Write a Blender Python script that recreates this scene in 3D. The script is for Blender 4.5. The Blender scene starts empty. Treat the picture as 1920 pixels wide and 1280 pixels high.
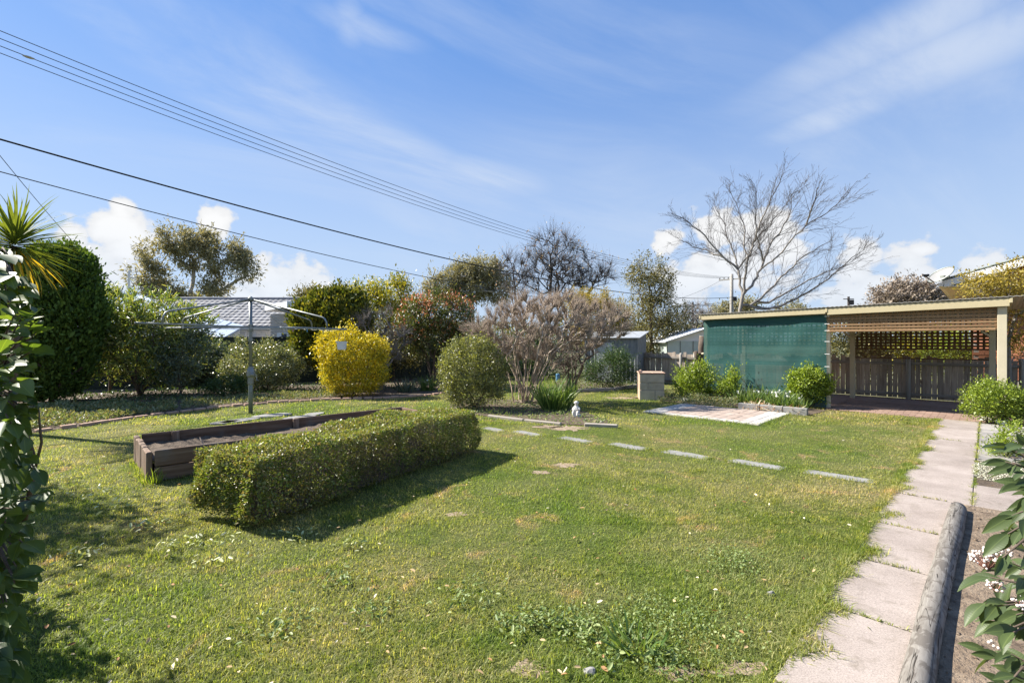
import bpy, bmesh, math, random
import numpy as np
from mathutils import Vector, Matrix

sc = bpy.context.scene
C = sc.collection
R = math.radians
random.seed(7)

# ---------------------------------------------------------------- camera, sky, sun, exposure
CAM_H = 1.6
FOC = 900.0          # focal length in units of a 1920 wide frame
cam_d = bpy.data.cameras.new('camera')
cam = bpy.data.objects.new('camera', cam_d); C.objects.link(cam)
cam.location = (0, 0, CAM_H); cam.rotation_euler = (R(90), 0, 0)
cam_d.sensor_width = 36.0; cam_d.lens = 36.0 * FOC / 1920.0
cam_d.clip_start = 0.05; cam_d.clip_end = 3000
sc.camera = cam

SUN_EL = 41.0
SUN_AZ = -71.0       # from +Y, clockwise towards +X
sx, sy = math.sin(R(SUN_AZ)), math.cos(R(SUN_AZ))
SUN = Vector((sx * math.cos(R(SUN_EL)), sy * math.cos(R(SUN_EL)), math.sin(R(SUN_EL))))

world = bpy.data.worlds.new('World'); sc.world = world; world.use_nodes = True

def build_world():
    nt = world.node_tree; N = nt.nodes; Lk = nt.links
    for n in list(N): N.remove(n)
    def mth(op, a, b=None, c=None, clamp=False):
        n = N.new('ShaderNodeMath'); n.operation = op; n.use_clamp = clamp
        for i, v in enumerate((a, b, c)):
            if v is None: continue
            if isinstance(v, (int, float)): n.inputs[i].default_value = v
            else: Lk.new(v, n.inputs[i])
        return n.outputs[0]
    def noise(vec, scale, detail, rough, dist=0.0):
        n = N.new('ShaderNodeTexNoise'); n.inputs['Scale'].default_value = scale
        n.inputs['Detail'].default_value = detail; n.inputs['Roughness'].default_value = rough
        n.inputs['Distortion'].default_value = dist
        Lk.new(vec, n.inputs['Vector']); return n.outputs['Fac']
    def comb(x, y, z):
        n = N.new('ShaderNodeCombineXYZ')
        for i, v in enumerate((x, y, z)):
            if isinstance(v, (int, float)): n.inputs[i].default_value = v
            else: Lk.new(v, n.inputs[i])
        return n.outputs[0]
    def sstep(v, lo, hi):
        n = N.new('ShaderNodeMapRange'); n.interpolation_type = 'SMOOTHSTEP'
        Lk.new(v, n.inputs[0]); n.inputs[1].default_value = lo; n.inputs[2].default_value = hi
        return n.outputs[0]
    def mix(f, a, b, mode='MIX'):
        n = N.new('ShaderNodeMix'); n.data_type = 'RGBA'; n.blend_type = mode
        if isinstance(f, (int, float)): n.inputs[0].default_value = f
        else: Lk.new(f, n.inputs[0])
        for s, v in ((6, a), (7, b)):
            if isinstance(v, tuple): n.inputs[s].default_value = v
            else: Lk.new(v, n.inputs[s])
        return n.outputs[2]
    sky = N.new('ShaderNodeTexSky'); sky.sky_type = 'NISHITA'; sky.sun_disc = False
    sky.sun_elevation = R(SUN_EL); sky.sun_rotation = R(SUN_AZ)
    sky.altitude = 100; sky.air_density = 1.0; sky.dust_density = 0.25; sky.ozone_density = 2.2
    tc = N.new('ShaderNodeTexCoord')
    sep = N.new('ShaderNodeSeparateXYZ'); Lk.new(tc.outputs['Generated'], sep.inputs[0])
    x, y, z = sep.outputs
    az = mth('ARCTAN2', x, y)
    hor = mth('SQRT', mth('ADD', mth('MULTIPLY', x, x), mth('MULTIPLY', y, y)))
    el = mth('ARCTAN2', z, hor)
    azw = mth('WRAP', az, 0.835, -0.835)        # the same bank of cumulus goes on round the horizon
    # cumulus: soft ellipses broken up by noise
    def dirof(px, py):
        a = math.atan((px - 960) / FOC)
        return a, math.atan((640 - py) / math.hypot(FOC, px - 960))
    blobs = [(205, 425, 78, 52), (140, 440, 42, 48), (240, 470, 60, 60), (180, 500, 90, 60), (225, 395, 34, 30), (392, 418, 38, 40), (500, 525, 62, 62),
             (560, 545, 95, 70), (470, 575, 120, 50), (1255, 455, 38, 34), (1345, 440, 50, 48), (1440, 430, 62, 48),
             (1400, 500, 110, 70), (1600, 495, 58, 48), (1710, 500, 70, 48), (1730, 470, 40, 24), (1830, 505, 62, 46), (1700, 545, 180, 48),
             (1300, 520, 80, 60)]
    nv = comb(mth('MULTIPLY', azw, 1.0), mth('MULTIPLY', el, 1.25), 0.0)
    bil = mth('SUBTRACT', noise(nv, 16.0, 7, 0.56), 0.5)
    big = mth('SUBTRACT', noise(nv, 5.0, 2, 0.5), 0.5)
    fld = None
    for (px, py, rx, ry) in blobs:
        a0, e0 = dirof(px, py)
        ca = math.cos(a0)
        ra = rx / FOC * ca * ca; re = ry / FOC * ca
        u = mth('MULTIPLY', mth('SUBTRACT', azw, a0), 1 / ra)
        v = mth('MULTIPLY', mth('SUBTRACT', el, e0), 1 / re)
        d = mth('SUBTRACT', 1.0, mth('SQRT', mth('ADD', mth('MULTIPLY', u, u), mth('MULTIPLY', v, v))))
        fld = d if fld is None else mth('MAXIMUM', fld, d)
    f2 = mth('ADD', fld, mth('ADD', mth('MULTIPLY', bil, 2.7), mth('MULTIPLY', big, 0.8)))
    cum = sstep(f2, 0.0, 0.36)
    low = sstep(el, 0.0, 0.22)                    # clouds melt into the haze low down
    cum = mth('MULTIPLY', cum, mth('ADD', 0.5, mth('MULTIPLY', low, 0.5)))
    # cirrus streaks on a high flat layer
    zz = mth('ADD', mth('MAXIMUM', z, 0.0), 0.22)
    px_ = mth('DIVIDE', x, zz); py_ = mth('DIVIDE', y, zz)
    cs, sn = math.cos(R(28)), math.sin(R(28))
    ux = mth('ADD', mth('MULTIPLY', px_, cs), mth('MULTIPLY', py_, sn))
    uy = mth('SUBTRACT', mth('MULTIPLY', py_, cs), mth('MULTIPLY', px_, sn))
    c1 = noise(comb(mth('MULTIPLY', ux, 0.55), mth('MULTIPLY', uy, 1.5), 3.1), 1.1, 8, 0.62, 0.9)
    c2 = noise(comb(mth('MULTIPLY', ux, 0.9), mth('MULTIPLY', uy, 0.9), 8.7), 0.9, 3, 0.5, 0.3)
    cir = mth('MULTIPLY', sstep(c1, 0.38, 0.72), sstep(c2, 0.36, 0.60))
    def streak(px, py, rx, ry, rot):
        a0, e0 = dirof(px, py)
        da = mth('SUBTRACT', az, a0); de = mth('SUBTRACT', el, e0)
        c, s = math.cos(R(rot)), math.sin(R(rot))
        u = mth('MULTIPLY', mth('ADD', mth('MULTIPLY', da, c), mth('MULTIPLY', de, s)), FOC / rx)
        v = mth('MULTIPLY', mth('SUBTRACT', mth('MULTIPLY', de, c), mth('MULTIPLY', da, s)), FOC / ry)
        d = mth('SQRT', mth('ADD', mth('MULTIPLY', u, u), mth('MULTIPLY', v, v)))
        return sstep(mth('SUBTRACT', 1.0, d), 0.0, 0.9)
    wisp = sstep(c1, 0.30, 0.66)
    st = None
    for a in ((330, 130, 430, 45, -22), (760, 290, 330, 60, -20), (1760, 110, 320, 62, 5), (1570, 215, 150, 35, 8),
              (690, 55, 150, 30, -6), (655, 40, 45, 50, 30), (560, 190, 420, 90, -20), (1700, 60, 330, 60, 10), (900, 330, 200, 45, -8)):
        s = streak(*a); st = s if st is None else mth('MAXIMUM', st, s)
    cir = mth('MAXIMUM', mth('MULTIPLY', cir, 0.42), mth('MULTIPLY', mth('MULTIPLY', st, wisp), 0.85))
    up = sstep(z, 0.02, 0.25)
    cir = mth('MULTIPLY', cir, mth('MULTIPLY', up, 0.8), clamp=True)
    skc = mix(1.0, sky.outputs[0], SKY_TINT, 'MULTIPLY')
    skc = mix(0.6, skc, CLEAR_BLUE)
    hz = mth('SUBTRACT', 1.0, sstep(el, 0.0, 0.62))
    skc = mix(mth('MULTIPLY', hz, 0.8), skc, HAZE_COL)
    skc = mix(cir, skc, CIRRUS_COL)
    bright = mth('ADD', 0.86, mth('MULTIPLY', sstep(f2, 0.0, 0.9), 0.14))
    cc = mix(1.0, CUMULUS_COL, comb(bright, bright, mth('ADD', 0.06, mth('MULTIPLY', bright, 0.94))), 'MULTIPLY')
    skc = mix(cum, skc, cc)
    bg = N.new('ShaderNodeBackground'); Lk.new(skc, bg.inputs['Color']); bg.inputs['Strength'].default_value = SKY_STRENGTH
    out = N.new('ShaderNodeOutputWorld'); Lk.new(bg.outputs[0], out.inputs['Surface'])

SKY_STRENGTH = 0.06
CLEAR_BLUE = (1.05, 2.3, 5.3, 1)
SKY_TINT = (0.78, 1.0, 1.2, 1)
HAZE_COL = (4.0, 4.75, 5.75, 1)
CIRRUS_COL = (4.6, 5.1, 5.9, 1)
CUMULUS_COL = (6.2, 6.25, 6.3, 1)
build_world()

sun_d = bpy.data.lights.new('sun', 'SUN'); sun_d.energy = 5.0; sun_d.angle = R(0.53); sun_d.color = (1.0, 0.94, 0.84)
sun = bpy.data.objects.new('sun', sun_d); C.objects.link(sun)
sun.rotation_euler = SUN.to_track_quat('Z', 'Y').to_euler(); sun.location = (-20, 8, 20)

sc.view_settings.view_transform = 'Standard'; sc.view_settings.look = 'None'
sc.view_settings.exposure = 1.4; sc.view_settings.gamma = 1.0; sc.view_settings.use_curve_mapping = False
sc.render.engine = 'CYCLES'
sc.cycles.max_bounces = 6; sc.cycles.diffuse_bounces = 3; sc.cycles.glossy_bounces = 2
sc.cycles.caustics_reflective = False; sc.cycles.caustics_refractive = False; sc.cycles.transmission_bounces = 3; sc.cycles.transparent_max_bounces = 12
sc.cycles.use_denoising = True

# ---------------------------------------------------------------- helpers
rng = np.random.default_rng(11)
def Wp(px, py, Y): return Vector(((px - 960) / FOC * Y, Y, CAM_H - (py - 640) / FOC * Y))
def G(px, py):
    Y = CAM_H * FOC / (py - 640); return Vector(((px - 960) / FOC * Y, Y, 0))
U = Vector((0.703, 0.711, 0))      # along the path
D = Vector((0.711, -0.703, 0))     # across it, to the right
ANG_D = math.atan2(D.y, D.x); ANG_U = math.atan2(U.y, U.x)

WM = {}
def link(o, parent=None, M=None):
    C.objects.link(o)
    M = M if M is not None else Matrix.Identity(4)
    if parent is not None:
        o.parent = parent; o.matrix_parent_inverse = WM[parent.name].inverted()
    o.matrix_basis = M
    WM[o.name] = M
    return o
def tag(o, label=None, cat=None, group=None, kind=None):
    if label: o['label'] = label
    if cat: o['category'] = cat
    if group: o['group'] = group
    if kind: o['kind'] = kind
    return o
def thing(name, label, cat, loc, group=None):
    o = bpy.data.objects.new(name, None); o.empty_display_size = 0.1
    link(o, None, Matrix.Translation(Vector(loc)))
    return tag(o, label, cat, group)

def mesh_np(name, V, F, mat, smooth=False):
    V = np.ascontiguousarray(V, dtype=np.float32); F = np.ascontiguousarray(F, dtype=np.int32)
    me = bpy.data.meshes.new(name); nf, k = F.shape
    me.vertices.add(len(V)); me.vertices.foreach_set('co', V.ravel())
    me.loops.add(nf * k); me.loops.foreach_set('vertex_index', F.ravel())
    me.polygons.add(nf); me.polygons.foreach_set('loop_start', np.arange(0, nf * k, k, dtype=np.int32))
    me.polygons.foreach_set('loop_total', np.full(nf, k, dtype=np.int32))
    if smooth: me.polygons.foreach_set('use_smooth', np.ones(nf, dtype=bool))
    me.update(calc_edges=True)
    if mat: me.materials.append(mat)
    return me
def obj_np(name, V, F, mat, parent=None, smooth=False, origin=None, kind=None):
    org = Vector(origin) if origin is not None else (WM[parent.name].translation if parent else Vector((0, 0, 0)))
    V = np.asarray(V, dtype=np.float64) - np.array(org)
    o = bpy.data.objects.new(name, mesh_np(name, V, F, mat, smooth))
    link(o, parent, Matrix.Translation(org))
    if kind: o['kind'] = kind
    return o

class MB:
    """collects shapes of one part"""
    def __init__(s): s.v = []; s.f = []
    def add(s, V, F):
        b = len(s.v); s.v += [tuple(p) for p in V]; s.f += [tuple(i + b for i in q) for q in F]
    def box(s, c, size, rotz=0.0, M=None):
        hx, hy, hz = (a / 2 for a in size)
        P = [Vector((i, j, k)) for i in (-hx, hx) for j in (-hy, hy) for k in (-hz, hz)]
        M = M or Matrix.Rotation(rotz, 4, 'Z')
        s.add([M @ p + Vector(c) for p in P], [(0, 1, 3, 2), (4, 6, 7, 5), (0, 4, 5, 1), (2, 3, 7, 6), (0, 2, 6, 4), (1, 5, 7, 3)])
    def tube(s, pts, rad, n=8, cap=True):
        pts = [Vector(p) for p in pts]
        if not isinstance(rad, (list, tuple)): rad = [rad] * len(pts)
        V = []; F = []; prev = None
        for i, p in enumerate(pts):
            t = (pts[min(i + 1, len(pts) - 1)] - pts[max(i - 1, 0)]).normalized()
            a = prev if prev is not None else (Vector((0, 0, 1)) if abs(t.z) < 0.9 else Vector((1, 0, 0)))
            x = (a - t * a.dot(t)).normalized(); y = t.cross(x); prev = x
            for k in range(n):
                an = 2 * math.pi * k / n
                V.append(p + (x * math.cos(an) + y * math.sin(an)) * rad[i])
        for i in range(len(pts) - 1):
            for k in range(n):
                k2 = (k + 1) % n
                F.append((i * n + k, i * n + k2, (i + 1) * n + k2, (i + 1) * n + k))
        if cap:
            F.append(tuple(reversed(range(n)))); F.append(tuple(range((len(pts) - 1) * n, len(pts) * n)))
        s.add(V, F)
    def lathe(s, c, prof, n=16):
        V = []; F = []
        for (r, z) in prof:
            for k in range(n):
                a = 2 * math.pi * k / n; V.append(Vector(c) + Vector((r * math.cos(a), r * math.sin(a), z)))
        for i in range(len(prof) - 1):
            for k in range(n):
                k2 = (k + 1) % n; F.append((i * n + k, i * n + k2, (i + 1) * n + k2, (i + 1) * n + k))
        F.append(tuple(reversed(range(n)))); F.append(tuple(range((len(prof) - 1) * n, len(prof) * n)))
        s.add(V, F)
    def build(s, name, mat, parent=None, smooth=False, origin=None, bevel=0, kind=None):
        org = Vector(origin) if origin is not None else (WM[parent.name].translation if parent else sum((Vector(p) for p in s.v), Vector()) / len(s.v))
        me = bpy.data.meshes.new(name)
        me.from_pydata([tuple(Vector(p) - org) for p in s.v], [], s.f); me.update()
        if bevel:
            bm = bmesh.new(); bm.from_mesh(me)
            bmesh.ops.bevel(bm, geom=[e for e in bm.edges], offset=bevel, segments=1, affect='EDGES', clamp_overlap=True)
            bm.to_mesh(me); bm.free()
        if smooth:
            for p in me.polygons: p.use_smooth = True
        if mat: me.materials.append(mat)
        o = bpy.data.objects.new(name, me); link(o, parent, Matrix.Translation(org))
        if kind: o['kind'] = kind
        return o

_cache = {}
def piece(name, size, loc, mat, parent, rotz=0.0, bevel=0.0, M=None, jit=0):
    """a chamfered box that shares its mesh with every alike piece"""
    key = (tuple(round(a, 4) for a in size), mat.name, bevel, jit)
    me = _cache.get(key)
    if me is None:
        bm = bmesh.new(); bmesh.ops.create_cube(bm, size=1.0)
        bmesh.ops.scale(bm, vec=size, verts=bm.verts)
        if jit:
            r = random.Random(jit)
            for v in bm.verts: v.co += Vector((r.uniform(-1, 1), r.uniform(-1, 1), r.uniform(-1, 1))) * min(size) * 0.06
        if bevel: bmesh.ops.bevel(bm, geom=list(bm.edges), offset=bevel, segments=1, affect='EDGES', clamp_overlap=True)
        me = bpy.data.meshes.new(name); bm.to_mesh(me); bm.free(); me.materials.append(mat); _cache[key] = me
    o = bpy.data.objects.new(name, me)
    link(o, parent, Matrix.Translation(Vector(loc)) @ (M if M is not None else Matrix.Rotation(rotz, 4, 'Z')))
    return o
def beam(name, a, b, w, h, mat, parent, bevel=0.004, jit=0):
    """box of section w x h from point a to point b (h is the upright side)"""
    a = Vector(a); b = Vector(b); x = (b - a); L = x.length; x.normalize()
    up = Vector((0, 0, 1)) if abs(x.z) < 0.95 else Vector((0, 1, 0))
    y = up.cross(x).normalized(); z = x.cross(y)
    M = Matrix((x, y, z)).transposed().to_4x4()
    return piece(name, (L, w, h), (a + b) / 2, mat, parent, bevel=bevel, M=M, jit=jit)
def sheet(name, poly, z, mat, kind='structure', sub=0, thick=None):
    """a flat polygon on the ground"""
    bm = bmesh.new(); vs = [bm.verts.new((p[0], p[1], z)) for p in poly]; f = bm.faces.new(vs)
    if f.normal.z < 0: f.normal_flip()
    bm.normal_update()
    if f.normal.z < 0: f.normal_flip()
    if thick:
        r = bmesh.ops.extrude_face_region(bm, geom=[f])
        bmesh.ops.translate(bm, vec=(0, 0, -thick), verts=[v for v in r['geom'] if isinstance(v, bmesh.types.BMVert)])
        bmesh.ops.recalc_face_normals(bm, faces=bm.faces)
    me = bpy.data.meshes.new(name); bm.to_mesh(me); bm.free(); me.materials.append(mat)
    o = bpy.data.objects.new(name, me); link(o); o['kind'] = kind
    return o

# ---------------------------------------------------------------- materials
class MN:
    def __init__(s, name):
        s.m = bpy.data.materials.new(name); s.m.use_nodes = True
        s.nt = s.m.node_tree; s.N = s.nt.nodes; s.L = s.nt.links
        s.b = s.N['Principled BSDF']; s.out = s.N['Material Output']
    def n(s, t, **kw):
        n = s.N.new(t)
        for k, v in kw.items(): setattr(n, k, v)
        return n
    def coord(s, kind='Object', scale=(1, 1, 1), rot=(0, 0, 0)):
        if kind == 'World': o = s.n('ShaderNodeNewGeometry').outputs['Position']
        else: o = s.n('ShaderNodeTexCoord').outputs[kind]
        mp = s.n('ShaderNodeMapping'); mp.inputs['Scale'].default_value = scale; mp.inputs['Rotation'].default_value = rot
        s.L.new(o, mp.inputs[0]); return mp.outputs[0]
    def noise(s, vec, scale=5, detail=4, rough=0.55, dist=0, out='Fac'):
        n = s.n('ShaderNodeTexNoise'); n.inputs['Scale'].default_value = scale; n.inputs['Detail'].default_value = detail
        n.inputs['Roughness'].default_value = rough; n.inputs['Distortion'].default_value = dist
        s.L.new(vec, n.inputs['Vector']); return n.outputs[out]
    def ramp(s, fac, stops, interp='LINEAR'):
        n = s.n('ShaderNodeValToRGB'); n.color_ramp.interpolation = interp; e = n.color_ramp.elements
        while len(e) < len(stops): e.new(0.5)
        for i, (p, c) in enumerate(stops):
            e[i].position = p; e[i].color = (*c, 1) if not isinstance(c, (int, float)) else (c, c, c, 1)
        s.L.new(fac, n.inputs[0]); return n.outputs[0]
    def mix(s, f, a, b, mode='MIX'):
        n = s.n('ShaderNodeMix', data_type='RGBA', blend_type=mode)
        for i, v in ((0, f), (6, a), (7, b)):
            if isinstance(v, (int, float)): n.inputs[i].default_value = v if i == 0 else (v, v, v, 1)
            elif isinstance(v, tuple): n.inputs[i].default_value = (*v, 1)[:4]
            else: s.L.new(v, n.inputs[i])
        return n.outputs[2]
    def math(s, op, a, b=None):
        n = s.n('ShaderNodeMath', operation=op)
        for i, v in enumerate((a, b)):
            if v is None: continue
            if isinstance(v, (int, float)): n.inputs[i].default_value = v
            else: s.L.new(v, n.inputs[i])
        return n.outputs[0]
    def bump(s, h, strength=0.3, dist=0.01):
        n = s.n('ShaderNodeBump'); n.inputs['Strength'].default_value = strength; n.inputs['Distance'].default_value = dist
        s.L.new(h, n.inputs['Height']); s.L.new(n.outputs[0], s.b.inputs['Normal']); return n.outputs[0]
    def set(s, col=None, rough=None, spec=None, metal=None):
        for k, v in (('Base Color', col), ('Roughness', rough), ('Specular IOR Level', spec), ('Metallic', metal)):
            if v is None: continue
            if isinstance(v, (int, float)): s.b.inputs[k].default_value = v
            elif isinstance(v, tuple): s.b.inputs[k].default_value = (*v, 1)[:4]
            else: s.L.new(v, s.b.inputs[k])
        return s
    def objvar(s, col, amt=0.25):
        r = s.n('ShaderNodeObjectInfo').outputs['Random']
        k = s.math('ADD', 1 - amt / 2, s.math('MULTIPLY', r, amt))
        return s.mix(1.0, col, k, 'MULTIPLY')

def surf(name, c1, c2, scale=6, rough=0.7, bump=0.2, bscale=40, kind='Object', stretch=(1, 1, 1), var=0.15, spec=0.3, metal=0, c3=None, bdist=0.006):
    m = MN(name); v = m.coord(kind, stretch)
    f = m.noise(v, scale, 6, 0.62)
    stops = [(0.3, c1), (0.7, c2)] if c3 is None else [(0.25, c1), (0.5, c2), (0.75, c3)]
    col = m.ramp(f, stops)
    if var: col = m.objvar(col, var)
    m.set(col, rough, spec, metal)
    if bump: m.bump(m.noise(v, bscale, 5, 0.6), bump, bdist)
    return m.m

LEAF_GAIN = 1.7
def leafmat(name, cols, trans=0.35, rough=0.45, spec=0.4, tcol=None, patch=0.0, pscale=1.5):
    """cols: list of leaf colours, one picked per leaf"""
    m = MN(name)
    r = m.n('ShaderNodeNewGeometry').outputs['Random Per Island']
    cols = [tuple(min(0.85, v * LEAF_GAIN) for v in c) for c in cols]; k = len(cols)
    col = m.ramp(r, [((i + 0.5) / k if k > 1 else 0, c) for i, c in enumerate(cols)])
    if patch:
        f = m.noise(m.coord('World'), pscale, 3, 0.5)
        col = m.mix(m.ramp(f, [(0.42, 0.0), (0.62, patch)]), col, tuple(cols[-1]))
    m.set(col, rough, spec)
    if trans:
        t = m.n('ShaderNodeBsdfTranslucent')
        tc = m.mix(1.0, col, tcol or (1.5, 1.45, 0.55), 'MULTIPLY')
        m.L.new(tc, t.inputs['Color'])
        mx = m.n('ShaderNodeMixShader'); mx.inputs[0].default_value = trans
        m.L.new(m.b.outputs[0], mx.inputs[1]); m.L.new(t.outputs[0], mx.inputs[2]); m.L.new(mx.outputs[0], m.out.inputs['Surface'])
    return m.m
M = {}
M['soil'] = surf('soil', (0.075, 0.052, 0.036), (0.20, 0.150, 0.105), 9, 0.95, 0.9, 45, 'World', bdist=0.03, var=0, c3=(0.28, 0.22, 0.16))
M['bedsoil'] = surf('bed_soil', (0.045, 0.033, 0.024), (0.11, 0.082, 0.058), 7, 0.95, 0.9, 40, 'World', bdist=0.03, var=0, c3=(0.16, 0.12, 0.085))
M['dirt'] = surf('dry_dirt', (0.16, 0.115, 0.075), (0.27, 0.205, 0.145), 12, 0.95, 0.7, 60, 'World', var=0, c3=(0.34, 0.27, 0.20), bdist=0.02)
M['slate'] = surf('slate', (0.22, 0.21, 0.20), (0.36, 0.33, 0.30), 5, 0.6, 0.3, 40, 'World', var=0.35)
M['stone'] = surf('grey_stone', (0.17, 0.168, 0.16), (0.27, 0.262, 0.245), 6, 0.8, 0.4, 60, 'World', var=0.2)
M['sandstone'] = surf('sandstone', (0.26, 0.19, 0.12), (0.42, 0.33, 0.22), 9, 0.85, 0.6, 30, 'World', var=0.3)
M['brick'] = surf('red_brick', (0.30, 0.115, 0.06), (0.42, 0.18, 0.10), 14, 0.85, 0.4, 90, 'World', var=0.45)
M['paver'] = surf('clay_paver', (0.27, 0.205, 0.165), (0.34, 0.27, 0.225), 6, 0.85, 0.4, 80, 'World', var=0.35, c3=(0.37, 0.325, 0.285))
M['whitepaver'] = surf('white_paver', (0.30, 0.28, 0.25), (0.41, 0.39, 0.36), 5, 0.85, 0.4, 80, 'World', var=0.25, c3=(0.46, 0.445, 0.42))
M['redpaver'] = surf('red_floor_paver', (0.19, 0.125, 0.095), (0.27, 0.185, 0.145), 8, 0.85, 0.4, 80, 'World', var=0.4)
M['block'] = surf('besser_block', (0.36, 0.31, 0.23), (0.47, 0.41, 0.31), 7, 0.9, 0.4, 90, 'World', var=0.15)
M['claycap'] = surf('clay_cap', (0.38, 0.24, 0.17), (0.48, 0.33, 0.25), 9, 0.85, 0.3, 60, 'World', var=0.2)
M['mortar'] = surf('mortar', (0.32, 0.29, 0.25), (0.40, 0.37, 0.32), 20, 0.95, 0.3, 90, 'World')
M['cream'] = surf('cream_paint', (0.47, 0.42, 0.30), (0.54, 0.48, 0.355), 3, 0.5, 0.1, 40, 'World', var=0.08)
M['creamtrim'] = surf('cream_fascia_paint', (0.44, 0.375, 0.225), (0.50, 0.43, 0.275), 3, 0.5, 0.1, 40, 'World', var=0.05)
M['white'] = surf('white_paint', (0.74, 0.74, 0.73), (0.80, 0.80, 0.79), 4, 0.5, 0.08, 40, 'World', var=0.05)
M['eave'] = surf('cream_eave', (0.62, 0.60, 0.55), (0.68, 0.66, 0.61), 4, 0.6, 0.05, 40, 'World')
M['roofmetal'] = surf('roof_metal', (0.42, 0.41, 0.38), (0.52, 0.50, 0.46), 3, 0.45, 0.1, 30, 'World', metal=0.3)
M['galv'] = surf('galvanised_steel', (0.20, 0.215, 0.21), (0.29, 0.305, 0.295), 14, 0.5, 0.08, 60, 'World', metal=0.75, spec=0.5)
M['galvdull'] = surf('green_grey_steel', (0.17, 0.19, 0.165), (0.25, 0.27, 0.235), 10, 0.5, 0.1, 60, 'World', metal=0.4)
M['zinc'] = surf('corrugated_zinc', (0.40, 0.42, 0.43), (0.52, 0.54, 0.55), 5, 0.5, 0.1, 30, 'World', metal=0.5)
M['shadedsteel'] = surf('shaded_shed_steel', (0.17, 0.185, 0.19), (0.25, 0.265, 0.27), 5, 0.6, 0.1, 30, 'World', metal=0.3)  # shed wall zinc, darkened: the tree's shade is put into the colour
M['bluemetal'] = surf('pale_blue_roof', (0.36, 0.42, 0.50), (0.44, 0.50, 0.58), 3, 0.45, 0.05, 30, 'World', metal=0.2)
M['fence'] = surf('dark_green_steel', (0.022, 0.030, 0.022), (0.034, 0.044, 0.033), 5, 0.5, 0.05, 40, 'World', var=0.1)
M['black'] = surf('black_plastic', (0.012, 0.012, 0.013), (0.025, 0.025, 0.026), 10, 0.4, 0.05, 40, 'World')
M['wire'] = surf('black_cable', (0.010, 0.011, 0.014), (0.018, 0.019, 0.022), 10, 0.6, 0.0, 40, 'World', spec=0.2)
M['hvwire'] = surf('weathered_conductor', (0.035, 0.042, 0.06), (0.05, 0.06, 0.08), 10, 0.6, 0.0, 40, 'World', spec=0.2)
M['porcelain'] = surf('porcelain', (0.42, 0.37, 0.28), (0.5, 0.45, 0.35), 10, 0.3, 0, 40, 'World')
M['tile'] = surf('grey_concrete_tile', (0.13, 0.135, 0.15), (0.24, 0.245, 0.26), 5, 0.7, 0.2, 50, 'World', var=0.3)
M['greentile'] = surf('lichen_tile', (0.20, 0.23, 0.20), (0.33, 0.36, 0.32), 12, 0.8, 0.3, 50, 'World', var=0.3)
M['mint'] = surf('pale_mint_cladding', (0.44, 0.50, 0.46), (0.50, 0.56, 0.52), 4, 0.6, 0.05, 40, 'World')
M['glass'] = surf('dark_window', (0.05, 0.06, 0.08), (0.09, 0.10, 0.12), 3, 0.1, 0, 40, 'World', spec=0.6)
M['whitebrick'] = surf('whitish_brick', (0.50, 0.44, 0.38), (0.58, 0.52, 0.45), 12, 0.85, 0.2, 60, 'World', var=0.15)
M['statue'] = surf('white_cast_stone', (0.42, 0.40, 0.37), (0.66, 0.64, 0.61), 26, 0.85, 0.5, 70, 'World', var=0)
M['plasticwhite'] = surf('white_plastic', (0.62, 0.63, 0.66), (0.68, 0.69, 0.72), 4, 0.4, 0, 40, 'World')
M['poly'] = M['black']

def woodmat(name, c1, c2, c3, axis, var=0.4, rough=0.85, grain=30, stain=None):
    m = MN(name)
    st = [grain] * 3; st['xyz'.index(axis)] = grain * 0.06
    inf = m.n('ShaderNodeObjectInfo').outputs['Random']
    co = m.n('ShaderNodeTexCoord').outputs['Object']
    ad = m.n('ShaderNodeVectorMath', operation='ADD'); m.L.new(co, ad.inputs[0])
    sc_ = m.n('ShaderNodeVectorMath', operation='SCALE'); sc_.inputs[0].default_value = (7.3, 3.1, 5.7); m.L.new(inf, sc_.inputs['Scale']); m.L.new(sc_.outputs[0], ad.inputs[1])
    mp = m.n('ShaderNodeMapping'); mp.inputs['Scale'].default_value = st; m.L.new(ad.outputs[0], mp.inputs[0])
    f = m.noise(mp.outputs[0], 1.0, 6, 0.65, 0.5)
    col = m.ramp(f, [(0.28, c1), (0.5, c2), (0.74, c3)])
    if stain:
        f2 = m.noise(ad.outputs[0], 3.0, 3, 0.5)
        col = m.mix(m.ramp(f2, [(0.48, 0.0), (0.62, 0.7)]), col, stain)
    col = m.objvar(col, var)
    m.set(col, rough, 0.25); m.bump(f, 0.5, 0.004)
    return m.m
M['paling'] = woodmat('weathered_paling', (0.18, 0.142, 0.112), (0.33, 0.275, 0.225), (0.44, 0.38, 0.32), 'z', 0.5)
M['rail'] = woodmat('weathered_rail', (0.12, 0.10, 0.085), (0.22, 0.20, 0.175), (0.32, 0.30, 0.27), 'x', 0.3)
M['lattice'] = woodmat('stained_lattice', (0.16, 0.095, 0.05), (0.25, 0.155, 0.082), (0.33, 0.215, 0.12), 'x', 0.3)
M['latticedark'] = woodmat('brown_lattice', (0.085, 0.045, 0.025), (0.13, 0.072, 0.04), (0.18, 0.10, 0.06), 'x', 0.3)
M['sleeper'] = woodmat('old_sleeper', (0.075, 0.045, 0.028), (0.15, 0.095, 0.062), (0.24, 0.175, 0.125), 'x', 0.35, grain=22, stain=(0.16, 0.14, 0.12))
M['sleeperup'] = woodmat('old_upright_board', (0.09, 0.055, 0.036), (0.19, 0.13, 0.092), (0.30, 0.235, 0.185), 'z', 0.35, grain=22)
M['edging'] = woodmat('edging_timber', (0.20, 0.17, 0.135), (0.32, 0.285, 0.24), (0.42, 0.385, 0.34), 'x', 0.3)
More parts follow.
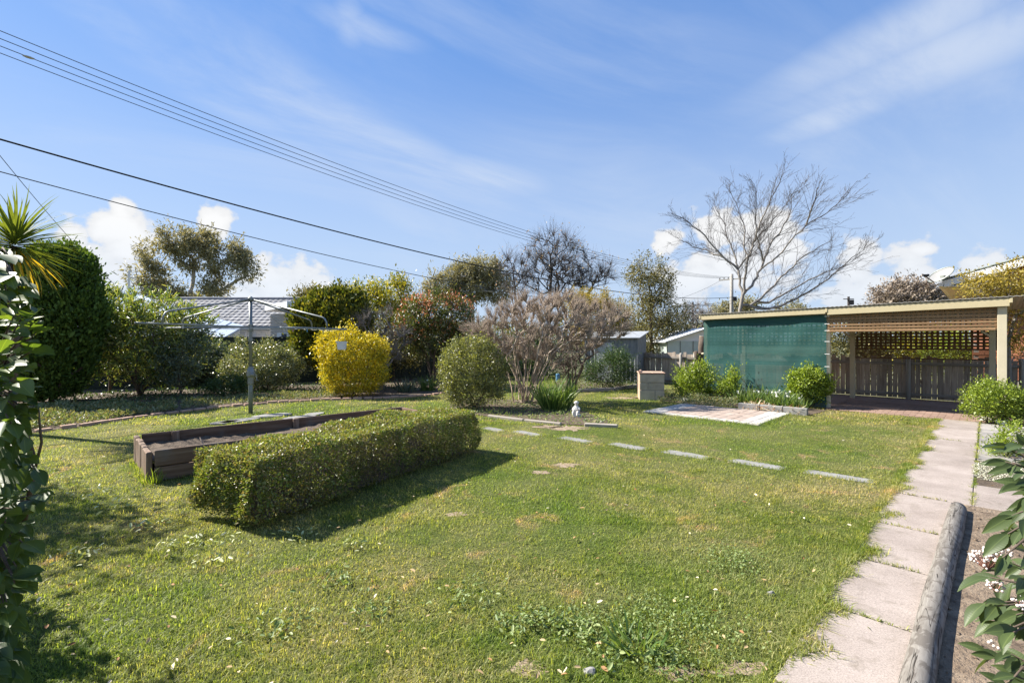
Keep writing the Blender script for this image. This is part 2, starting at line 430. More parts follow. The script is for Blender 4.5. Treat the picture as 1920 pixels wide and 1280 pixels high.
M['pole'] = woodmat('power_pole', (0.20, 0.19, 0.17), (0.30, 0.285, 0.26), (0.38, 0.36, 0.33), 'z', 0.1, grain=12)

def logmat():
    m = MN('weathered_log'); co = m.n('ShaderNodeTexCoord').outputs['Object']
    mp = m.n('ShaderNodeMapping'); mp.inputs['Scale'].default_value = (1.6, 20, 20); m.L.new(co, mp.inputs[0])
    f = m.noise(mp.outputs[0], 1.6, 7, 0.65, 1.2)
    mp2 = m.n('ShaderNodeMapping'); mp2.inputs['Scale'].default_value = (4.5, 9, 9); m.L.new(co, mp2.inputs[0])
    g = m.noise(mp2.outputs[0], 1.3, 4, 0.6, 1.5)
    col = m.ramp(f, [(0.22, (0.06, 0.052, 0.045)), (0.42, (0.165, 0.15, 0.132)), (0.7, (0.245, 0.228, 0.205))])
    col = m.mix(m.ramp(g, [(0.50, 0.0), (0.56, 0.75)], ), col, (0.095, 0.082, 0.07))
    mp3 = m.n('ShaderNodeMapping'); mp3.inputs['Scale'].default_value = (0.9, 14, 14); m.L.new(co, mp3.inputs[0])
    cr = m.noise(mp3.outputs[0], 1.5, 3, 0.5, 0.8)
    crk = m.ramp(cr, [(0.485, 1.0), (0.497, 0.0), (0.503, 0.0), (0.515, 1.0)])
    col = m.mix(m.math('SUBTRACT', 1.0, crk), col, (0.03, 0.025, 0.02))
    m.set(col, 0.85, 0.2); m.bump(m.math('ADD', m.math('MULTIPLY', f, 0.5), crk), 0.6, 0.006); return m.m
M['log'] = logmat()
def concretemat():
    m = MN('path_concrete'); v = m.coord('World')
    col = m.ramp(m.noise(v, 2.0, 5, 0.6), [(0.3, (0.235, 0.197, 0.172)), (0.55, (0.30, 0.255, 0.225)), (0.75, (0.355, 0.305, 0.272))])
    sp = m.noise(v, 130, 3, 0.7); col = m.mix(1.0, col, m.ramp(sp, [(0.28, 0.62), (0.5, 1.0), (0.72, 1.28)]), 'MULTIPLY')
    st = m.noise(v, 7, 5, 0.65, 0.6); col = m.mix(m.ramp(st, [(0.55, 0.0), (0.72, 0.6)]), col, (0.15, 0.125, 0.095))
    col = m.objvar(col, 0.14); m.set(col, 0.9, 0.2); m.bump(sp, 0.5, 0.003); return m.m
M['concrete'] = concretemat()

def shadecloth():
    m = MN('green_shade_cloth'); v = m.coord('Object', (1, 1, 1))
    st = m.noise(m.coord('Object', (0.6, 0.6, 22)), 1.0, 4, 0.6)
    col = m.ramp(st, [(0.3, (0.030, 0.105, 0.098)), (0.7, (0.045, 0.140, 0.130))])
    fd = m.noise(v, 1.1, 4, 0.6); col = m.mix(1.0, col, m.ramp(fd, [(0.3, (0.80, 0.84, 0.84)), (0.7, (1.18, 1.12, 1.1))]), 'MULTIPLY')
    m.set(col, 0.75, 0.2)
    wv = m.n('ShaderNodeTexWave', bands_direction='Z', wave_type='BANDS'); wv.inputs['Scale'].default_value = 20; wv.inputs['Distortion'].default_value = 1.5
    m.L.new(v, wv.inputs['Vector']); m.bump(wv.outputs['Fac'], 0.25, 0.004)
    tr = m.n('ShaderNodeBsdfTransparent'); tl = m.n('ShaderNodeBsdfTranslucent'); m.L.new(col, tl.inputs[0])
    m1 = m.n('ShaderNodeMixShader'); m1.inputs[0].default_value = 0.25; m.L.new(m.b.outputs[0], m1.inputs[1]); m.L.new(tl.outputs[0], m1.inputs[2])
    m2 = m.n('ShaderNodeMixShader'); m2.inputs[0].default_value = 0.10; m.L.new(m1.outputs[0], m2.inputs[1]); m.L.new(tr.outputs[0], m2.inputs[2])
    m.L.new(m2.outputs[0], m.out.inputs['Surface']); return m.m
M['cloth'] = shadecloth()

# lawn colour, shared by the turf under the blades and the blades themselves
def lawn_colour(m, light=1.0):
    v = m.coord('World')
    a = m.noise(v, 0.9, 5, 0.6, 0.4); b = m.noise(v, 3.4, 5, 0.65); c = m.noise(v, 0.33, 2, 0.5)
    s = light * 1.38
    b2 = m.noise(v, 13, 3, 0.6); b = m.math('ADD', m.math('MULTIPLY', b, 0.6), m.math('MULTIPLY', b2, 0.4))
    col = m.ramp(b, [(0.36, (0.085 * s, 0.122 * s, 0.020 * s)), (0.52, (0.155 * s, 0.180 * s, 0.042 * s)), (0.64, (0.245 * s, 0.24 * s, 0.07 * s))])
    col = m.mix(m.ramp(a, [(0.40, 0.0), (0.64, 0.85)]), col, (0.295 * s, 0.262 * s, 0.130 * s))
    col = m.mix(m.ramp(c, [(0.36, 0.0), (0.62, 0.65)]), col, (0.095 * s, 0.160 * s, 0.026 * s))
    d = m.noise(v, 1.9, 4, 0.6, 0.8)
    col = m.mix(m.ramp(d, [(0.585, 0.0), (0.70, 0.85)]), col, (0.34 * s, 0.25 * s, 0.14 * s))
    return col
def lawnmat():
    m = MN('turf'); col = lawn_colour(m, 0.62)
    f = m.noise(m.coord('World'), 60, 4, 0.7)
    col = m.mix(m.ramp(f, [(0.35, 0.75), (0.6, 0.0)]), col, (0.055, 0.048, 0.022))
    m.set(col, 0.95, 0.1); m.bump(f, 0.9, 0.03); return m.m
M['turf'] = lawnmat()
def blademat():
    m = MN('grass_blade'); col = lawn_colour(m, 1.0)
    r = m.n('ShaderNodeNewGeometry').outputs['Random Per Island']
    k = m.ramp(r, [(0.0, (0.45, 0.52, 0.45)), (0.4, (0.95, 0.98, 0.95)), (0.74, (1.2, 1.15, 1.05)), (0.84, (1.6, 1.4, 1.7)), (1.0, (2.1, 1.75, 2.6))])
    col = m.mix(1.0, col, k, 'MULTIPLY')
    m.set(col, 0.5, 0.3)
    t = m.n('ShaderNodeBsdfTranslucent'); m.L.new(m.mix(1.0, col, (1.6, 1.6, 0.55), 'MULTIPLY'), t.inputs[0])
    mx = m.n('ShaderNodeMixShader'); mx.inputs[0].default_value = 0.5
    m.L.new(m.b.outputs[0], mx.inputs[1]); m.L.new(t.outputs[0], mx.inputs[2]); m.L.new(mx.outputs[0], m.out.inputs['Surface'])
    return m.m
M['blade'] = blademat()
M['farground'] = surf('far_ground', (0.06, 0.075, 0.03), (0.13, 0.12, 0.06), 0.3, 0.95, 0.2, 3, 'World', var=0)

M['bark'] = surf('brown_bark', (0.07, 0.052, 0.040), (0.15, 0.115, 0.09), 12, 0.9, 0.5, 40, 'World')
M['greybark'] = surf('grey_bark', (0.16, 0.14, 0.125), (0.29, 0.26, 0.235), 9, 0.85, 0.3, 40, 'World')
M['darktwig'] = surf('dark_twig', (0.055, 0.047, 0.045), (0.10, 0.085, 0.08), 9, 0.85, 0.1, 40, 'World')
M['paletwig'] = surf('pale_twig', (0.27, 0.21, 0.16), (0.42, 0.34, 0.27), 5, 0.8, 0.1, 40, 'World')
M['silverbark'] = surf('silver_bark', (0.20, 0.18, 0.155), (0.33, 0.30, 0.265), 4, 0.8, 0.2, 40, 'World')
M['gumbark'] = surf('gum_bark', (0.30, 0.27, 0.23), (0.46, 0.42, 0.37), 4, 0.8, 0.2, 40, 'World')
M['greenstem'] = surf('green_stem', (0.07, 0.08, 0.03), (0.12, 0.12, 0.05), 8, 0.7, 0.1, 40, 'World')

# ---------------------------------------------------------------- plants
T_DIA = (np.array([[0, 0, 0], [0.45, 0.5, 0.12], [1, 0, 0], [0.45, -0.5, 0.12]]), np.array([[0, 3, 2, 1]]))
T_OVAL = (np.array([[0, 0, 0], [0.3, 0.42, 0.10], [0.72, 0.40, 0.08], [1, 0, -0.04], [0.72, -0.40, 0.08], [0.3, -0.42, 0.10]]),
          np.array([[0, 3, 2, 1], [0, 5, 4, 3]]))
T_LANCE = (np.array([[0, 0, 0], [0.35, 0.5, 0.05], [0.75, 0.36, -0.02], [1, 0, -0.10], [0.75, -0.36, -0.02], [0.35, -0.5, 0.05]]),
           np.array([[0, 3, 2, 1], [0, 5, 4, 3]]))
T_STRAP = (np.array([[0, 0.5, 0], [0, -0.5, 0], [0.4, 0.5, 0.0], [0.4, -0.5, 0.0], [0.75, 0.38, -0.06], [0.75, -0.38, -0.06], [1.0, 0.06, -0.22], [1.0, -0.06, -0.22]]),
           np.array([[0, 1, 3, 2], [2, 3, 5, 4], [4, 5, 7, 6]]))
T_SPRAY = (np.array([[0, 0, 0], [0.5, 0.5, 0.06], [1.0, 0.16, 0.0], [0.9, 0, 0.0], [1.0, -0.16, 0.0], [0.5, -0.5, 0.06]]),
           np.array([[0, 3, 2, 1], [0, 5, 4, 3]]))

def nrm(a): return a / np.maximum(np.linalg.norm(a, axis=-1, keepdims=True), 1e-9)
def leaves(c, outward, L, Wd, tmpl, r, up=0.3, rnd=0.7, outw=0.6, lsd=0.25, nup=0.6):
    n = len(c); z = np.array([0, 0, 1.0])
    t = nrm(outw * outward + up * z + rnd * r.normal(size=(n, 3)))
    n0 = r.normal(size=(n, 3)) * 0.7 + outward * 0.6 + z * nup
    nn = nrm(n0 - (n0 * t).sum(1, keepdims=True) * t); b = np.cross(nn, t)
    s = L * np.clip(1 + lsd * r.normal(size=(n, 1)), 0.45, 1.8)
    tv, tf = tmpl; k = len(tv); w = Wd / L
    V = (c[:, None, :] + s[:, None] * (tv[None, :, 0:1] * t[:, None] + tv[None, :, 1:2] * w * b[:, None] + tv[None, :, 2:3] * nn[:, None])).reshape(-1, 3)
    F = (tf[None] + (np.arange(n) * k)[:, None, None]).reshape(-1, tf.shape[1])
    return V, F
def tubes(p0, p1, r0, r1, ns=4):
    d = nrm(p1 - p0); a = np.where(np.abs(d[:, 2:3]) < 0.9, np.array([[0, 0, 1.0]]), np.array([[1.0, 0, 0]]))
    x = nrm(np.cross(a, d)); y = np.cross(d, x); n = len(p0)
    an = np.arange(ns) * 2 * np.pi / ns
    ring = np.cos(an)[None, :, None] * x[:, None] + np.sin(an)[None, :, None] * y[:, None]
    V = np.concatenate([p0[:, None] + ring * r0[:, None, None], p1[:, None] + ring * r1[:, None, None]], 1).reshape(-1, 3)
    k = np.arange(ns); k2 = (k + 1) % ns
    q = np.stack([k, k2, k2 + ns, k + ns], 1)
    F = (q[None] + (np.arange(n) * 2 * ns)[:, None, None]).reshape(-1, 4)
    return V, F

def blobs_of(Y, lst):
    out = []
    for b in lst:
        px, py, rx, ry = b[:4]; dY = b[4] if len(b) > 4 else 0.0
        c = Wp(px, py, Y + dY); k = Y / FOC
        out.append((np.array(c), np.array([rx * k, (rx + ry) / 2 * k * (b[5] if len(b) > 5 else 1.0), ry * k])))
    return out
def clusters(blobs, n, r, shell=0.5, zmin=0.03, inner=0.5):
    cen = np.array([b[0] for b in blobs]); rad = np.array([b[1] for b in blobs])
    w = (rad.prod(1)) ** (2 / 3); w /= w.sum()
    got = []; outs = []; tot = 0
    for _ in range(12):
        i = r.choice(len(blobs), size=n * 2, p=w)
        d = nrm(r.normal(size=(n * 2, 3))); q = shell + (1 - shell) * np.sqrt(r.random((n * 2, 1)))
        p = cen[i] + d * rad[i] * q
        dd = (np.linalg.norm((p[:, None] - cen[None]) / rad[None], axis=2)).min(1)
        ok = (dd > inner) & (p[:, 2] > zmin)
        got.append(p[ok]); outs.append(nrm(d[ok] / rad[i][ok])); tot += ok.sum()
        if tot >= n: break
    return np.concatenate(got)[:n], np.concatenate(outs)[:n]
def leaf_cloud(cl, out, n, sig, r, zmin=0.02):
    w = r.gamma(1.6, 1.0, len(cl)); sg = (sig * (0.55 + 0.9 * r.random(len(cl))))[:, None]
    i = r.choice(len(cl), size=n, p=w / w.sum())
    p = cl[i] + r.normal(size=(n, 3)) * sg[i]
    o = nrm(out[i] + 0.6 * nrm(p - cl[i] + 1e-6))
    ok = p[:, 2] > zmin
    return p[ok], o[ok]

def mst(roots, pts, r, bf=0.35, seg=0.35, bow=0.12, first_ok=0):
    """branch graph: roots is a list of polylines; every point joins the nearest branch. returns nodes, parents"""
    P = []; par = []; plen = []; ok = []
    for line in roots:
        last = -1 if not P else 0
        for j, q in enumerate(line):
            q = np.array(q, dtype=float)
            if j == 0 and P: last = 0; continue
            P.append(q); par.append(last)
            plen.append(0.0 if last < 0 else plen[last] + np.linalg.norm(q - P[last]))
            ok.append(j >= first_ok); last = len(P) - 1
    cap = len(P) + len(pts) * 14
    A = np.zeros((cap, 3)); A[:len(P)] = P; PL = np.full(cap, 0.0); PL[:len(P)] = plen
    OK = np.zeros(cap); OK[:len(P)] = np.where(np.array(ok), 0, 1e6); n = len(P)
    base = A[0]
    for p in pts[np.argsort(np.linalg.norm(pts - base, axis=1))]:
        d = np.linalg.norm(A[:n] - p, axis=1)
        j = int(np.argmin(d + bf * PL[:n] + OK[:n])); L = d[j]
        k = max(1, min(12, int(math.ceil(L / seg)))); a = A[j].copy(); off = r.normal(size=3) * bow * L; prev = j
        off[2] -= 0.04 * L
        if n + k >= cap: break
        for s in range(1, k + 1):
            t = s / k; A[n] = a + (p - a) * t + off * math.sin(math.pi * t) * (1 - 0.3 * t)
            PL[n] = PL[prev] + L / k; par.append(prev); prev = n; n += 1
    return A[:n], np.array(par)
def radii(A, par, r0, rmin, ex=0.45):
    n = len(A); ch = np.zeros(n, int); cnt = np.zeros(n)
    for i in range(n - 1, 0, -1):
        if cnt[i] == 0: cnt[i] = 1
        cnt[par[i]] += cnt[i]; ch[par[i]] += 1
    cnt[0] = max(cnt[0], 1)
    return np.maximum(r0 * (cnt / cnt[0]) ** ex, rmin), ch == 0
def branch_mesh(A, par, rad, ns=4, thin=0.012):
    i = np.arange(1, len(A)); p = par[1:]
    big = rad[i] > thin
    Vs = []; Fs = []; b = 0
    for sel, k in ((big, max(ns, 6)), (~big, 3)):
        if not sel.any(): continue
        V, F = tubes(A[p[sel]], A[i[sel]] + (A[i[sel]] - A[p[sel]]) * 0.03, np.minimum(rad[p[sel]], rad[i[sel]] * 1.6), rad[i[sel]], k)
        Vs.append(V); Fs.append(F + b); b += len(V)
    return np.concatenate(Vs), np.concatenate(Fs)
def twigs(A, par, tips, r, n, L, up=0.5, outc=None, spread=0.8, seg=3, r0=0.004):
    """fine twigs at the branch ends"""
    idx = np.where(tips)[0]; idx = idx[r.integers(len(idx), size=n)]
    d0 = nrm(A[idx] - A[par[idx]]); back = r.random((n, 1)) * 0.9
    st = A[idx] - (A[idx] - A[par[idx]]) * back
    d = nrm(d0 + spread * r.normal(size=(n, 3)) + np.array([0, 0, up]))
    Ls = L * (0.5 + r.random((n, 1))); P0 = []; P1 = []; R0 = []; R1 = []
    cur = st
    for s in range(seg):
        nx = cur + d * Ls / seg; P0.append(cur); P1.append(nx)
        R0.append(np.full(n, r0 * (1 - s / (seg + 0.6)))); R1.append(np.full(n, r0 * (1 - (s + 1) / (seg + 0.6))))
        cur = nx; d = nrm(d + 0.25 * r.normal(size=(n, 3)) + np.array([0, 0, 0.12 * up]))
    return tubes(np.concatenate(P0), np.concatenate(P1), np.concatenate(R0), np.concatenate(R1), 3), cur
def join(*VF):
    Vs = []; Fs = []; b = 0
    for V, F in VF: Vs.append(V); Fs.append(F + b); b += len(V)
    return np.concatenate(Vs), np.concatenate(Fs)

def plant(name, label, cat, base, Y, blobs, mat, n, L, Wd, tmpl=T_DIA, ncl=200, sig=0.08, shell=0.55, inner=0.5, stems=5, r0=0.03,
          bark='bark', up=0.3, rnd=0.7, outw=0.6, nup=0.6, trunk=None, seed=1, tree=False, limbs=60, group=None, extra=None, world_blobs=None, spread=0.25, rmin=0.004, core=0.18, bow=0.12, shoots=0.14):
    """a shrub or tree: stems reaching into the crown and a leaf mass in clumps"""
    r = np.random.default_rng(seed)
    base = Vector(base)
    t = thing(name, label, cat, base, group)
    bl = world_blobs if world_blobs is not None else blobs_of(Y, blobs)
    cl, out = clusters(bl, ncl, r, shell, inner=inner)
    b = np.array(base); top = np.mean([x[0] for x in bl], axis=0)
    roots = []
    if trunk is not None: roots = [[b] + [np.array(q) for q in trunk]]
    else:
        for k in range(stems):
            a = r.random() * 6.28; e = b + (top - b) * (0.35 + 0.25 * r.random()) + np.array([math.cos(a), math.sin(a), 0]) * spread * (0.5 + r.random())
            roots.append([b, b + (e - b) * 0.45 + r.normal(size=3) * 0.03, e])
    A, par = mst(roots, cl[r.choice(len(cl), min(limbs, len(cl)), replace=False)], r, bf=0.3, seg=max(0.12, 0.1 * np.max(bl[0][1])), first_ok=1, bow=bow)
    A[:, 2] = np.maximum(A[:, 2], b[2] - 0.02)
    rad, tips = radii(A, par, r0, rmin)
    V, F = branch_mesh(A, par, rad)
    obj_np('trunk' if tree else 'stems', V, F, M[bark], t, smooth=True, kind=None if tree else 'stuff')
    p, o = leaf_cloud(cl, out, n, sig, r)
    VF = [leaves(p, o, L, Wd, tmpl, r, up, rnd, outw, nup=nup)]
    if core:            # older leaves deeper in the crown
        c2, o2 = clusters(bl, max(60, ncl // 2), r, 0.05, inner=0.0)
        p2, o2 = leaf_cloud(c2, o2, int(n * core), sig * 1.4, r)
        VF.append(leaves(p2, o2, L * 1.25, Wd * 1.25, tmpl, r, up, 1.0, 0.2))
    if shoots:          # young shoots that break the outline
        j = r.choice(np.where(out[:, 2] > -0.2)[0], max(6, int(ncl * shoots))); ns = 14
        d = nrm(out[j] * 0.7 + r.normal(size=(len(j), 3)) * 0.35 + np.array([0, 0, 0.55])); ln = sig * (1.5 + 3.0 * r.random((len(j), 1)))
        f = r.random((len(j), ns, 1)); p4 = (cl[j][:, None] + d[:, None] * ln[:, None] * f).reshape(-1, 3) + r.normal(size=(len(j) * ns, 3)) * L * 0.25
        VF.append(leaves(p4, np.repeat(d, ns, 0), L * 0.9, Wd * 0.9, tmpl, r, 0.2, 0.5, 0.9))
    V, F = join(*VF)
    obj_np('crown' if tree else 'foliage', V, F, mat, t, kind='stuff')
    if extra:
        en, emat, ncount, eL, eW, etm, cond = extra
        sel = cond(cl, out); c3, o3 = cl[sel], out[sel]
        p3, o3 = leaf_cloud(c3, o3, ncount, sig * 0.8, r); p3 = p3 + o3 * sig * 0.9
        V, F = leaves(p3, o3, eL, eW, etm, r, 0.6, 0.5, 0.7); obj_np(en, V, F, emat, t, kind='stuff')
    return t
# ---------------------------------------------------------------- ground
gm = MB(); gm.add([(-900, -300, -0.06), (900, -300, -0.06), (900, 1500, -0.06), (-900, 1500, -0.06)], [(0, 1, 2, 3)])
g = gm.build('ground', M['farground']); g['kind'] = 'structure'
LAWN = [(-23, -2.5), (17, -2.5), (14, 10.3), (4.6, 19.9), (3.0, 24.2), (-2.7, 21.8), (-23, 11.2)]
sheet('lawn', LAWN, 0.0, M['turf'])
def gpoly(pp): return [tuple(G(*p)[:2]) for p in pp]
edge_px = [(-60, 824), (57, 812), (150, 800), (250, 785), (337, 774), (410, 765), (500, 757), (600, 751), (700, 748), (780, 744), (838, 738)]
LEFTBED = gpoly(edge_px) + [(-2.8, 21.5), (-23, 11.0)]
ISLAND = gpoly([(842, 770), (880, 776), (920, 782), (985, 789), (1060, 796), (1150, 801), (1140, 790), (1105, 776), (1080, 764), (1060, 752), (960, 750), (880, 746), (845, 752)])
FARBED = gpoly([(1045, 737), (1100, 735), (1150, 731), (1198, 724), (1199, 716), (1100, 704), (1040, 706)])
SCREENBED = gpoly([(1235, 752), (1290, 757), (1385, 764), (1440, 769), (1520, 778), (1552, 770), (1440, 757), (1330, 747), (1250, 744)])
RB0 = Vector((1.387, 2.4, 0))
def PT(t, d, z=0.0): return RB0 + U * t + D * d + Vector((0, 0, z))
RIGHTBED = [tuple(PT(t, d)[:2]) for t, d in ((-2.2, 0.465), (3.6, 0.465), (3.6, 3.5), (-2.2, 3.5))]
RIGHTBED2 = [tuple(PT(t, d)[:2]) for t, d in ((4.7, 0.62), (10.3, 0.62), (10.3, 3.0), (4.7, 3.0))]
for nm, pl in (('garden_border', LEFTBED), ('island_bed', ISLAND), ('shed_bed', FARBED), ('screen_bed', SCREENBED)):
    sheet(nm, pl, 0.012, M['bedsoil'])
sheet('garden_bed', RIGHTBED, 0.048, M['soil'], thick=0.05); sheet('side_bed', RIGHTBED2, 0.012, M['bedsoil'])

# clods and crumbs on the bare bed
def crumbs(name, label, poly, n, smin, smax, mat, seed, z0=0.012):
    r = np.random.default_rng(seed); P = np.array(poly); lo = P.min(0); hi = P.max(0)
    p = lo + r.random((n, 2)) * (hi - lo); p = p[inpoly(p, poly)]; n = len(p)
    base = np.array([[1, 0, 0], [-1, 0, 0], [0, 1, 0], [0, -1, 0], [0, 0, 1], [0, 0, -1.0]]); 
    f = np.array([[0, 2, 4], [2, 1, 4], [1, 3, 4], [3, 0, 4], [2, 0, 5], [1, 2, 5], [3, 1, 5], [0, 3, 5]])
    s = smin + (smax - smin) * r.random((n, 1, 1)) ** 3
    V = base[None] * s * (0.6 + 0.7 * r.random((n, 6, 1))) + r.normal(size=(n, 6, 3)) * s * 0.22
    a = r.random(n) * 6.28; c, sn = np.cos(a)[:, None], np.sin(a)[:, None]
    X = V[..., 0] * c - V[..., 1] * sn; Yv = V[..., 0] * sn + V[..., 1] * c
    V = np.stack([X + p[:, 0:1], Yv + p[:, 1:2], V[..., 2] * 0.7 + z0 + s[:, :, 0] * 0.2], -1).reshape(-1, 3)
    F = (f[None] + (np.arange(n) * 6)[:, None, None]).reshape(-1, 3)
    o = obj_np(name, V, F, mat, smooth=False, origin=(p[0, 0], p[0, 1], 0)); tag(o, label, 'soil', kind='stuff')
def inpoly(p, poly):
    x, y = p[:, 0], p[:, 1]; ins = np.zeros(len(p), bool); j = len(poly) - 1
    for i in range(len(poly)):
        xi, yi = poly[i][:2]; xj, yj = poly[j][:2]
        c = ((yi > y) != (yj > y)) & (x < (xj - xi) * (y - yi) / (yj - yi + 1e-12) + xi)
        ins ^= c; j = i
    return ins
crumbs('soil_clods', 'loose brown clods lying on the bare bed beside the log', RIGHTBED, 7500, 0.003, 0.020, M['soil'], 4, z0=0.048)

# ---------------------------------------------------------------- path and paving
PATH = [tuple(PT(t, d)[:2]) for t, d in ((-2.2, 0.0), (10.35, 0.0), (10.35, 0.6), (3.64, 0.6), (3.64, 0.46), (-2.2, 0.46))]
CROSS = [tuple(PT(t, d)[:2]) for t, d in ((3.68, 0.5), (4.62, 0.5), (4.62, 2.6), (3.68, 2.6))]
path = sheet('concrete_path', PATH, 0.016, M['bedsoil'])
bounds = [-2.2, -1.15, -0.25, 0.68, 1.58, 2.53, 3.67, 5.7, 7.65, 9.0, 10.33]
for i in range(len(bounds) - 1):
    t0, t1 = bounds[i], bounds[i + 1]
    gap = 0.011 if t1 < 4 or abs(t1 - 7.65) < 0.01 or abs(t0 - 7.65) < 0.01 else 0.003
    wd = 0.46 if t1 < 3.7 else 0.6
    c = PT((t0 + t1) / 2, wd / 2, 0.012 + random.uniform(-0.004, 0.004))
    piece('slab', (t1 - t0 - 2 * gap, wd, 0.05), c, M['concrete'], path, rotz=ANG_U + random.uniform(-0.006, 0.006), bevel=0.006)
cross = piece('slab', (0.93, 2.1, 0.05), PT(4.15, 1.655, 0.010), M['concrete'], path, rotz=ANG_U, bevel=0.006)
STONES = []
# slate strip beside the path
strip = [tuple(PT(t, d)[:2]) for t, d in ((6.25, 0.603), (10.3, 0.603), (10.3, 1.35), (6.25, 1.35))]
sl = sheet('slate_strip', strip, 0.017, M['mortar'])
r_ = random.Random(5); t = 6.28
while t < 10.2:
    w = r_.uniform(0.28, 0.5); d = 0.605
    while d < 1.30:
        h = min(r_.uniform(0.22, 0.42), 1.34 - d)
        if h < 0.08: break
        x0, x1 = t + 0.01, min(t + w, 10.28) - 0.01
        j = lambda: r_.uniform(-0.025, 0.025)
        q = [PT(x0 + j(), d + 0.01), PT(x1 + j(), d + 0.01 + abs(j())), PT(x1 + j(), d + h - 0.01), PT(x0 + j(), d + h - 0.01 - abs(j()))]
        m = MB(); z = 0.028 + r_.uniform(0, 0.004)
        m.add([p + Vector((0, 0, z)) for p in q] + [p + Vector((0, 0, 0.004)) for p in q], [(0, 1, 2, 3), (0, 4, 5, 1), (1, 5, 6, 2), (2, 6, 7, 3), (3, 7, 4, 0)])
        m.build('slate', M['slate'], sl, origin=(q[0] + q[2]) / 2); d += h
    t += w
# stepping stones
grp = 'stepping stones across the lawn'
names = ['first of the row, by the concrete path', 'second from the concrete path', 'third from the concrete path', 'fourth from the concrete path', 'fifth from the concrete path', 'sixth from the concrete path', 'last of the row, beside the clipped hedge']
st_px = [(1571, 893, 0.72), (1416, 870, 0.66), (1286, 852, 0.66), (1177, 837, 0.64), (1079, 824.5, 0.64), (990, 812.5, 0.64), (925, 805, 0.55)]
for i, (px, py, L) in enumerate(st_px):
    p = G(px, py); hx, hy = L / 2, 0.125
    rz = ANG_D + random.uniform(-0.05, 0.05)
    bm = bmesh.new()
    vs = []
    for (a, b) in ((-1, -0.8), (-0.3, -1), (0.5, -0.95), (1, -0.85), (1.02, 0.1), (0.98, 0.9), (0.2, 1.0), (-0.6, 0.95), (-1.0, 0.8)):
        vs.append(bm.verts.new((a * hx * random.uniform(0.96, 1.03), b * hy * random.uniform(0.8, 1.1), 0.008)))
    f = bm.faces.new(vs); e = bmesh.ops.extrude_face_region(bm, geom=[f])
    bmesh.ops.translate(bm, vec=(0, 0, -0.05), verts=[v for v in e['geom'] if isinstance(v, bmesh.types.BMVert)])
    bmesh.ops.recalc_face_normals(bm, faces=bm.faces)
    me = bpy.data.meshes.new('stepping_stone'); bm.to_mesh(me); bm.free(); me.materials.append(M['stone'])
    o = bpy.data.objects.new('stepping_stone', me); link(o, None, Matrix.Translation(p) @ Matrix.Rotation(rz, 4, 'Z'))
    tag(o, 'flat grey stepping stone sunk in the lawn, ' + names[i], 'stone', grp)
    STONES.append([(p.x + math.cos(rz) * a * hx - math.sin(rz) * b * hy, p.y + math.sin(rz) * a * hx + math.cos(rz) * b * hy) for a, b in ((-.96, -.85), (.97, -.85), (.97, .85), (-.96, .85))])
# flagstones by the clothes hoist
flg = [(452, 789, 0.9, 0.35, 'beside the raised bed wall'), (512, 780, 0.85, 0.5, 'under the winding handle'), (560, 784, 0.75, 0.45, 'largest of its group'), (420, 793, 0.55, 0.3, 'small, at the shaded end of its group'), (590, 777, 0.5, 0.35, 'at the sunny end of its group')]
for (px, py, a, b, w) in flg:
    p = G(px, py); rz = ANG_U + random.uniform(-0.3, 0.3); n = 7
    m = MB(); q = []
    for k in range(n):
        an = 2 * math.pi * k / n; q.append(p + Matrix.Rotation(rz, 3, 'Z') @ Vector((math.cos(an) * a / 2 * random.uniform(0.85, 1.1), math.sin(an) * b / 2 * random.uniform(0.85, 1.1), 0)))
    m.add([v + Vector((0, 0, 0.026)) for v in q] + [v + Vector((0, 0, -0.02)) for v in q], [tuple(range(n))] + [(k, k + n, (k + 1) % n + n, (k + 1) % n) for k in range(n)])
    tag(m.build('flagstone', M['stone'], origin=p), 'pale irregular flagstone near the clothes hoist post, ' + w, 'stone', 'flagstones at the clothes hoist')
    STONES.append([tuple(v[:2]) for v in q])
# small brick patio with a white border
PL = G(1205, 773); n_a, n_b = 12, 20
PB = lambda a, b, z=0.0: PL + D * a + U * b + Vector((0, 0, z))
PATIO = [tuple(PB(a, b)[:2]) for a, b in ((-0.02, -0.02), (2.46, -0.02), (2.46, 2.02), (-0.02, 2.02))]
pat = sheet('brick_patio', PATIO, 0.008, M['mortar'])
for i in range(12):
    for j in range(10):
        a, b = 0.102 + i * 0.204, 0.102 + j * 0.203
        if i < 2 or i >= 10 or j < 1:
            piece('paver', (0.196, 0.196, 0.05), PB(a, b, 0.004 + random.uniform(-.002, .003)), M['whitepaver'], pat, rotz=ANG_D + random.uniform(-.015, .015), bevel=0.004)
        else:
            for k in (-0.25, 0.25):
                piece('brick', (0.197, 0.096, 0.05), PB(a, b + k * 0.203, 0.002 + random.uniform(-.003, .003)), M['paver'], pat, rotz=ANG_D + random.uniform(-.02, .02), bevel=0.004)
# grey kerb blocks behind the patio
for i, w in enumerate(('beside the round lime shrub', 'between two other kerb blocks', 'behind the patio corner, weedy')):
    a = G(1385, 767); b = G(1515, 779); L = (b - a).length / 3; x = (b - a).normalized()
    o = piece('kerb_block', (L - 0.01, 0.12, 0.17), a + x * L * (2.5 - i) + Vector((0, 0, 0.07)), M['stone'], None, rotz=math.atan2(x.y, x.x) + random.uniform(-.02, .02), bevel=0.008)
    tag(o, 'grey concrete kerb block edging the daffodil bed, ' + w, 'kerb', 'kerb blocks behind the patio')
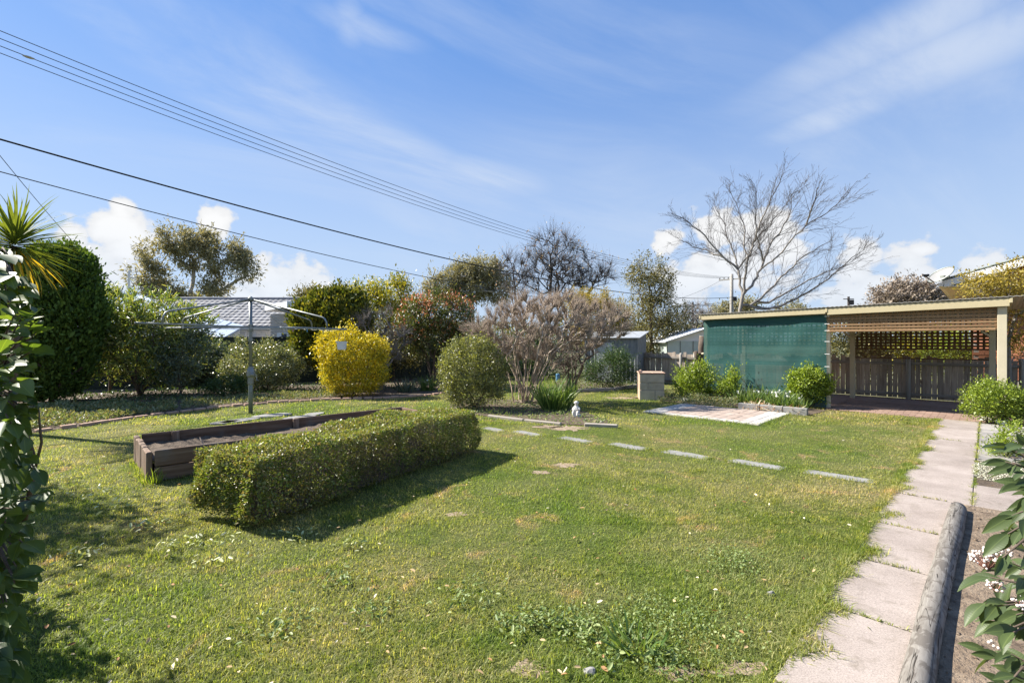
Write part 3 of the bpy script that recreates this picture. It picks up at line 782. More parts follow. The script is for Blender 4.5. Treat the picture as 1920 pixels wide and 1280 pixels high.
# brick edging of the left border
eg = thing('brick_edging', 'row of sunken brown bricks edging the shady garden border', 'edging', G(250, 785))
pts = [G(*p) for p in edge_px]; acc = 0
for i in range(1, len(pts) - 1):
    a, b = pts[i], pts[i + 1]; L = (b - a).length; x = (b - a) / L; k = int(L / 0.235)
    for j in range(k):
        piece('brick', (0.225, 0.09, 0.09), a + x * (j + 0.5) * L / k + Vector((0, 0, 0.015 + random.uniform(-.012, .01))), M['claycap'], eg, rotz=math.atan2(x.y, x.x) + random.uniform(-.05, .05), bevel=0.006)
# timber edgings
def timber(a, b, w, h, label):
    a = G(*a); b = G(*b)
    o = beam('edging_timber', a + Vector((0, 0, h / 2 - 0.02)), b + Vector((0, 0, h / 2 - 0.02)), w, h, M['edging'], None, bevel=0.012)
    tag(o, label, 'edging', 'timber edgings of the garden beds')
timber((916, 782), (982, 790), 0.08, 0.075, 'short grey timber edging below the mid-lawn evergreen shrub')
timber((984, 790), (1052, 797), 0.08, 0.07, 'grey timber edging in front of the dark strappy clump')
timber((1096, 799), (1158, 802), 0.085, 0.085, 'weathered timber edging beside the statue and rubble')
timber((1058, 736), (1150, 732), 0.10, 0.12, 'long pale timber edging under the dark shrub at the shed')
timber((1151, 732), (1198, 725), 0.10, 0.12, 'pale timber edging ending at the corrugated shed corner')

# ---------------------------------------------------------------- log
def build_log():
    a = PT(-1.6, 0.50, 0.066); L = 4.95; n = 16; k = 40
    V = []; F = []
    for i in range(k + 1):
        t = i / k; rr = 0.062 * (1 + 0.03 * math.sin(t * 9) + 0.025 * math.sin(t * 23 + 1)) * (0.93 if i in (0, k) else 1)
        for j in range(n):
            an = 2 * math.pi * j / n; q = rr * (1 + 0.03 * math.sin(3 * an + t * 5) + random.uniform(-0.012, 0.012))
            V.append((t * L, q * math.cos(an) + 0.02 * math.sin(t * 4), q * math.sin(an)))
    for i in range(k):
        for j in range(n):
            j2 = (j + 1) % n; F.append((i * n + j, (i + 1) * n + j, (i + 1) * n + j2, i * n + j2))
    F.append(tuple(range(n))); F.append(tuple(reversed(range(k * n, (k + 1) * n))))
    me = bpy.data.meshes.new('garden_log'); me.from_pydata(V, [], F); me.update(); me.materials.append(M['log'])
    for p in me.polygons: p.use_smooth = len(p.vertices) == 4
    o = bpy.data.objects.new('garden_log', me); link(o, None, Matrix.Translation(a) @ Matrix.Rotation(ANG_U, 4, 'Z'))
    tag(o, 'long weathered grey pine log lying between path and bare soil bed', 'log')
build_log()
def rock(name, p, s, mat, label, group=None, flat=0.65, seed=0):
    bm = bmesh.new(); bmesh.ops.create_icosphere(bm, subdivisions=2, radius=1.0); r = random.Random(seed)
    ax = [Vector((r.uniform(-1, 1), r.uniform(-1, 1), r.uniform(-1, 1))).normalized() for _ in range(7)]
    for v in bm.verts:
        for a in ax:
            d = v.co.dot(a)
            if d > 0.62: v.co -= a * (d - 0.62)
        v.co *= 1 + r.uniform(-.05, .05)
        v.co = Vector((v.co.x * s * r.choice((1, 1)), v.co.y * s * 0.8, v.co.z * s * flat))
    me = bpy.data.meshes.new(name); bm.to_mesh(me); bm.free(); me.materials.append(mat)
    o = bpy.data.objects.new(name, me); link(o, None, Matrix.Translation(Vector(p) + Vector((0, 0, s * flat * 0.45))) @ Matrix.Rotation(r.random() * 6, 4, 'Z'))
    return tag(o, label, 'rock', group)
rk = 'rubble rocks at the garden beds'
for k, (px, py, s, lb) in enumerate([(1806, 958, 0.07, 'tan sandstone rock against the log end'), (1824, 962, 0.05, 'small tan rock next to the log-end rock'), (1832, 968, 0.035, 'flat pinkish stone chip near the log end'), (1893, 965, 0.05, 'reddish stone at the bed corner under the flowering shrub')]):
    rock('rock', G(px, py), s, M['sandstone'], lb, rk, seed=k)
for k, (px, py, s, lb, mt) in enumerate([(1097, 789, 0.055, 'grey pebble in the rubble beside the statue', 'stone'), (1105, 788, 0.06, 'orange rock in the rubble beside the statue', 'sandstone'), (1118, 792, 0.06, 'yellowish rock between statue and edging timber', 'sandstone'), (1128, 792, 0.05, 'pale lumpy rock at the end of the rubble', 'whitepaver'), (1283, 753, 0.13, 'white rock at the patio corner beside the low cover', 'whitepaver')]):
    rock('rock', G(px, py), s, M[mt], lb, rk, seed=20 + k)
for k, (px, py, s, lb) in enumerate([(1447, 1114, 0.03, 'small grey stone half sunk in the lawn near the path'), (1105, 1262, 0.035, 'brown pebble on the bare patch of lawn')]):
    rock('rock', G(px, py), s, M['stone'], lb, rk, seed=40 + k)

# ---------------------------------------------------------------- raised bed
def raised_bed():
    bl = Vector((-5.02, 6.42, 0)); u = Vector((0.735, 0.678, 0)); d = Vector((0.678, -0.735, 0))
    L, Wd, H = 4.0, 1.36, 0.36
    t = thing('raised_bed', 'old brown sleeper raised garden bed filled with dry soil', 'garden bed', bl + u * L / 2 + d * Wd / 2)
    az = math.atan2(u.y, u.x); ad = math.atan2(d.y, d.x)
    for side, off in (('b', 0.025), ('f', Wd - 0.025)):
        for k, (z, h) in enumerate(((0.085, 0.17), (0.27, 0.19))):
            for s0, s1 in ((0.05, L / 2 - 0.01), (L / 2 + 0.01, L)):
                piece('sleeper', (s1 - s0, 0.05, h - 0.008), bl + u * (s0 + s1) / 2 + d * (off + (0.012 if (k == 1) == (side == 'f') else 0)) + Vector((0, 0, z)), M['sleeper'], t, rotz=az + random.uniform(-.004, .004), bevel=0.008, jit=k + 1)
    for k in range(2):
        piece('sleeper', (Wd - 0.12, 0.05, 0.175), bl + u * (L - 0.03) + d * Wd / 2 + Vector((0, 0, 0.09 + k * 0.18)), M['sleeper'], t, rotz=ad, bevel=0.008, jit=4)
    nb = 7
    for k in range(nb):
        w = Wd / nb
        h = H + random.uniform(-0.012, 0.015)
        piece('upright_board', (0.055, w - 0.006, h), bl + d * (k + 0.5) * w + u * random.uniform(-0.008, 0.008) + Vector((0, 0, h / 2 - 0.01)), M['sleeperup'], t, rotz=az + random.uniform(-.02, .02), bevel=0.01, jit=k % 3 + 1)
    for s in (0.42, 2.02, 3.6):
        piece('stake', (0.09, 0.04, 0.37), bl + u * s + d * 0.085 + Vector((0, 0, 0.175)), M['sleeperup'], t, rotz=az, bevel=0.006)
    # soil with a lumpy top
    n1, n2 = 60, 22; r = np.random.default_rng(3); P = []
    for i in range(n1):
        for j in range(n2):
            a = 0.05 + (L - 0.1) * i / (n1 - 1); b = 0.05 + (Wd - 0.1) * j / (n2 - 1)
            z = 0.215 + 0.02 * math.sin(a * 3 + b * 2) + 0.015 * math.sin(a * 11) * math.cos(b * 9) + r.normal() * 0.009
            q = bl + u * a + d * b; P.append((q.x, q.y, z))
    F = [(i * n2 + j, i * n2 + j + 1, (i + 1) * n2 + j + 1, (i + 1) * n2 + j) for i in range(n1 - 1) for j in range(n2 - 1)]
    obj_np('soil', np.array(P), np.array(F), M['bedsoil'], t, smooth=True)
    m = MB(); pts = []
    for i in range(24):
        a = 0.12 + 3.6 * i / 23; q = bl + u * a + d * (1.02 - 0.10 * math.sin(a * 1.3) - 0.15 * a / 4); pts.append(q + Vector((0, 0, 0.262 + 0.006 * math.sin(a * 5))))
    m.tube(pts, 0.014, 8); tag(m.build('irrigation_hose', M['black'], smooth=True), 'black irrigation hose lying on the soil of the raised bed', 'hose')
    m = MB(); a = bl + u * 0.62 + d * 0.92 + Vector((0, 0, 0.25)); m.tube([a, a + Vector((-0.06, 0.02, 0.07)), a + Vector((-0.1, 0.05, 0.11))], 0.006, 6)
    tag(m.build('twig', M['paletwig']), 'pale broken twig sticking out of the raised bed soil', 'twig')
    return [tuple((bl + u * a + d * b)[:2]) for a, b in ((-0.03, -0.02), (L, -0.02), (L, Wd + 0.02), (-0.03, Wd + 0.02))]
BEDPOLY = raised_bed()

# ---------------------------------------------------------------- rotary clothes hoist
def hoist():
    b = G(470, 775); t = thing('clothes_hoist', 'galvanised rotary clothes hoist with four long arms on the lawn', 'clothesline', b)
    m = MB(); m.tube([b + Vector((0, 0, -0.05)), b + Vector((0, 0, 0.95))], 0.045, 14); m.build('lower_post', M['galvdull'], t, smooth=True)
    m = MB(); m.tube([b + Vector((0, 0, 0.9)), b + Vector((0, 0, 2.53))], 0.035, 14); m.build('upper_post', M['galv'], t, smooth=True)
    m = MB(); m.lathe(b, [(0.05, 0.64), (0.062, 0.66), (0.062, 0.80), (0.085, 0.84), (0.085, 0.93), (0.06, 1.0), (0.048, 1.02), (0.048, 1.05)], 16)
    m.tube([b + Vector((0.03, -0.05, 0.87)), b + Vector((0.13, -0.08, 0.87))], 0.04, 10)
    hs = m.build('winder_housing', M['galv'], t, smooth=False)
    m = MB(); c = b + Vector((0.13, -0.08, 0.87)); m.tube([c, c + Vector((0.05, -0.01, 0)), c + Vector((0.06, -0.02, -0.12)), c + Vector((0.11, -0.03, -0.13))], 0.009, 8); m.build('crank_handle', M['galv'], hs)
    m = MB(); m.lathe(b, [(0.046, 1.82), (0.052, 1.83), (0.052, 1.98), (0.046, 1.99)], 14); m.build('hub', M['galv'], t)
    m = MB(); m.lathe(b, [(0.05, 2.50), (0.055, 2.52), (0.055, 2.57), (0.02, 2.60)], 14); m.build('cap', M['galv'], t)
    m = MB(); m.lathe(b, [(0.045, 1.60), (0.05, 1.61), (0.05, 1.66), (0.045, 1.67)], 14); m.build('collar', M['galv'], t)
    angs = [R(a) for a in (73.5, 163.5, 253.5, -16.5)]; ends = []
    for i, a in enumerate(angs):
        x = Vector((math.cos(a), math.sin(a), 0)); dr = -0.07 if i == 3 else 0.0
        z0 = b + Vector((0, 0, 1.92))
        m = MB(); m.tube([z0 + x * 0.04, z0 + x * 1.3 + Vector((0, 0, dr * 0.4)), z0 + x * 2.48 + Vector((0, 0, dr))], 0.019, 8); ar = m.build('arm', M['galv'], t, smooth=True)
        top = b + Vector((0, 0, 2.53)); p1 = z0 + x * 1.88 + Vector((0, 0, 0.24 + dr * 0.7)); p3 = z0 + x * 2.0 + Vector((0, 0, dr * 0.75))
        m = MB(); m.tube([top + x * 0.04, p1, p1 + x * 0.06 + Vector((0, 0, -0.035)), p1 + x * 0.10 + Vector((0, 0, -0.10)), p3], 0.018, 8); m.build('brace', M['galv'], t, smooth=True)
        m = MB(); m.tube([z0 + x * 1.05 + Vector((0, 0, dr * .4)), top + x * 0.06 + Vector((0, 0, -0.06))], 0.004, 5); m.build('stay_wire', M['galv'], t)
        ends.append((z0, x, dr))
    for k in range(7):
        rr = 0.75 + k * 0.28
        for i in range(4):
            z0, x, dr = ends[i]; _, x2, dr2 = ends[(i + 1) % 4]
            a = z0 + x * rr + Vector((0, 0, 0.02 + dr * rr / 2.5)); c = z0 + x2 * rr + Vector((0, 0, 0.02 + dr2 * rr / 2.5)); mid = (a + c) / 2 - Vector((0, 0, 0.02 + 0.015 * rr))
            m = MB(); m.tube([a, (a * 0.6 + mid * 0.4) - Vector((0, 0, .004)), mid, (c * 0.6 + mid * 0.4) - Vector((0, 0, .004)), c], 0.0022, 4); m.build('line', M['galv'], t)
    # peg basket on the arm end
    z0, x, dr = ends[3]; p = z0 + x * 2.36 + Vector((0, 0, dr))
    kb = thing('peg_basket', 'small white plastic peg basket hanging from a clothes hoist arm', 'basket', p + Vector((0, 0, -0.45)))
    m = MB(); zt, zb = -0.25, -0.42; wt, wb = 0.085, 0.068; yb = 0.05
    V = [p + Vector((sx_ * w, sy_ * w * 0.8, z)) for (w, z) in ((wt, zt), (wb, zb)) for (sx_, sy_) in ((-1, -1), (1, -1), (1, 1), (-1, 1))]
    V += [p + Vector((sx_ * (w - .006), sy_ * (w - .006) * 0.8, z)) for (w, z) in ((wt, zt), (wb, zb + .008)) for (sx_, sy_) in ((-1, -1), (1, -1), (1, 1), (-1, 1))]
    F = [(0, 4, 5, 1), (1, 5, 6, 2), (2, 6, 7, 3), (3, 7, 4, 0), (4, 7, 6, 5), (8, 9, 13, 12), (9, 10, 14, 13), (10, 11, 15, 14), (11, 8, 12, 15), (12, 13, 14, 15), (0, 1, 9, 8), (1, 2, 10, 9), (2, 3, 11, 10), (3, 0, 8, 11)]
    m.add(V, F); m.build('tub', M['plasticwhite'], kb)
    m = MB(); m.box(p + Vector((0, -wt * 0.8 - 0.004, zt - 0.012)), (2 * wt + 0.02, 0.01, 0.022)); m.build('rim', M['plasticwhite'], kb)
    m = MB(); m.tube([p + Vector((-wt + .01, 0, zt)), p + Vector((-0.03, 0, -0.05)), p + Vector((0, 0, 0.022)), p + Vector((0.03, 0, -0.05)), p + Vector((wt - .01, 0, zt))], 0.004, 6); m.build('hook', M['galv'], kb)
    pm = [surf('blue_peg', (0.05, 0.2, 0.4), (0.06, 0.25, 0.45), 5, 0.4, 0), surf('pale_peg', (0.5, 0.48, 0.45), (0.55, 0.53, 0.5), 5, 0.4, 0), surf('rose_peg', (0.4, 0.2, 0.2), (0.45, 0.25, 0.25), 5, 0.4, 0)]
    for k, (i, rr, c, lb) in enumerate([(3, 1.5, 0, 'blue clothes peg clipped on the arm nearest the peg basket'), (3, 0.9, 1, 'pale clothes peg clipped close to the hoist hub'), (0, 1.3, 2, 'rose clothes peg clipped on the hoist arm pointing at the yellow bush'), (2, 1.6, 1, 'pale clothes peg clipped on the hoist arm towards the camellia')]):
        z0, x, dr = ends[i]; q = z0 + x * rr + Vector((0, 0, dr * rr / 2.5))
        tag(piece('clothes_peg', (0.014, 0.03, 0.085), q + Vector((0, 0, -0.035)), pm[c], None, rotz=k, bevel=0.003), lb, 'peg', 'pegs on the clothes hoist')
hoist()

# ---------------------------------------------------------------- statue
def statue():
    p = G(1081, 781); t = thing('garden_statue', 'small weathered white garden statue of a seated figure with folded arms', 'statue', p)
    m = MB(); m.lathe(p, [(0.10, -0.01), (0.108, 0.02), (0.10, 0.04), (0.09, 0.05)], 14); m.build('plinth', M['statue'], t)
    # one continuous body grown from a skeleton
    nodes = [((0, 0, 0.10), .085), ((0, 0, 0.18), .085), ((0, .005, 0.25), .066), ((0, 0, 0.295), .036), ((0, -.008, 0.345), .056), ((0, 0, 0.385), .050),
             ((-.07, -.01, 0.245), .032), ((-.098, -.045, 0.18), .026), ((-.02, -.085, 0.19), .022), ((.07, -.01, 0.245), .032), ((.098, -.045, 0.185), .026), ((.02, -.09, 0.215), .022),
             ((-.06, -.06, 0.11), .045), ((-.065, -.10, 0.15), .036), ((-.055, -.125, 0.06), .03), ((-.055, -.16, 0.05), .024),
             ((.06, -.06, 0.11), .045), ((.065, -.10, 0.15), .036), ((.055, -.125, 0.06), .03), ((.055, -.16, 0.05), .024)]
    ed = [(0, 1), (1, 2), (2, 3), (3, 4), (4, 5), (2, 6), (6, 7), (7, 8), (2, 9), (9, 10), (10, 11), (0, 12), (12, 13), (13, 14), (14, 15), (0, 16), (16, 17), (17, 18), (18, 19)]
    nodes = [(tuple(0.8 * q for q in n[0]), n[1] * 0.8) for n in nodes]; rot = Matrix.Rotation(R(-25), 3, 'Z')
    me = bpy.data.meshes.new('body'); me.from_pydata([tuple(rot @ Vector(n[0])) for n in nodes], ed, []); me.update()
    o = bpy.data.objects.new('body', me); link(o, t, Matrix.Translation(p))
    sk = o.modifiers.new('skin', 'SKIN'); 
    for i, n in enumerate(nodes): me.skin_vertices[0].data[i].radius = (n[1], n[1])
    me.skin_vertices[0].data[0].use_root = True
    o.modifiers.new('sub', 'SUBSURF').levels = 2; o.modifiers['sub'].render_levels = 2
    me.materials.append(M['statue'])
    m = MB(); c = p + rot @ Vector((0, -0.01, 0.296))
    m.lathe(c, [(0.050, -0.010), (0.056, 0.0), (0.048, 0.018), (0.03, 0.034), (0.01, 0.042)], 12); m.build('cap', M['statue'], t, smooth=True)
    m = MB(); f = p + rot @ Vector((0, -0.052, 0.274)); m.lathe(f, [(0.006, -0.01), (0.011, -0.005), (0.010, 0.005), (0.003, 0.012)], 8); m.build('nose', M['statue'], t, smooth=True)
statue()

# ---------------------------------------------------------------- block pillar (old incinerator)
def pillar():
    p = G(1226, 750) + Vector((0, 0.3, 0)); rz = R(-10); t = thing('block_pillar', 'squat tan block incinerator with a clay tile cap beside the patio', 'incinerator', p)
    X = Matrix.Rotation(rz, 3, 'Z') @ Vector((1, 0, 0)); Yv = Matrix.Rotation(rz, 3, 'Z') @ Vector((0, 1, 0))
    w = 0.66
    m = MB(); m.box(p + Vector((0, 0, 0.36)), (w - 0.05, w - 0.05, 0.74), rz); m.build('mortar_core', M['mortar'], t)
    for c, (z, h, cuts) in enumerate(((0.13, 0.27, (0.0, 0.62, 1)), (0.375, 0.195, (0, 0.34, 1)), (0.595, 0.215, (0, 1.0)))):
        for a, b in zip(cuts[:-1], cuts[1:]):
            for s in (-1, 1):
                piece('block', (w * (b - a) - 0.012, 0.09, h), p + X * (w * ((a + b) / 2 - 0.5)) + Yv * s * (w / 2 - 0.045 + (0.012 if c == 1 else 0) * -1) + Vector((0, 0, z)), M['block'], t, rotz=rz + random.uniform(-.01, .01), bevel=0.006)
        for s in (-1, 1):
            piece('block', (0.09, w - 0.19, h), p + X * s * (w / 2 - 0.045) + Vector((0, 0, z)), M['claycap'] if s < 0 else M['block'], t, rotz=rz, bevel=0.006)
    for a in (-0.25, 0.25):
        piece('cap_tile', (0.345, 0.70, 0.035), p + X * a * 0.70 + Vector((0, 0, 0.735)), M['claycap'], t, rotz=rz + random.uniform(-.03, .03), bevel=0.006)
    m = MB(); m.tube([p - X * 0.33 - Yv * 0.30 + Vector((0, 0, 0.77)), p - X * 0.25 + Yv * 0.25 + Vector((0, 0, 0.77))], 0.03, 8); m.build('cap_roll', M['claycap'], t)
pillar()
# ---------------------------------------------------------------- carport
CO = G(1552, 765)                       # foot of the middle front post
def CP(a, b, z): return CO + D * a + U * b + Vector((0, 0, z))
BAY = 2.93; DEP = 3.0
def ztop(a): return 2.42 + 0.018 * a     # the roof edge climbs a little to the right
def carport():
    t = thing('carport', 'cream timber carport with brown lattice and a green shade cloth bay', 'carport', CO)
    pm = M['cream']
    for a, b, h in ((0, 0, 2.3), (BAY, 0, 2.3), (-BAY, 0, 2.2), (0, DEP, 2.3), (BAY - 0.12, DEP, 2.3), (-BAY, DEP, 2.2)):
        s = 0.115 if (a, b) != (BAY, 0) else 0.135
        if (a, b) == (0, 0): s = 0.085
        piece('post', (s, s, h), CP(a, b + (0.07 if b == 0 and a < 1 else 0), h / 2 - 0.02), pm, t, rotz=ANG_D, bevel=0.006)
    # fascia, two lengths
    for a0, a1, h in ((-BAY - 0.12, -0.02, 0.13), (0.02, BAY + 0.1, 0.16)):
        beam('fascia', CP(a0, -0.13, ztop(a0) - 0.03 - h / 2), CP(a1, -0.13, ztop(a1) - 0.03 - h / 2), 0.03, h, M['creamtrim'], t)
    for a in (0.0, BAY + 0.12, -BAY - 0.12):
        beam('rafter_end', CP(a, -0.155, ztop(a) - 0.075), CP(a, DEP + 0.2, ztop(a) - 0.16), 0.045, 0.10, M['creamtrim'], t)
    for a in (-BAY / 2, BAY / 2):
        beam('rafter', CP(a, -0.03, ztop(a) - 0.09), CP(a, DEP + 0.2, ztop(a) - 0.17), 0.045, 0.10, pm, t)
    # roof sheet, corrugated across
    m = MB(); n = 150; V = []; F = []
    for i in range(n + 1):
        a = -BAY - 0.25 + (2 * BAY + 0.75) * i / n; c = 0.006 * (1 if (i // 1) % 2 else -1)
        V += [CP(a, -0.17, ztop(a) + c), CP(a, DEP + 0.35, ztop(a) - 0.09 + c)]
    for i in range(n): F.append((2 * i, 2 * i + 2, 2 * i + 3, 2 * i + 1))
    k = len(V); V += [v - Vector((0, 0, 0.008)) for v in V]; F += [tuple(reversed([q + k for q in f])) for f in F]
    for i in range(n): F.append((2 * i, 2 * i + k, 2 * i + 2 + k, 2 * i + 2))
    m.add(V, F); m.build('roof', M['roofmetal'], t)
    # barge at the right end
    beam('barge', CP(BAY + 0.42, -0.2, ztop(BAY) - 0.06), CP(BAY + 0.42, DEP + 0.25, ztop(BAY) - 0.14), 0.03, 0.09, M['eave'], t)
    # lattice panels
    def panel(name, b, a0, a1, z0, z1, sp, w, mat, off):
        fr = beam(name, CP(a0, b + 0.02, z1 + 0.0), CP(a1, b + 0.02, z1 + 0.0), 0.018, 0.05, mat, t)
        k = int((a1 - a0) / sp)
        for i in range(k + 1):
            a = a0 + (a1 - a0) * i / k
            piece('upright_strip', (z1 - z0, 0.009, w), CP(a, b + off, (z0 + z1) / 2), mat, fr, M=Matrix.Rotation(ANG_D, 4, 'Z') @ Matrix.Rotation(R(90), 4, 'Y') @ Matrix.Rotation(random.uniform(-.006, .006), 4, 'Y'))
        kz = max(2, int(round((z1 - z0) / (sp * 0.82))))
        for i in range(kz + 1):
            z = z0 + (z1 - z0) * i / kz
            piece('cross_strip', (a1 - a0 + 0.03, 0.009, w), CP((a0 + a1) / 2, b, z), mat, fr, rotz=ANG_D)
        return fr
    panel('front_lattice', -0.028, 0.02, BAY - 0.09, 1.855, 2.265, 0.078, 0.040, M['lattice'], 0.011)
    beam('lattice_rail', CP(0.0, -0.04, 1.85), CP(BAY - 0.09, -0.04, 1.85), 0.02, 0.045, M['lattice'], t)
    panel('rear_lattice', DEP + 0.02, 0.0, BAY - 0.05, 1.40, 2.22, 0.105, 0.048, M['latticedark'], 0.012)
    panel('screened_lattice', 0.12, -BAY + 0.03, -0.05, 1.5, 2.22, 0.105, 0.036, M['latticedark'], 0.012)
    # thin slat blind under the rear lattice
    for i in range(7):
        z = 1.19 + 0.028 * i
        piece('blind_slat', (BAY - 0.1, 0.006, 0.019), CP(BAY / 2, DEP + 0.03, z), M['latticedark'], t, rotz=ANG_D)
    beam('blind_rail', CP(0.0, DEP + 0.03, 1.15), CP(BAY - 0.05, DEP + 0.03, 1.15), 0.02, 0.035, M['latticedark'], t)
    # brackets
    for a, s in ((0, 1), (0, -1), (BAY - 0.12, -1)):
        beam('bracket', CP(a + s * 0.03, DEP - 0.07, 1.72), CP(a + s * 0.2, DEP - 0.07, 1.86), 0.03, 0.05, pm, t)
    beam('rear_beam', CP(-BAY, DEP - 0.07, 1.93), CP(BAY, DEP - 0.07, 1.93), 0.05, 0.12, pm, t)
    beam('front_beam', CP(-BAY, 0.05, 2.15), CP(BAY, 0.05, 2.19), 0.04, 0.22, pm, t)
    # shade cloth
    na, nz = 40, 26; V = []; F = []; r = random.Random(2)
    for i in range(na + 1):
        for j in range(nz + 1):
            a = -BAY - 0.06 + (BAY + 0.04) * i / na; z = 0.02 + (ztop(a) - 0.2) * j / nz
            V.append(CP(a, -0.03 + 0.012 * math.sin(a * 3.1 + z * 1.3) * math.sin(z * 2.2) + 0.006 * math.sin(a * 9 - z * 5) * math.sin(z * 1.4 + a) + 0.005 * math.sin(z * 18 + 0.6 * math.sin(a * 2)), z))
    for i in range(na):
        for j in range(nz): q = i * (nz + 1) + j; F.append((q, q + nz + 1, q + nz + 2, q + 1))
    m = MB(); m.add(V, F); c = m.build('shade_cloth', M['cloth'], t, smooth=True); c['label'] = 'green woven shade cloth stretched over one bay'
    # cloth ties up the post
    for z in (2.2, 2.02, 1.86, 1.6, 1.3, 1.0):
        piece('tie', (0.10, 0.006, 0.012), CP(0.0, -0.07, z), M['white'], t, rotz=ANG_D)
    return t
carport()
# carport floor
FLOOR = [tuple(CP(a, b, 0)[:2]) for a, b in ((-BAY, 0.1), (-0.05, -0.02), (0.05, -0.32), (BAY - 0.1, -0.28), (BAY + 0.6, -0.28), (BAY + 0.6, DEP + 0.6), (-BAY, DEP + 0.6))]
fl = sheet('carport_floor', FLOOR, 0.008, M['redpaver'])
cnt = 0
for j in range(22):
    for i in range(14):
        if cnt >= 295: break
        a = 0.02 + i * 0.232 + (0.116 if j % 2 else 0); b = -0.25 + j * 0.118
        if a > BAY + 0.3: continue
        piece('paver', (0.223, 0.109, 0.05), CP(a + 0.1, b, -0.006 + random.uniform(-.003, .003)), M['redpaver'], fl, rotz=ANG_D, bevel=0.004); cnt += 1

# ---------------------------------------------------------------- paling fence
def paling_fence():
    a = Vector((4.75, 19.55, 0)); b = Vector((14.2, 10.2, 0)); x = (b - a).normalized(); L = (b - a).length; nrmv = Vector((x.y, -x.x, 0))
    if nrmv.y > 0: nrmv = -nrmv
    az = math.atan2(x.y, x.x)
    t = thing('paling_fence', 'low weathered grey timber paling fence behind carport and shed', 'fence', a)
    s = 0.0; r = random.Random(9)
    while s < L:
        w = r.choice((0.10, 0.115, 0.13)); h = round(r.choice((1.09, 1.12, 1.15, 1.17)), 3)
        piece('paling', (w, 0.016, h), a + x * (s + w / 2) + nrmv * r.uniform(-.004, .004) + Vector((0, 0, h / 2 + 0.03)), M['paling'], t, M=Matrix.Rotation(az, 4, 'Z') @ Matrix.Rotation(r.uniform(-.018, .018), 4, 'Y'), bevel=0.003)
        s += w + r.choice((0.002, 0.004, 0.006, 0.008, 0.018))
    for k in range(6):
        s0, s1 = k * L / 6, (k + 1) * L / 6
        for z in (0.985, 0.14):
            beam('rail', a + x * s0 + nrmv * 0.045 + Vector((0, 0, z)), a + x * s1 + nrmv * 0.045 + Vector((0, 0, z + r.uniform(-.01, .01))), 0.05, 0.075, M['rail'], t)
    for k in range(7):
        q = a + x * (0.1 + k * (L - 0.2) / 6) + nrmv * 0.12
        m = MB(); m.tube([q + Vector((0, 0, -0.05)), q + Vector((0, 0, 1.12)), q + Vector((0, 0, 1.17))], [0.062, 0.056, 0.04], 9); m.build('post', M['pole'], t, smooth=True)
paling_fence()

# ---------------------------------------------------------------- steel fence on the left
def steel_fence():
    a = Vector((-24.0, 10.7, 0)); b = Vector((1.8, 24.15, 0)); x = (b - a).normalized(); L = (b - a).length; nv = Vector((x.y, -x.x, 0)); az = math.atan2(x.y, x.x)
    t = thing('steel_fence', 'dark green ribbed steel fence behind the garden border', 'fence', a); n = 12; w = L / n; H = 1.74
    prof = []; k = 14
    for i in range(k + 1):
        s = i / k
        prof.append((s, 0.0)); 
    pts = []
    for i in range(9):
        s0 = i / 9
        pts += [(s0, 0), (s0 + 0.055, 0), (s0 + 0.07, 0.03), (s0 + 0.095, 0.03)]
    pts.append((1.0, 0))
    V = []; F = []
    for (s, o) in pts: V += [(s * (w - 0.06) - (w - 0.06) / 2, -o, 0.06), (s * (w - 0.06) - (w - 0.06) / 2, -o, H)]
    for i in range(len(pts) - 1): F.append((2 * i, 2 * i + 2, 2 * i + 3, 2 * i + 1))
    me = bpy.data.meshes.new('panel'); me.from_pydata(V, [], F); me.update(); me.materials.append(M['fence'])
    for i in range(n):
        c = a + x * w * (i + 0.5)
        o = bpy.data.objects.new('panel', me); link(o, t, Matrix.Translation(c) @ Matrix.Rotation(az, 4, 'Z'))
        piece('top_rail', (w, 0.05, 0.045), c + Vector((0, 0, H + 0.01)), M['fence'], t, rotz=az)
        piece('bottom_rail', (w, 0.05, 0.16), c + Vector((0, 0, 0.04)), M['fence'], t, rotz=az)
        piece('post', (0.06, 0.06, H + 0.05), a + x * w * i + Vector((0, 0, (H + 0.05) / 2)), M['fence'], t, rotz=az)
steel_fence()

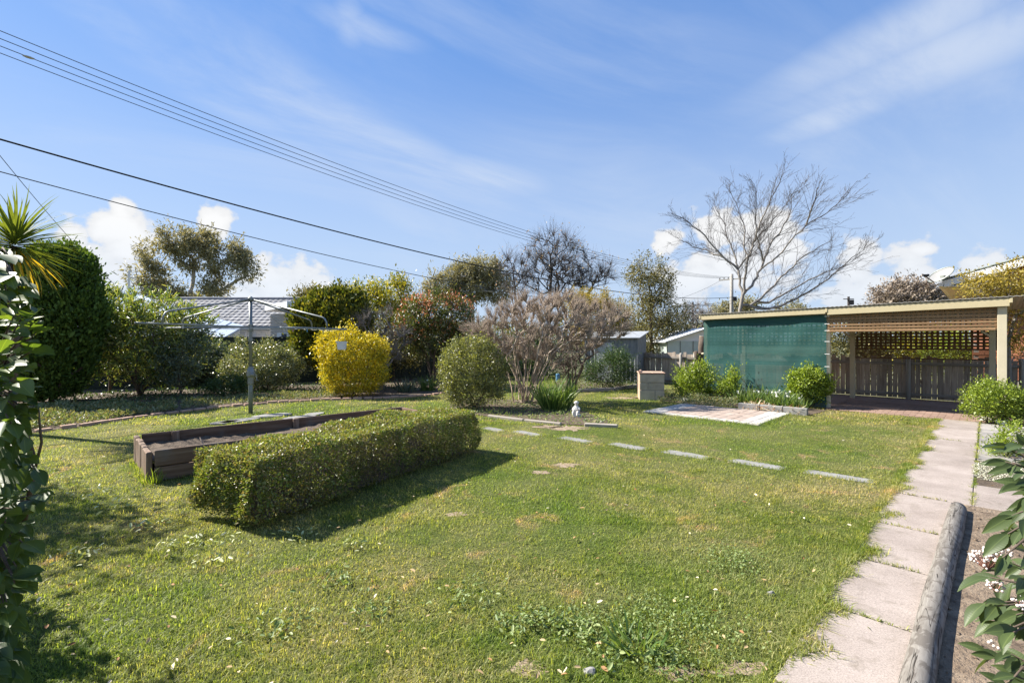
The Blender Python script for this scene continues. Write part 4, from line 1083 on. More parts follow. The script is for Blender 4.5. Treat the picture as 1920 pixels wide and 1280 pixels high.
# ---------------------------------------------------------------- corrugated shed
def shed():
    Yb = 18.0
    c0 = Wp(1195, 724, Yb); c1 = Wp(1098, 724, Yb + 0.9); c0.z = c1.z = 0
    x = (c0 - c1).normalized(); nb = Vector((-x.y, x.x, 0)); W_ = (c0 - c1).length; H = 1.72
    t = thing('garden_shed', 'grey corrugated steel garden shed half hidden by shrubs', 'shed', (c0 + c1) / 2)
    def ribbed(name, a, b, h0, h1, mat):
        L = (b - a).length; d = (b - a).normalized(); nv = Vector((d.y, -d.x, 0)); m = MB(); V = []; F = []
        n = int(L / 0.075)
        for i in range(n + 1):
            s = i / n; o = 0.012 if i % 2 else -0.012
            p = a + d * L * s + nv * o; V += [p + Vector((0, 0, 0.0)), p + Vector((0, 0, h0 + (h1 - h0) * s))]
        for i in range(n): F.append((2 * i, 2 * i + 2, 2 * i + 3, 2 * i + 1))
        m.add(V, F); return m.build(name, mat, t)
    ribbed('front_wall', c1, c0, H, H, M['shadedsteel']); ribbed('side_wall', c0, c0 + nb * 1.6, H, H + 0.22, M['shadedsteel']); ribbed('side_wall', c1 + nb * 1.6, c1, H + 0.22, H, M['shadedsteel']); ribbed('rear_wall', c0 + nb * 1.6, c1 + nb * 1.6, H + .22, H + .22, M['shadedsteel'])
    m = MB(); e = 0.12
    a, b, c, d = c1 - x * e - nb * e, c0 + x * e - nb * e, c0 + x * e + nb * (1.6 + e), c1 - x * e + nb * (1.6 + e)
    V = [p + Vector((0, 0, z)) for p, z in ((a, H - .0), (b, H - .0), (c, H + .27), (d, H + .27))]
    m.add(V + [v + Vector((0, 0, 0.03)) for v in V], [(3, 2, 1, 0), (4, 5, 6, 7), (0, 1, 5, 4), (1, 2, 6, 5), (2, 3, 7, 6), (3, 0, 4, 7)]); m.build('roof', M['zinc'], t)
    for p in (c0, c1): piece('corner_trim', (0.05, 0.05, H), p + Vector((0, 0, H / 2)), M['shadedsteel'], t, rotz=math.atan2(x.y, x.x))
    m = MB(); m.box(c1 + x * 0.75 - nb * 0.02 + Vector((0, 0, 0.8)), (0.6, 0.02, 1.5), math.atan2(x.y, x.x)); m.build('door', M['zinc'], t)
shed()
# blue drum seen between the stems of the bare shrub
m = MB(); q = G(1046, 716); m.lathe(q, [(0.07, 0), (0.08, 0.02), (0.08, 0.15), (0.085, 0.16), (0.08, 0.17), (0.08, 0.30), (0.07, 0.32), (0.02, 0.33)], 14)
tag(m.build('plastic_drum', surf('blue_plastic', (0.06, 0.17, 0.30), (0.08, 0.21, 0.36), 6, 0.5, 0.05), smooth=False), 'blue plastic drum standing behind the pale bare shrub', 'drum')

# ---------------------------------------------------------------- pale shed over the back fence
def mint_shed():
    Yb = 24.0; a = Wp(1251, 700, Yb); b = Wp(1396, 700, Yb); a.z = b.z = 0; x = Vector((1, 0, 0)); W_ = (b - a).length
    t = thing('mint_outbuilding', 'pale mint outbuilding with a white gable beyond the paling fence', 'outbuilding', (a + b) / 2)
    n = 6
    for i in range(n):
        w = W_ / n; piece('wall_panel', (w - 0.05, 0.05, 1.62), a + x * w * (i + 0.5) + Vector((0, 0, 0.81)), M['mint'], t)
        piece('cover_strip', (0.045, 0.07, 1.62), a + x * w * i + Vector((0, 0, 0.81)), M['galvdull'], t)
    ze, zr = 1.6, 2.2; mid = (a + b) / 2
    m = MB(); V = [a + Vector((0, 0.0, ze)), b + Vector((0, 0, ze)), mid + Vector((0, 0, zr))]; m.add(V + [v + Vector((0, 0.06, 0)) for v in V], [(0, 1, 2), (5, 4, 3), (0, 3, 4, 1), (1, 4, 5, 2), (2, 5, 3, 0)]); m.build('gable', M['white'], t)
    for s, p in ((-1, a), (1, b)):
        e = p + x * s * 0.18 + Vector((0, 0, ze - 0.05)); r2 = mid + Vector((0, 0, zr + 0.04)); m = MB()
        V = [e + Vector((0, -0.25, 0)), r2 + Vector((0, -0.25, 0)), r2 + Vector((0, 3.5, 0)), e + Vector((0, 3.5, 0))]
        m.add(V + [v + Vector((0, 0, 0.05)) for v in V], [(0, 1, 2, 3), (7, 6, 5, 4), (0, 4, 5, 1), (1, 5, 6, 2), (2, 6, 7, 3), (3, 7, 4, 0)]); m.build('roof', M['white'], t)
    m = MB(); m.box(mid + Vector((0, 1.75, 0.8)), (W_ - 0.1, 3.3, 1.55)); m.build('wall', M['mint'], t)
mint_shed()
def stump():
    p = Wp(1316, 700, 17.0); p.z = 0; t = thing('cut_tree_stump', 'tall sawn tree stump with pale cut ends at the paling fence', 'stump', p)
    m = MB(); m.tube([p, p + Vector((0.02, 0, 0.8)), p + Vector((-0.01, 0, 1.35)), p + Vector((0.03, 0, 1.78))], [0.16, 0.13, 0.12, 0.12], 10)
    m.tube([p + Vector((0, 0, 0.85)), p + Vector((-0.18, -.05, 1.05)), p + Vector((-0.25, -.05, 1.25))], [0.09, 0.08, 0.075], 8); m.build('trunk', M['bark'], t, smooth=True)
    m = MB(); m.lathe(p + Vector((0.03, 0, 1.78)), [(0.12, 0.0), (0.118, 0.012), (0.05, 0.014)], 12); m.build('cut_face', M['cream'], t)
    m = MB(); m.lathe(p + Vector((0.02, -0.14, 1.18)), [(0.09, -.03), (0.095, 0.0), (0.07, 0.025)], 10); m.build('cut_face', M['cream'], t)
stump()
q = Wp(1303, 700, 17.6); q.z = 0
o = piece('fence_stake', (0.10, 0.10, 1.2), q + Vector((0, 0, 0.6)), M['pole'], None, bevel=0.01); tag(o, 'squared grey timber stake standing in front of the paling fence', 'post')

# ---------------------------------------------------------------- house on the right
def brick_house():
    c = Vector((13.45, 14.0, 0)); t = thing('brick_house', 'red brick house with white barge and tiled roof beyond the carport', 'house', c)
    n = U; Lw = 5.0; H = 3.15; dep = 7.0
    bx = lambda a, b, z: c + D * a + n * b + Vector((0, 0, z))
    m = MB(); m.box(bx(Lw / 2, dep / 2, H / 2), (Lw, dep, H), ANG_D); wall = m.build('wall', M['mortar'], t)
    cnt = 0
    for k in range(31):
        for i in range(9):
            a = 0.115 + i * 0.24 + (0.12 if k % 2 else 0); z = 0.55 + k * 0.086
            if a > 2.2 or z > H - 0.05: continue
            piece('brick', (0.23, 0.03, 0.076), bx(a, -0.006, z), M['brick'], wall, rotz=ANG_D, bevel=0.003); cnt += 1
    m = MB(); m.box(bx(Lw / 2 + 1.12, 0.02, H / 2), (Lw - 2.3, 0.05, H), ANG_D); m.build('wall', M['brick'], t)
    m = MB(); m.box(bx(-0.006, dep / 2, H / 2), (0.03, dep, H), ANG_D); m.build('wall', M['brick'], t)
    # gable and roof: eave corner towards the carport, climbing to the right
    e0, sl = -0.62, math.tan(R(16)); zr = lambda a: 3.38 + (a - e0) * sl
    aR = 4.2
    V = [bx(0, 0.0, H - .02), bx(aR, 0.0, H - .02), bx(aR, 0, zr(aR) - 0.15), bx(0, 0, zr(0) - 0.15)]
    m = MB(); m.add(V + [v + n * 0.1 for v in V], [(0, 1, 2, 3), (7, 6, 5, 4), (0, 4, 5, 1), (1, 5, 6, 2), (2, 6, 7, 3), (3, 7, 4, 0)]); m.build('gable', M['brick'], t)
    beam('barge_board', bx(e0, -0.5, zr(e0) - 0.10), bx(aR, -0.5, zr(aR) - 0.10), 0.03, 0.19, M['white'], t)
    V = [bx(e0, -0.49, zr(e0) - 0.17), bx(aR, -0.49, zr(aR) - 0.17), bx(aR, 0.1, zr(aR) - 0.17), bx(e0, 0.1, zr(e0) - 0.17)]
    m = MB(); m.add(V + [v + Vector((0, 0, 0.012)) for v in V], [(0, 1, 2, 3), (7, 6, 5, 4), (0, 4, 5, 1), (2, 6, 7, 3)]); m.build('soffit', M['eave'], t)
    V = [bx(e0, -0.5, H + 0.05), bx(0.0, -0.5, H + 0.05), bx(0.0, dep, H + 0.05), bx(e0, dep, H + 0.05)]
    m = MB(); m.add(V + [v + Vector((0, 0, 0.02)) for v in V], [(0, 1, 2, 3), (7, 6, 5, 4), (0, 4, 5, 1), (1, 5, 6, 2), (2, 6, 7, 3), (3, 7, 4, 0)]); m.build('eave_lining', M['eave'], t)
    beam('gutter', bx(e0 - 0.06, -0.55, 3.27), bx(e0 - 0.06, dep, 3.27), 0.11, 0.10, M['white'], t)
    V = [bx(e0, -0.48, zr(e0) - 0.02), bx(aR, -0.48, zr(aR) - 0.02), bx(aR, dep, zr(aR) - 0.02), bx(e0, dep, zr(e0) - 0.02)]
    m = MB(); m.add(V + [v + Vector((0, 0, 0.03)) for v in V], [(3, 2, 1, 0), (4, 5, 6, 7), (0, 1, 5, 4), (1, 2, 6, 5), (2, 3, 7, 6), (3, 0, 4, 7)]); roof = m.build('roof', M['greentile'], t)
    for i in range(13):
        for j in range(4):
            a = e0 + 0.14 + i * 0.34; Mx = Matrix.Rotation(ANG_D, 4, 'Z') @ Matrix.Rotation(-math.atan(sl) + 0.05, 4, 'Y')
            piece('roof_tile', (0.40, 0.30, 0.04), bx(a, -0.36 + j * 0.31, zr(a) + 0.05), M['greentile'], roof, M=Mx, bevel=0.01)
    # satellite dish on the eave corner
    p = bx(e0 + 0.06, -0.42, zr(e0) + 0.1); d = thing('satellite_dish', 'pale grey satellite dish on the eave of the brick house', 'dish', p)
    cz = Wp(1766, 517, p.y); axis = Vector((-0.70, -0.04, 0.71)).normalized(); q = axis.to_track_quat('Z', 'Y').to_matrix()
    m = MB(); nr, na = 6, 28; V = []; F = []; Rr = 0.34
    for i in range(nr + 1):
        for k in range(na):
            rr = Rr * i / nr; an = 2 * math.pi * k / na; V.append(cz + q @ Vector((rr * math.cos(an), rr * 0.92 * math.sin(an), 0.10 * (rr / Rr) ** 2 - 0.05)))
    for i in range(nr):
        for k in range(na): F.append((i * na + k, i * na + (k + 1) % na, (i + 1) * na + (k + 1) % na, (i + 1) * na + k))
    m.add(V, F); m.build('reflector', surf('dish_grey', (0.24, 0.24, 0.24), (0.28, 0.28, 0.28), 4, 0.7, 0, spec=0.1), d, smooth=True)
    m = MB(); ring = [cz + q @ Vector((Rr * math.cos(2 * math.pi * k / na), Rr * .92 * math.sin(2 * math.pi * k / na), 0.05)) for k in range(na + 1)]; m.tube(ring, 0.012, 6, cap=False); m.build('rim', M['galvdull'], d)
    lnb = Wp(1735, 518, p.y - 0.35); low = cz + q @ Vector((0, -Rr * .9, -0.02))
    lowp = min(ring, key=lambda v: v.z)
    m = MB(); m.tube([lowp, lnb], 0.017, 6); ar = m.build('feed_arm', M['black'], d)
    m = MB(); m.tube([lnb + Vector((-0.02, 0, 0.0)), lnb + (cz - lnb).normalized() * 0.14 + Vector((0, 0, .03))], [0.03, 0.04], 8); m.box(lnb + Vector((0, 0, 0.03)), (0.14, 0.06, 0.05)); m.build('receiver', M['black'], d)
    m = MB(); m.tube([cz - axis * 0.06, p + Vector((0.25, 0.2, 0.10)), p + Vector((0.25, 0.2, -0.15))], 0.025, 8); m.box(cz - axis * 0.09, (0.12, 0.12, 0.14)); m.build('mount', M['galvdull'], d)
brick_house()

# ---------------------------------------------------------------- houses over the left fence
def tiled_house():
    x0, x1 = -21.6, -12.35; ye, yr = 26.0, 29.2; ze, zr = 2.42, 4.15
    t = thing('tiled_house', 'white house with a grey tiled roof beyond the steel fence', 'house', ((x0 + x1) / 2, 27, 0))
    m = MB(); m.box(((x0 + x1) / 2, 29.4, 1.2), (x1 - x0 - 0.4, 6.2, 2.4)); m.build('wall', M['white'], t)
    for i in range(24): piece('weatherboard', (x1 - x0 - 0.42, 0.03, 0.19), ((x0 + x1) / 2, 26.27 - 0.003, 0.1 + i * 0.1), M['white'], t, M=Matrix.Rotation(R(6), 4, 'X')) if i % 2 == 0 else None
    m = MB(); V = [Vector((x0, ye, ze)), Vector((x1, ye, ze)), Vector((x1, yr, zr)), Vector((x0, yr, zr)), Vector((x0, 2 * yr - ye, ze)), Vector((x1, 2 * yr - ye, ze))]
    m.add(V + [v - Vector((0, 0, 0.06)) for v in V], [(0, 1, 2, 3), (3, 2, 5, 4), (6, 9, 8, 7), (9, 10, 11, 8), (0, 6, 7, 1), (0, 3, 9, 6), (3, 4, 10, 9), (1, 7, 8, 2), (2, 8, 11, 5), (4, 5, 11, 10)]); roof = m.build('roof', M['tile'], t)
    sl = math.atan2(zr - ze, yr - ye); Ls = math.hypot(zr - ze, yr - ye); nr, nc = 10, 29; w = (x1 - x0) / nc; h = Ls / nr
    # one tile: a shallow wave
    V = []; F = []; k = 6
    for i in range(k + 1):
        s = i / k; o = 0.03 * (0.5 + 0.5 * math.cos(2 * math.pi * s))
        V += [(s * w - w / 2, -h * 0.56, o + 0.035), (s * w - w / 2, h * 0.56, o), (s * w - w / 2, -h * 0.56, o)]
    for i in range(k): F += [(3 * i, 3 * i + 3, 3 * i + 4, 3 * i + 1), (3 * i + 2, 3 * i + 5, 3 * i + 3, 3 * i)]
    me = bpy.data.meshes.new('roof_tile'); me.from_pydata(V, [], F); me.update(); me.materials.append(M['tile'])
    for r in range(nr):
        for c in range(nc):
            o = bpy.data.objects.new('roof_tile', me); s = (r + 0.5) / nr
            link(o, roof, Matrix.Translation((x0 + w * (c + 0.5), ye + (yr - ye) * s, ze + (zr - ze) * s + 0.012)) @ Matrix.Rotation(sl, 4, 'X'))
    m = MB(); m.tube([(x0 - 0.05, yr, zr + 0.04), (x1 + 0.05, yr, zr + 0.04)], 0.11, 8); m.build('ridge_capping', M['tile'], t)
    m = MB(); m.box(((x0 + x1) / 2, ye - 0.03, ze - 0.08), (x1 - x0, 0.10, 0.16)); m.build('gutter', M['white'], t)
    for px in (440, 500):
        wq = Wp(px, 622, 26.2); m = MB(); m.box((wq.x, 26.2, 1.75), (1.3, 0.06, 0.9)); f = m.build('window', M['white'], t); m = MB(); m.box((wq.x, 26.16, 1.75), (1.15, 0.03, 0.75)); m.build('pane', M['eave'], f)
    v = Wp(502, 568, 30.5); m = MB(); m.tube([v + Vector((0, 0, -0.6)), v + Vector((0, 0, 0.05))], 0.06, 8); m.lathe(v, [(0.11, 0.05), (0.12, 0.07), (0.12, 0.12), (0.03, 0.16)], 8); m.build('flue', M['black'], t)
tiled_house()
def pavilion():
    Yb = 24.5; a = Wp(507, 640, Yb).x; b = Wp(606, 640, Yb).x
    t = thing('flat_roof_house', 'cream and white house wing with a sharp flat roof beyond the fence', 'house', ((a + b) / 2, Yb + 2, 0))
    m = MB(); m.box(((a + b) / 2, Yb + 2.5, 1.5), (b - a, 5, 3.0)); wl = m.build('wall', M['whitebrick'], t)
    for k in range(14):
        for i in range(8):
            x = a + 0.11 + i * 0.235 + (0.117 if k % 2 else 0); z = 1.97 + k * 0.078
            if x > b - 0.5: continue
            piece('brick', (0.225, 0.03, 0.07), (x, Yb - 0.008, z), M['whitebrick'], wl, bevel=0.004)
    for k in range(8): piece('weatherboard', (b - a - 0.3, 0.03, 0.22), ((a + b) / 2 - 0.15, Yb - 0.02, 0.15 + 0.22 * k), M['white'], wl, M=Matrix.Rotation(R(5), 4, 'X'))
    m = MB(); m.box((b - 0.22, Yb - 0.03, 1.5), (0.42, 0.07, 3.0)); m.build('corner_pier', M['white'], t)
    wx = Wp(532, 640, Yb).x; m = MB(); m.box((wx, Yb - 0.05, 1.83), (0.62, 0.06, 0.42)); f = m.build('window', M['white'], t); m = MB(); m.box((wx + 0.06, Yb - 0.085, 1.83), (0.26, 0.03, 0.34)); m.build('pane', M['glass'], f)
    # roof slab, its front edge pointing at the yard
    z0 = 3.02
    pts = [Vector((a - 0.6, Yb + 0.6, z0 + 0.18)), Wp(538, 575, Yb - 1.0), Vector((b + 0.6, Yb - 0.5, z0 + 0.25)), Vector((b + 0.6, Yb + 5, z0 + 0.2)), Vector((a - 0.6, Yb + 5, z0 + 0.2))]
    zt = 0.28; m = MB(); n = len(pts)
    m.add([p for p in pts] + [p + Vector((0, 0, zt)) for p in pts], [tuple(reversed(range(n))), tuple(range(n, 2 * n))] + [(i, (i + 1) % n, (i + 1) % n + n, i + n) for i in range(n)]); m.build('roof', M['white'], t)
pavilion()
def blue_shed():
    t = thing('blue_roof_building', 'building with a pale blue metal roof behind the oleander', 'building', (-17, 23, 0))
    A, B, Cc, Dd = Wp(210, 578, 23), Wp(266, 553, 26.5), Wp(458, 611, 23.4), Wp(420, 632, 20.6)
    B2 = Wp(300, 566, 25.9)
    m = MB(); V = [A, Dd, Cc, B2, B]; n = 5
    m.add(V + [v - Vector((0, 0, 0.1)) for v in V], [tuple(range(n)), tuple(reversed(range(n, 2 * n)))] + [(i, i + n, (i + 1) % n + n, (i + 1) % n) for i in range(n)]); rf = m.build('roof', M['bluemetal'], t)
    for k in range(1, 9):
        s = k / 9; p = A.lerp(Dd, s); q = B.lerp(Cc, s); beam('roof_rib', p + Vector((0, 0, 0.012)), q + Vector((0, 0, 0.012)), 0.03, 0.03, M['bluemetal'], rf)
    m = MB(); lo = [v - Vector((0, 0, 0.1)) for v in (A, Dd, Cc, B)]; gr = [Vector((v.x, v.y, 0)) for v in lo]
    cen = sum(lo, Vector()) / 4; sh = lambda v: Vector((cen.x + (v.x - cen.x) * 0.93, cen.y + (v.y - cen.y) * 0.93, v.z - 0.02))
    lo = [sh(v) for v in lo]; gr = [Vector((v.x, v.y, 0)) for v in lo]
    m.add(lo + gr, [(0, 1, 5, 4), (1, 2, 6, 5), (2, 3, 7, 6), (3, 0, 4, 7)]); m.build('wall', M['white'], t)
    beam('gutter', Dd + Vector((0, -0.05, -0.1)), A + Vector((0, -0.05, -0.1)), 0.08, 0.10, M['white'], t)
    p = Wp(242, 560, 25.0); m = MB(); m.tube([p + Vector((0, 0, -0.6)), Wp(242, 509, 25.0)], 0.055, 8); m.lathe(Wp(242, 509, 25.0), [(0.07, 0), (0.075, 0.02), (0.05, 0.05)], 8); m.build('vent_pipe', M['eave'], t)
blue_shed()

# ---------------------------------------------------------------- poles and wires
PA = Vector((-12.8, 12.0, 0)); PB_ = Vector((24.0, 52.0, 0)); WD = (PB_ - PA); CR = Vector((0.736, -0.677, 0))
def pole():
    t = thing('power_pole', 'grey timber power pole with crossarm behind the silver bare tree', 'power pole', PB_ + CR * -0.2)
    b = PB_ + CR * -0.2
    m = MB(); m.tube([b, b + Vector((0, 0, 8.9))], [0.22, 0.17], 12); m.build('post', M['pole'], t, smooth=True)
    beam('crossarm', b + CR * -1.35 + Vector((0, 0, 8.35)), b + CR * 1.55 + Vector((0, 0, 8.35)), 0.10, 0.12, M['pole'], t)
    for o in (-1.25, -0.8, -0.35, 0.9, 1.4):
        m = MB(); m.lathe(b + CR * o + Vector((0, 0, 8.41)), [(0.03, 0), (0.06, 0.03), (0.04, 0.08), (0.07, 0.11), (0.05, 0.17), (0.02, 0.2)], 8); m.build('insulator', M['black'], t)
    m = MB(); m.box(b + CR * 0.3 + Vector((0, 0, 6.2)), (0.35, 0.3, 0.45)); m.build('junction_box', M['black'], t)
pole()
def span(name, label, a, b, sag, r, mat, group, t0=-0.06, t1=1.0, n=60):
    a = Vector(a); b = Vector(b); pts = []
    for i in range(n + 1):
        s = t0 + (t1 - t0) * i / n; p = a.lerp(b, s); p.z -= 4 * sag * s * (1 - s); pts.append(p)
    m = MB(); m.tube(pts, r, 6); o = m.build(name, mat, smooth=True, origin=pts[0]); tag(o, label, 'wire', group); return o, pts
gp = 'overhead lines to the power pole'
lb = ['highest of the four thin bare conductors above the yard', 'second highest of the four thin bare conductors', 'third thin bare conductor, carrying a pale connector', 'lowest of the four thin bare conductors']
hw = []
for i, o in enumerate((0.0, -0.45, -0.9, -1.35)):
    hw.append(span('overhead_wire', lb[i], PA + CR * o + Vector((0, 0, 9.36)), PB_ + CR * (o + 0.05) + Vector((0, 0, 8.55)), 1.4, 0.0105, M['hvwire'], gp))
thick, tp = span('overhead_cable', 'thick black insulated cable sagging across the sky', PA + Vector((0, 0, 6.65)), PB_ + Vector((0, 0, 6.4)), 1.4, 0.024, M['wire'], gp)
span('overhead_cable', 'thinner black cable sagging below the thick one', PA + Vector((0, 0, 5.84)), PB_ + Vector((0, 0, 6.1)), 1.9, 0.013, M['wire'], gp)
span('service_wire', 'fine service wire dropping steeply behind the conifer', PA + Vector((-0.2, 0.2, 6.3)), Wp(246, 560, 25.2), 0.25, 0.008, M['hvwire'], gp, t0=-0.05)
span('service_wire', 'fine service wire running level from the far pole into the olive tree', PB_ + CR * -1.2 + Vector((0, 0, 8.4)), Wp(1200, 575, 44), 0.5, 0.012, M['hvwire'], gp, t0=0.0)
span('service_wire', 'thin black wire leaving the pole below its crossarm', PB_ + Vector((0, 0, 5.8)), Wp(1290, 568, 40), 0.3, 0.016, M['wire'], gp, t0=0.0)
def near_px(pts, px): return min(pts, key=lambda p: abs(960 + FOC * p.x / p.y - px))
for (i, px, s) in ((2, 9, 0.08), (3, 4, 0.06)):
    p = near_px(hw[i][1], px); m = MB(); m.tube([p - WD.normalized() * s * 2, p - WD.normalized() * s, p, p + WD.normalized() * s], [0.015, 0.035, 0.035, 0.015], 8); m.build('connector', M['porcelain'], hw[i][0])
p = near_px(hw[3][1], 4); b = Vector((p.x, p.y, CAM_H - (123 - 640) / FOC * p.y)); k = thing('line_box', 'dark cable box hanging under the thin conductors', 'cable box', b)
m = MB(); m.box(b, (0.075, 0.08, 0.1)); m.build('case', M['black'], k, bevel=0.01)
m = MB(); m.tube([b + Vector((-0.03, 0, -0.05)), b + Vector((-0.02, 0, -0.10)), b + Vector((0.02, 0, -0.09)), b + Vector((0.03, 0, -0.05))], 0.006, 6); m.build('tail_wire', M['black'], k)
m = MB(); m.tube([b + Vector((0, 0, 0.04)), p], 0.006, 6); m.build('hanger', M['black'], k)
def far_pole():
    b = Wp(1591, 700, 100.0); b.z = 0; t = thing('distant_power_pole', 'tiny distant pole with a transformer above the carport roof', 'power pole', b)
    top = Wp(1591, 556, 100.0); m = MB(); m.tube([b, top], 0.22, 8); m.build('post', M['darktwig'], t)
    m = MB(); m.box(top + Vector((0.5, 0, -1.2)), (0.9, 0.6, 1.0)); m.build('transformer', M['darktwig'], t)
    m = MB(); m.box(top + Vector((0, 0, -0.5)), (2.2, 0.15, 0.15)); m.build('crossarm', M['darktwig'], t)
far_pole()
b = Wp(1299, 660, 70.0); b.z = 0; t = thing('distant_power_pole', 'slim distant pole with crossarm above the mint outbuilding', 'power pole', b)
m = MB(); m.tube([b, Wp(1299, 566, 70)], 0.14, 8); m.build('post', M['darktwig'], t)
m = MB(); m.box(Wp(1299, 572, 70), (1.6, 0.12, 0.12)); m.build('crossarm', M['darktwig'], t)
M['twiggrey'] = surf('grey_brown_twig', (0.06, 0.054, 0.053), (0.105, 0.094, 0.09), 6, 0.85, 0.1, 40, 'World')
# ---------------------------------------------------------------- leaf colours
Lf = {}
Lf['hedge'] = leafmat('hedge_leaf', [(0.045, 0.075, 0.014), (0.09, 0.128, 0.021), (0.128, 0.163, 0.032), (0.20, 0.22, 0.075), (0.145, 0.11, 0.057)], 0.34, 0.42, 0.5, patch=0.35, pscale=3.0)
Lf['conifer'] = leafmat('conifer_leaf', [(0.028, 0.052, 0.012), (0.048, 0.085, 0.016), (0.075, 0.115, 0.022)], 0.25, 0.6, 0.25)
Lf['thuja'] = leafmat('thuja_leaf', [(0.035, 0.050, 0.010), (0.075, 0.085, 0.014), (0.13, 0.12, 0.02)], 0.3, 0.6, 0.25)
Lf['oleander'] = leafmat('oleander_leaf', [(0.045, 0.072, 0.025), (0.085, 0.12, 0.035), (0.14, 0.165, 0.05), (0.20, 0.195, 0.07)], 0.36, 0.36, 0.5)
Lf['bluegreen'] = leafmat('blue_green_leaf', [(0.045, 0.065, 0.045), (0.075, 0.10, 0.075), (0.11, 0.13, 0.09)], 0.25, 0.45, 0.4)
Lf['greyleaf'] = leafmat('grey_green_leaf', [(0.055, 0.075, 0.030), (0.095, 0.115, 0.055), (0.15, 0.16, 0.085), (0.20, 0.19, 0.11)], 0.28, 0.35, 0.55)
Lf['yellow'] = leafmat('golden_leaf', [(0.150, 0.150, 0.016), (0.282, 0.251, 0.018), (0.387, 0.326, 0.018), (0.458, 0.387, 0.031)], 0.35, 0.4, 0.4, tcol=(1.25, 1.1, 0.5))
Lf['lime'] = leafmat('lime_leaf', [(0.088, 0.114, 0.018), (0.150, 0.167, 0.022), (0.220, 0.211, 0.026), (0.290, 0.238, 0.026)], 0.4, 0.4, 0.4, tcol=(1.3, 1.2, 0.5))
Lf['photinia'] = leafmat('photinia_leaf', [(0.035, 0.05, 0.015), (0.06, 0.075, 0.02), (0.10, 0.10, 0.03)], 0.28, 0.35, 0.5)
Lf['redtip'] = leafmat('red_new_leaf', [(0.19, 0.075, 0.042), (0.27, 0.12, 0.065), (0.34, 0.18, 0.10)], 0.35, 0.4, 0.4, tcol=(1.3, 1.0, 0.8))
Lf['midshrub'] = leafmat('mid_shrub_leaf', [(0.055, 0.065, 0.03), (0.10, 0.11, 0.05), (0.15, 0.15, 0.08), (0.17, 0.18, 0.05)], 0.33, 0.36, 0.5)
Lf['acacia'] = leafmat('acacia_leaf', [(0.12, 0.11, 0.02), (0.20, 0.17, 0.025), (0.28, 0.22, 0.03)], 0.35, 0.5, 0.3, tcol=(1.3, 1.1, 0.5))
Lf['gum'] = leafmat('gum_leaf', [(0.105, 0.105, 0.058), (0.165, 0.16, 0.09), (0.23, 0.215, 0.125)], 0.35, 0.5, 0.35, tcol=(1.2, 1.05, 0.6))
Lf['olive'] = leafmat('olive_leaf', [(0.06, 0.06, 0.022), (0.11, 0.105, 0.035), (0.17, 0.15, 0.055)], 0.28, 0.45, 0.4, tcol=(1.2, 1.1, 0.6))
Lf['fargum'] = leafmat('far_gum_leaf', [(0.13, 0.105, 0.085), (0.19, 0.155, 0.12)], 0.2, 0.6, 0.3, tcol=(1.1, 1.0, 0.8))
Lf['bright'] = leafmat('fresh_leaf', [(0.079, 0.114, 0.018), (0.132, 0.176, 0.026), (0.194, 0.238, 0.035)], 0.4, 0.4, 0.4, tcol=(1.3, 1.3, 0.45))
Lf['darkgreen'] = leafmat('dark_leaf', [(0.025, 0.045, 0.015), (0.045, 0.075, 0.022)], 0.25, 0.4, 0.4)
Lf['strap'] = leafmat('strap_leaf', [(0.04, 0.075, 0.018), (0.075, 0.12, 0.03), (0.12, 0.16, 0.045)], 0.35, 0.4, 0.4)
Lf['petal'] = leafmat('pale_petal', [(0.634, 0.607, 0.440), (0.704, 0.686, 0.581)], 0.3, 0.5, 0.3, tcol=(1, 1, 0.9))
Lf['silver'] = leafmat('silver_leaf', [(0.229, 0.238, 0.176), (0.334, 0.334, 0.255), (0.440, 0.431, 0.352)], 0.2, 0.7, 0.2, tcol=(1, 1, 0.8))
Lf['cover'] = leafmat('ground_cover_leaf', [(0.05, 0.075, 0.03), (0.10, 0.125, 0.055), (0.19, 0.20, 0.12), (0.13, 0.11, 0.05)], 0.28, 0.5, 0.3)
Lf['weed'] = leafmat('weed_leaf', [(0.07, 0.105, 0.03), (0.11, 0.15, 0.045), (0.16, 0.19, 0.075)], 0.3, 0.5, 0.35)
Lf['climber'] = leafmat('climber_leaf', [(0.106, 0.088, 0.018), (0.176, 0.145, 0.026), (0.264, 0.207, 0.035)], 0.35, 0.4, 0.4, tcol=(1.3, 1.15, 0.5))
Lf['dry'] = leafmat('dry_leaf', [(0.14, 0.07, 0.03), (0.25, 0.15, 0.07), (0.33, 0.25, 0.14), (0.42, 0.38, 0.28)], 0.2, 0.7, 0.2, tcol=(1.2, 1, 0.7))
Lf['cutleaf'] = leafmat('cut_leaf', [(0.16, 0.19, 0.05), (0.26, 0.28, 0.12), (0.38, 0.38, 0.24)], 0.2, 0.45, 0.4)

def gbase(px, Y): v = Wp(px, 640, Y); v.z = 0.0; return v

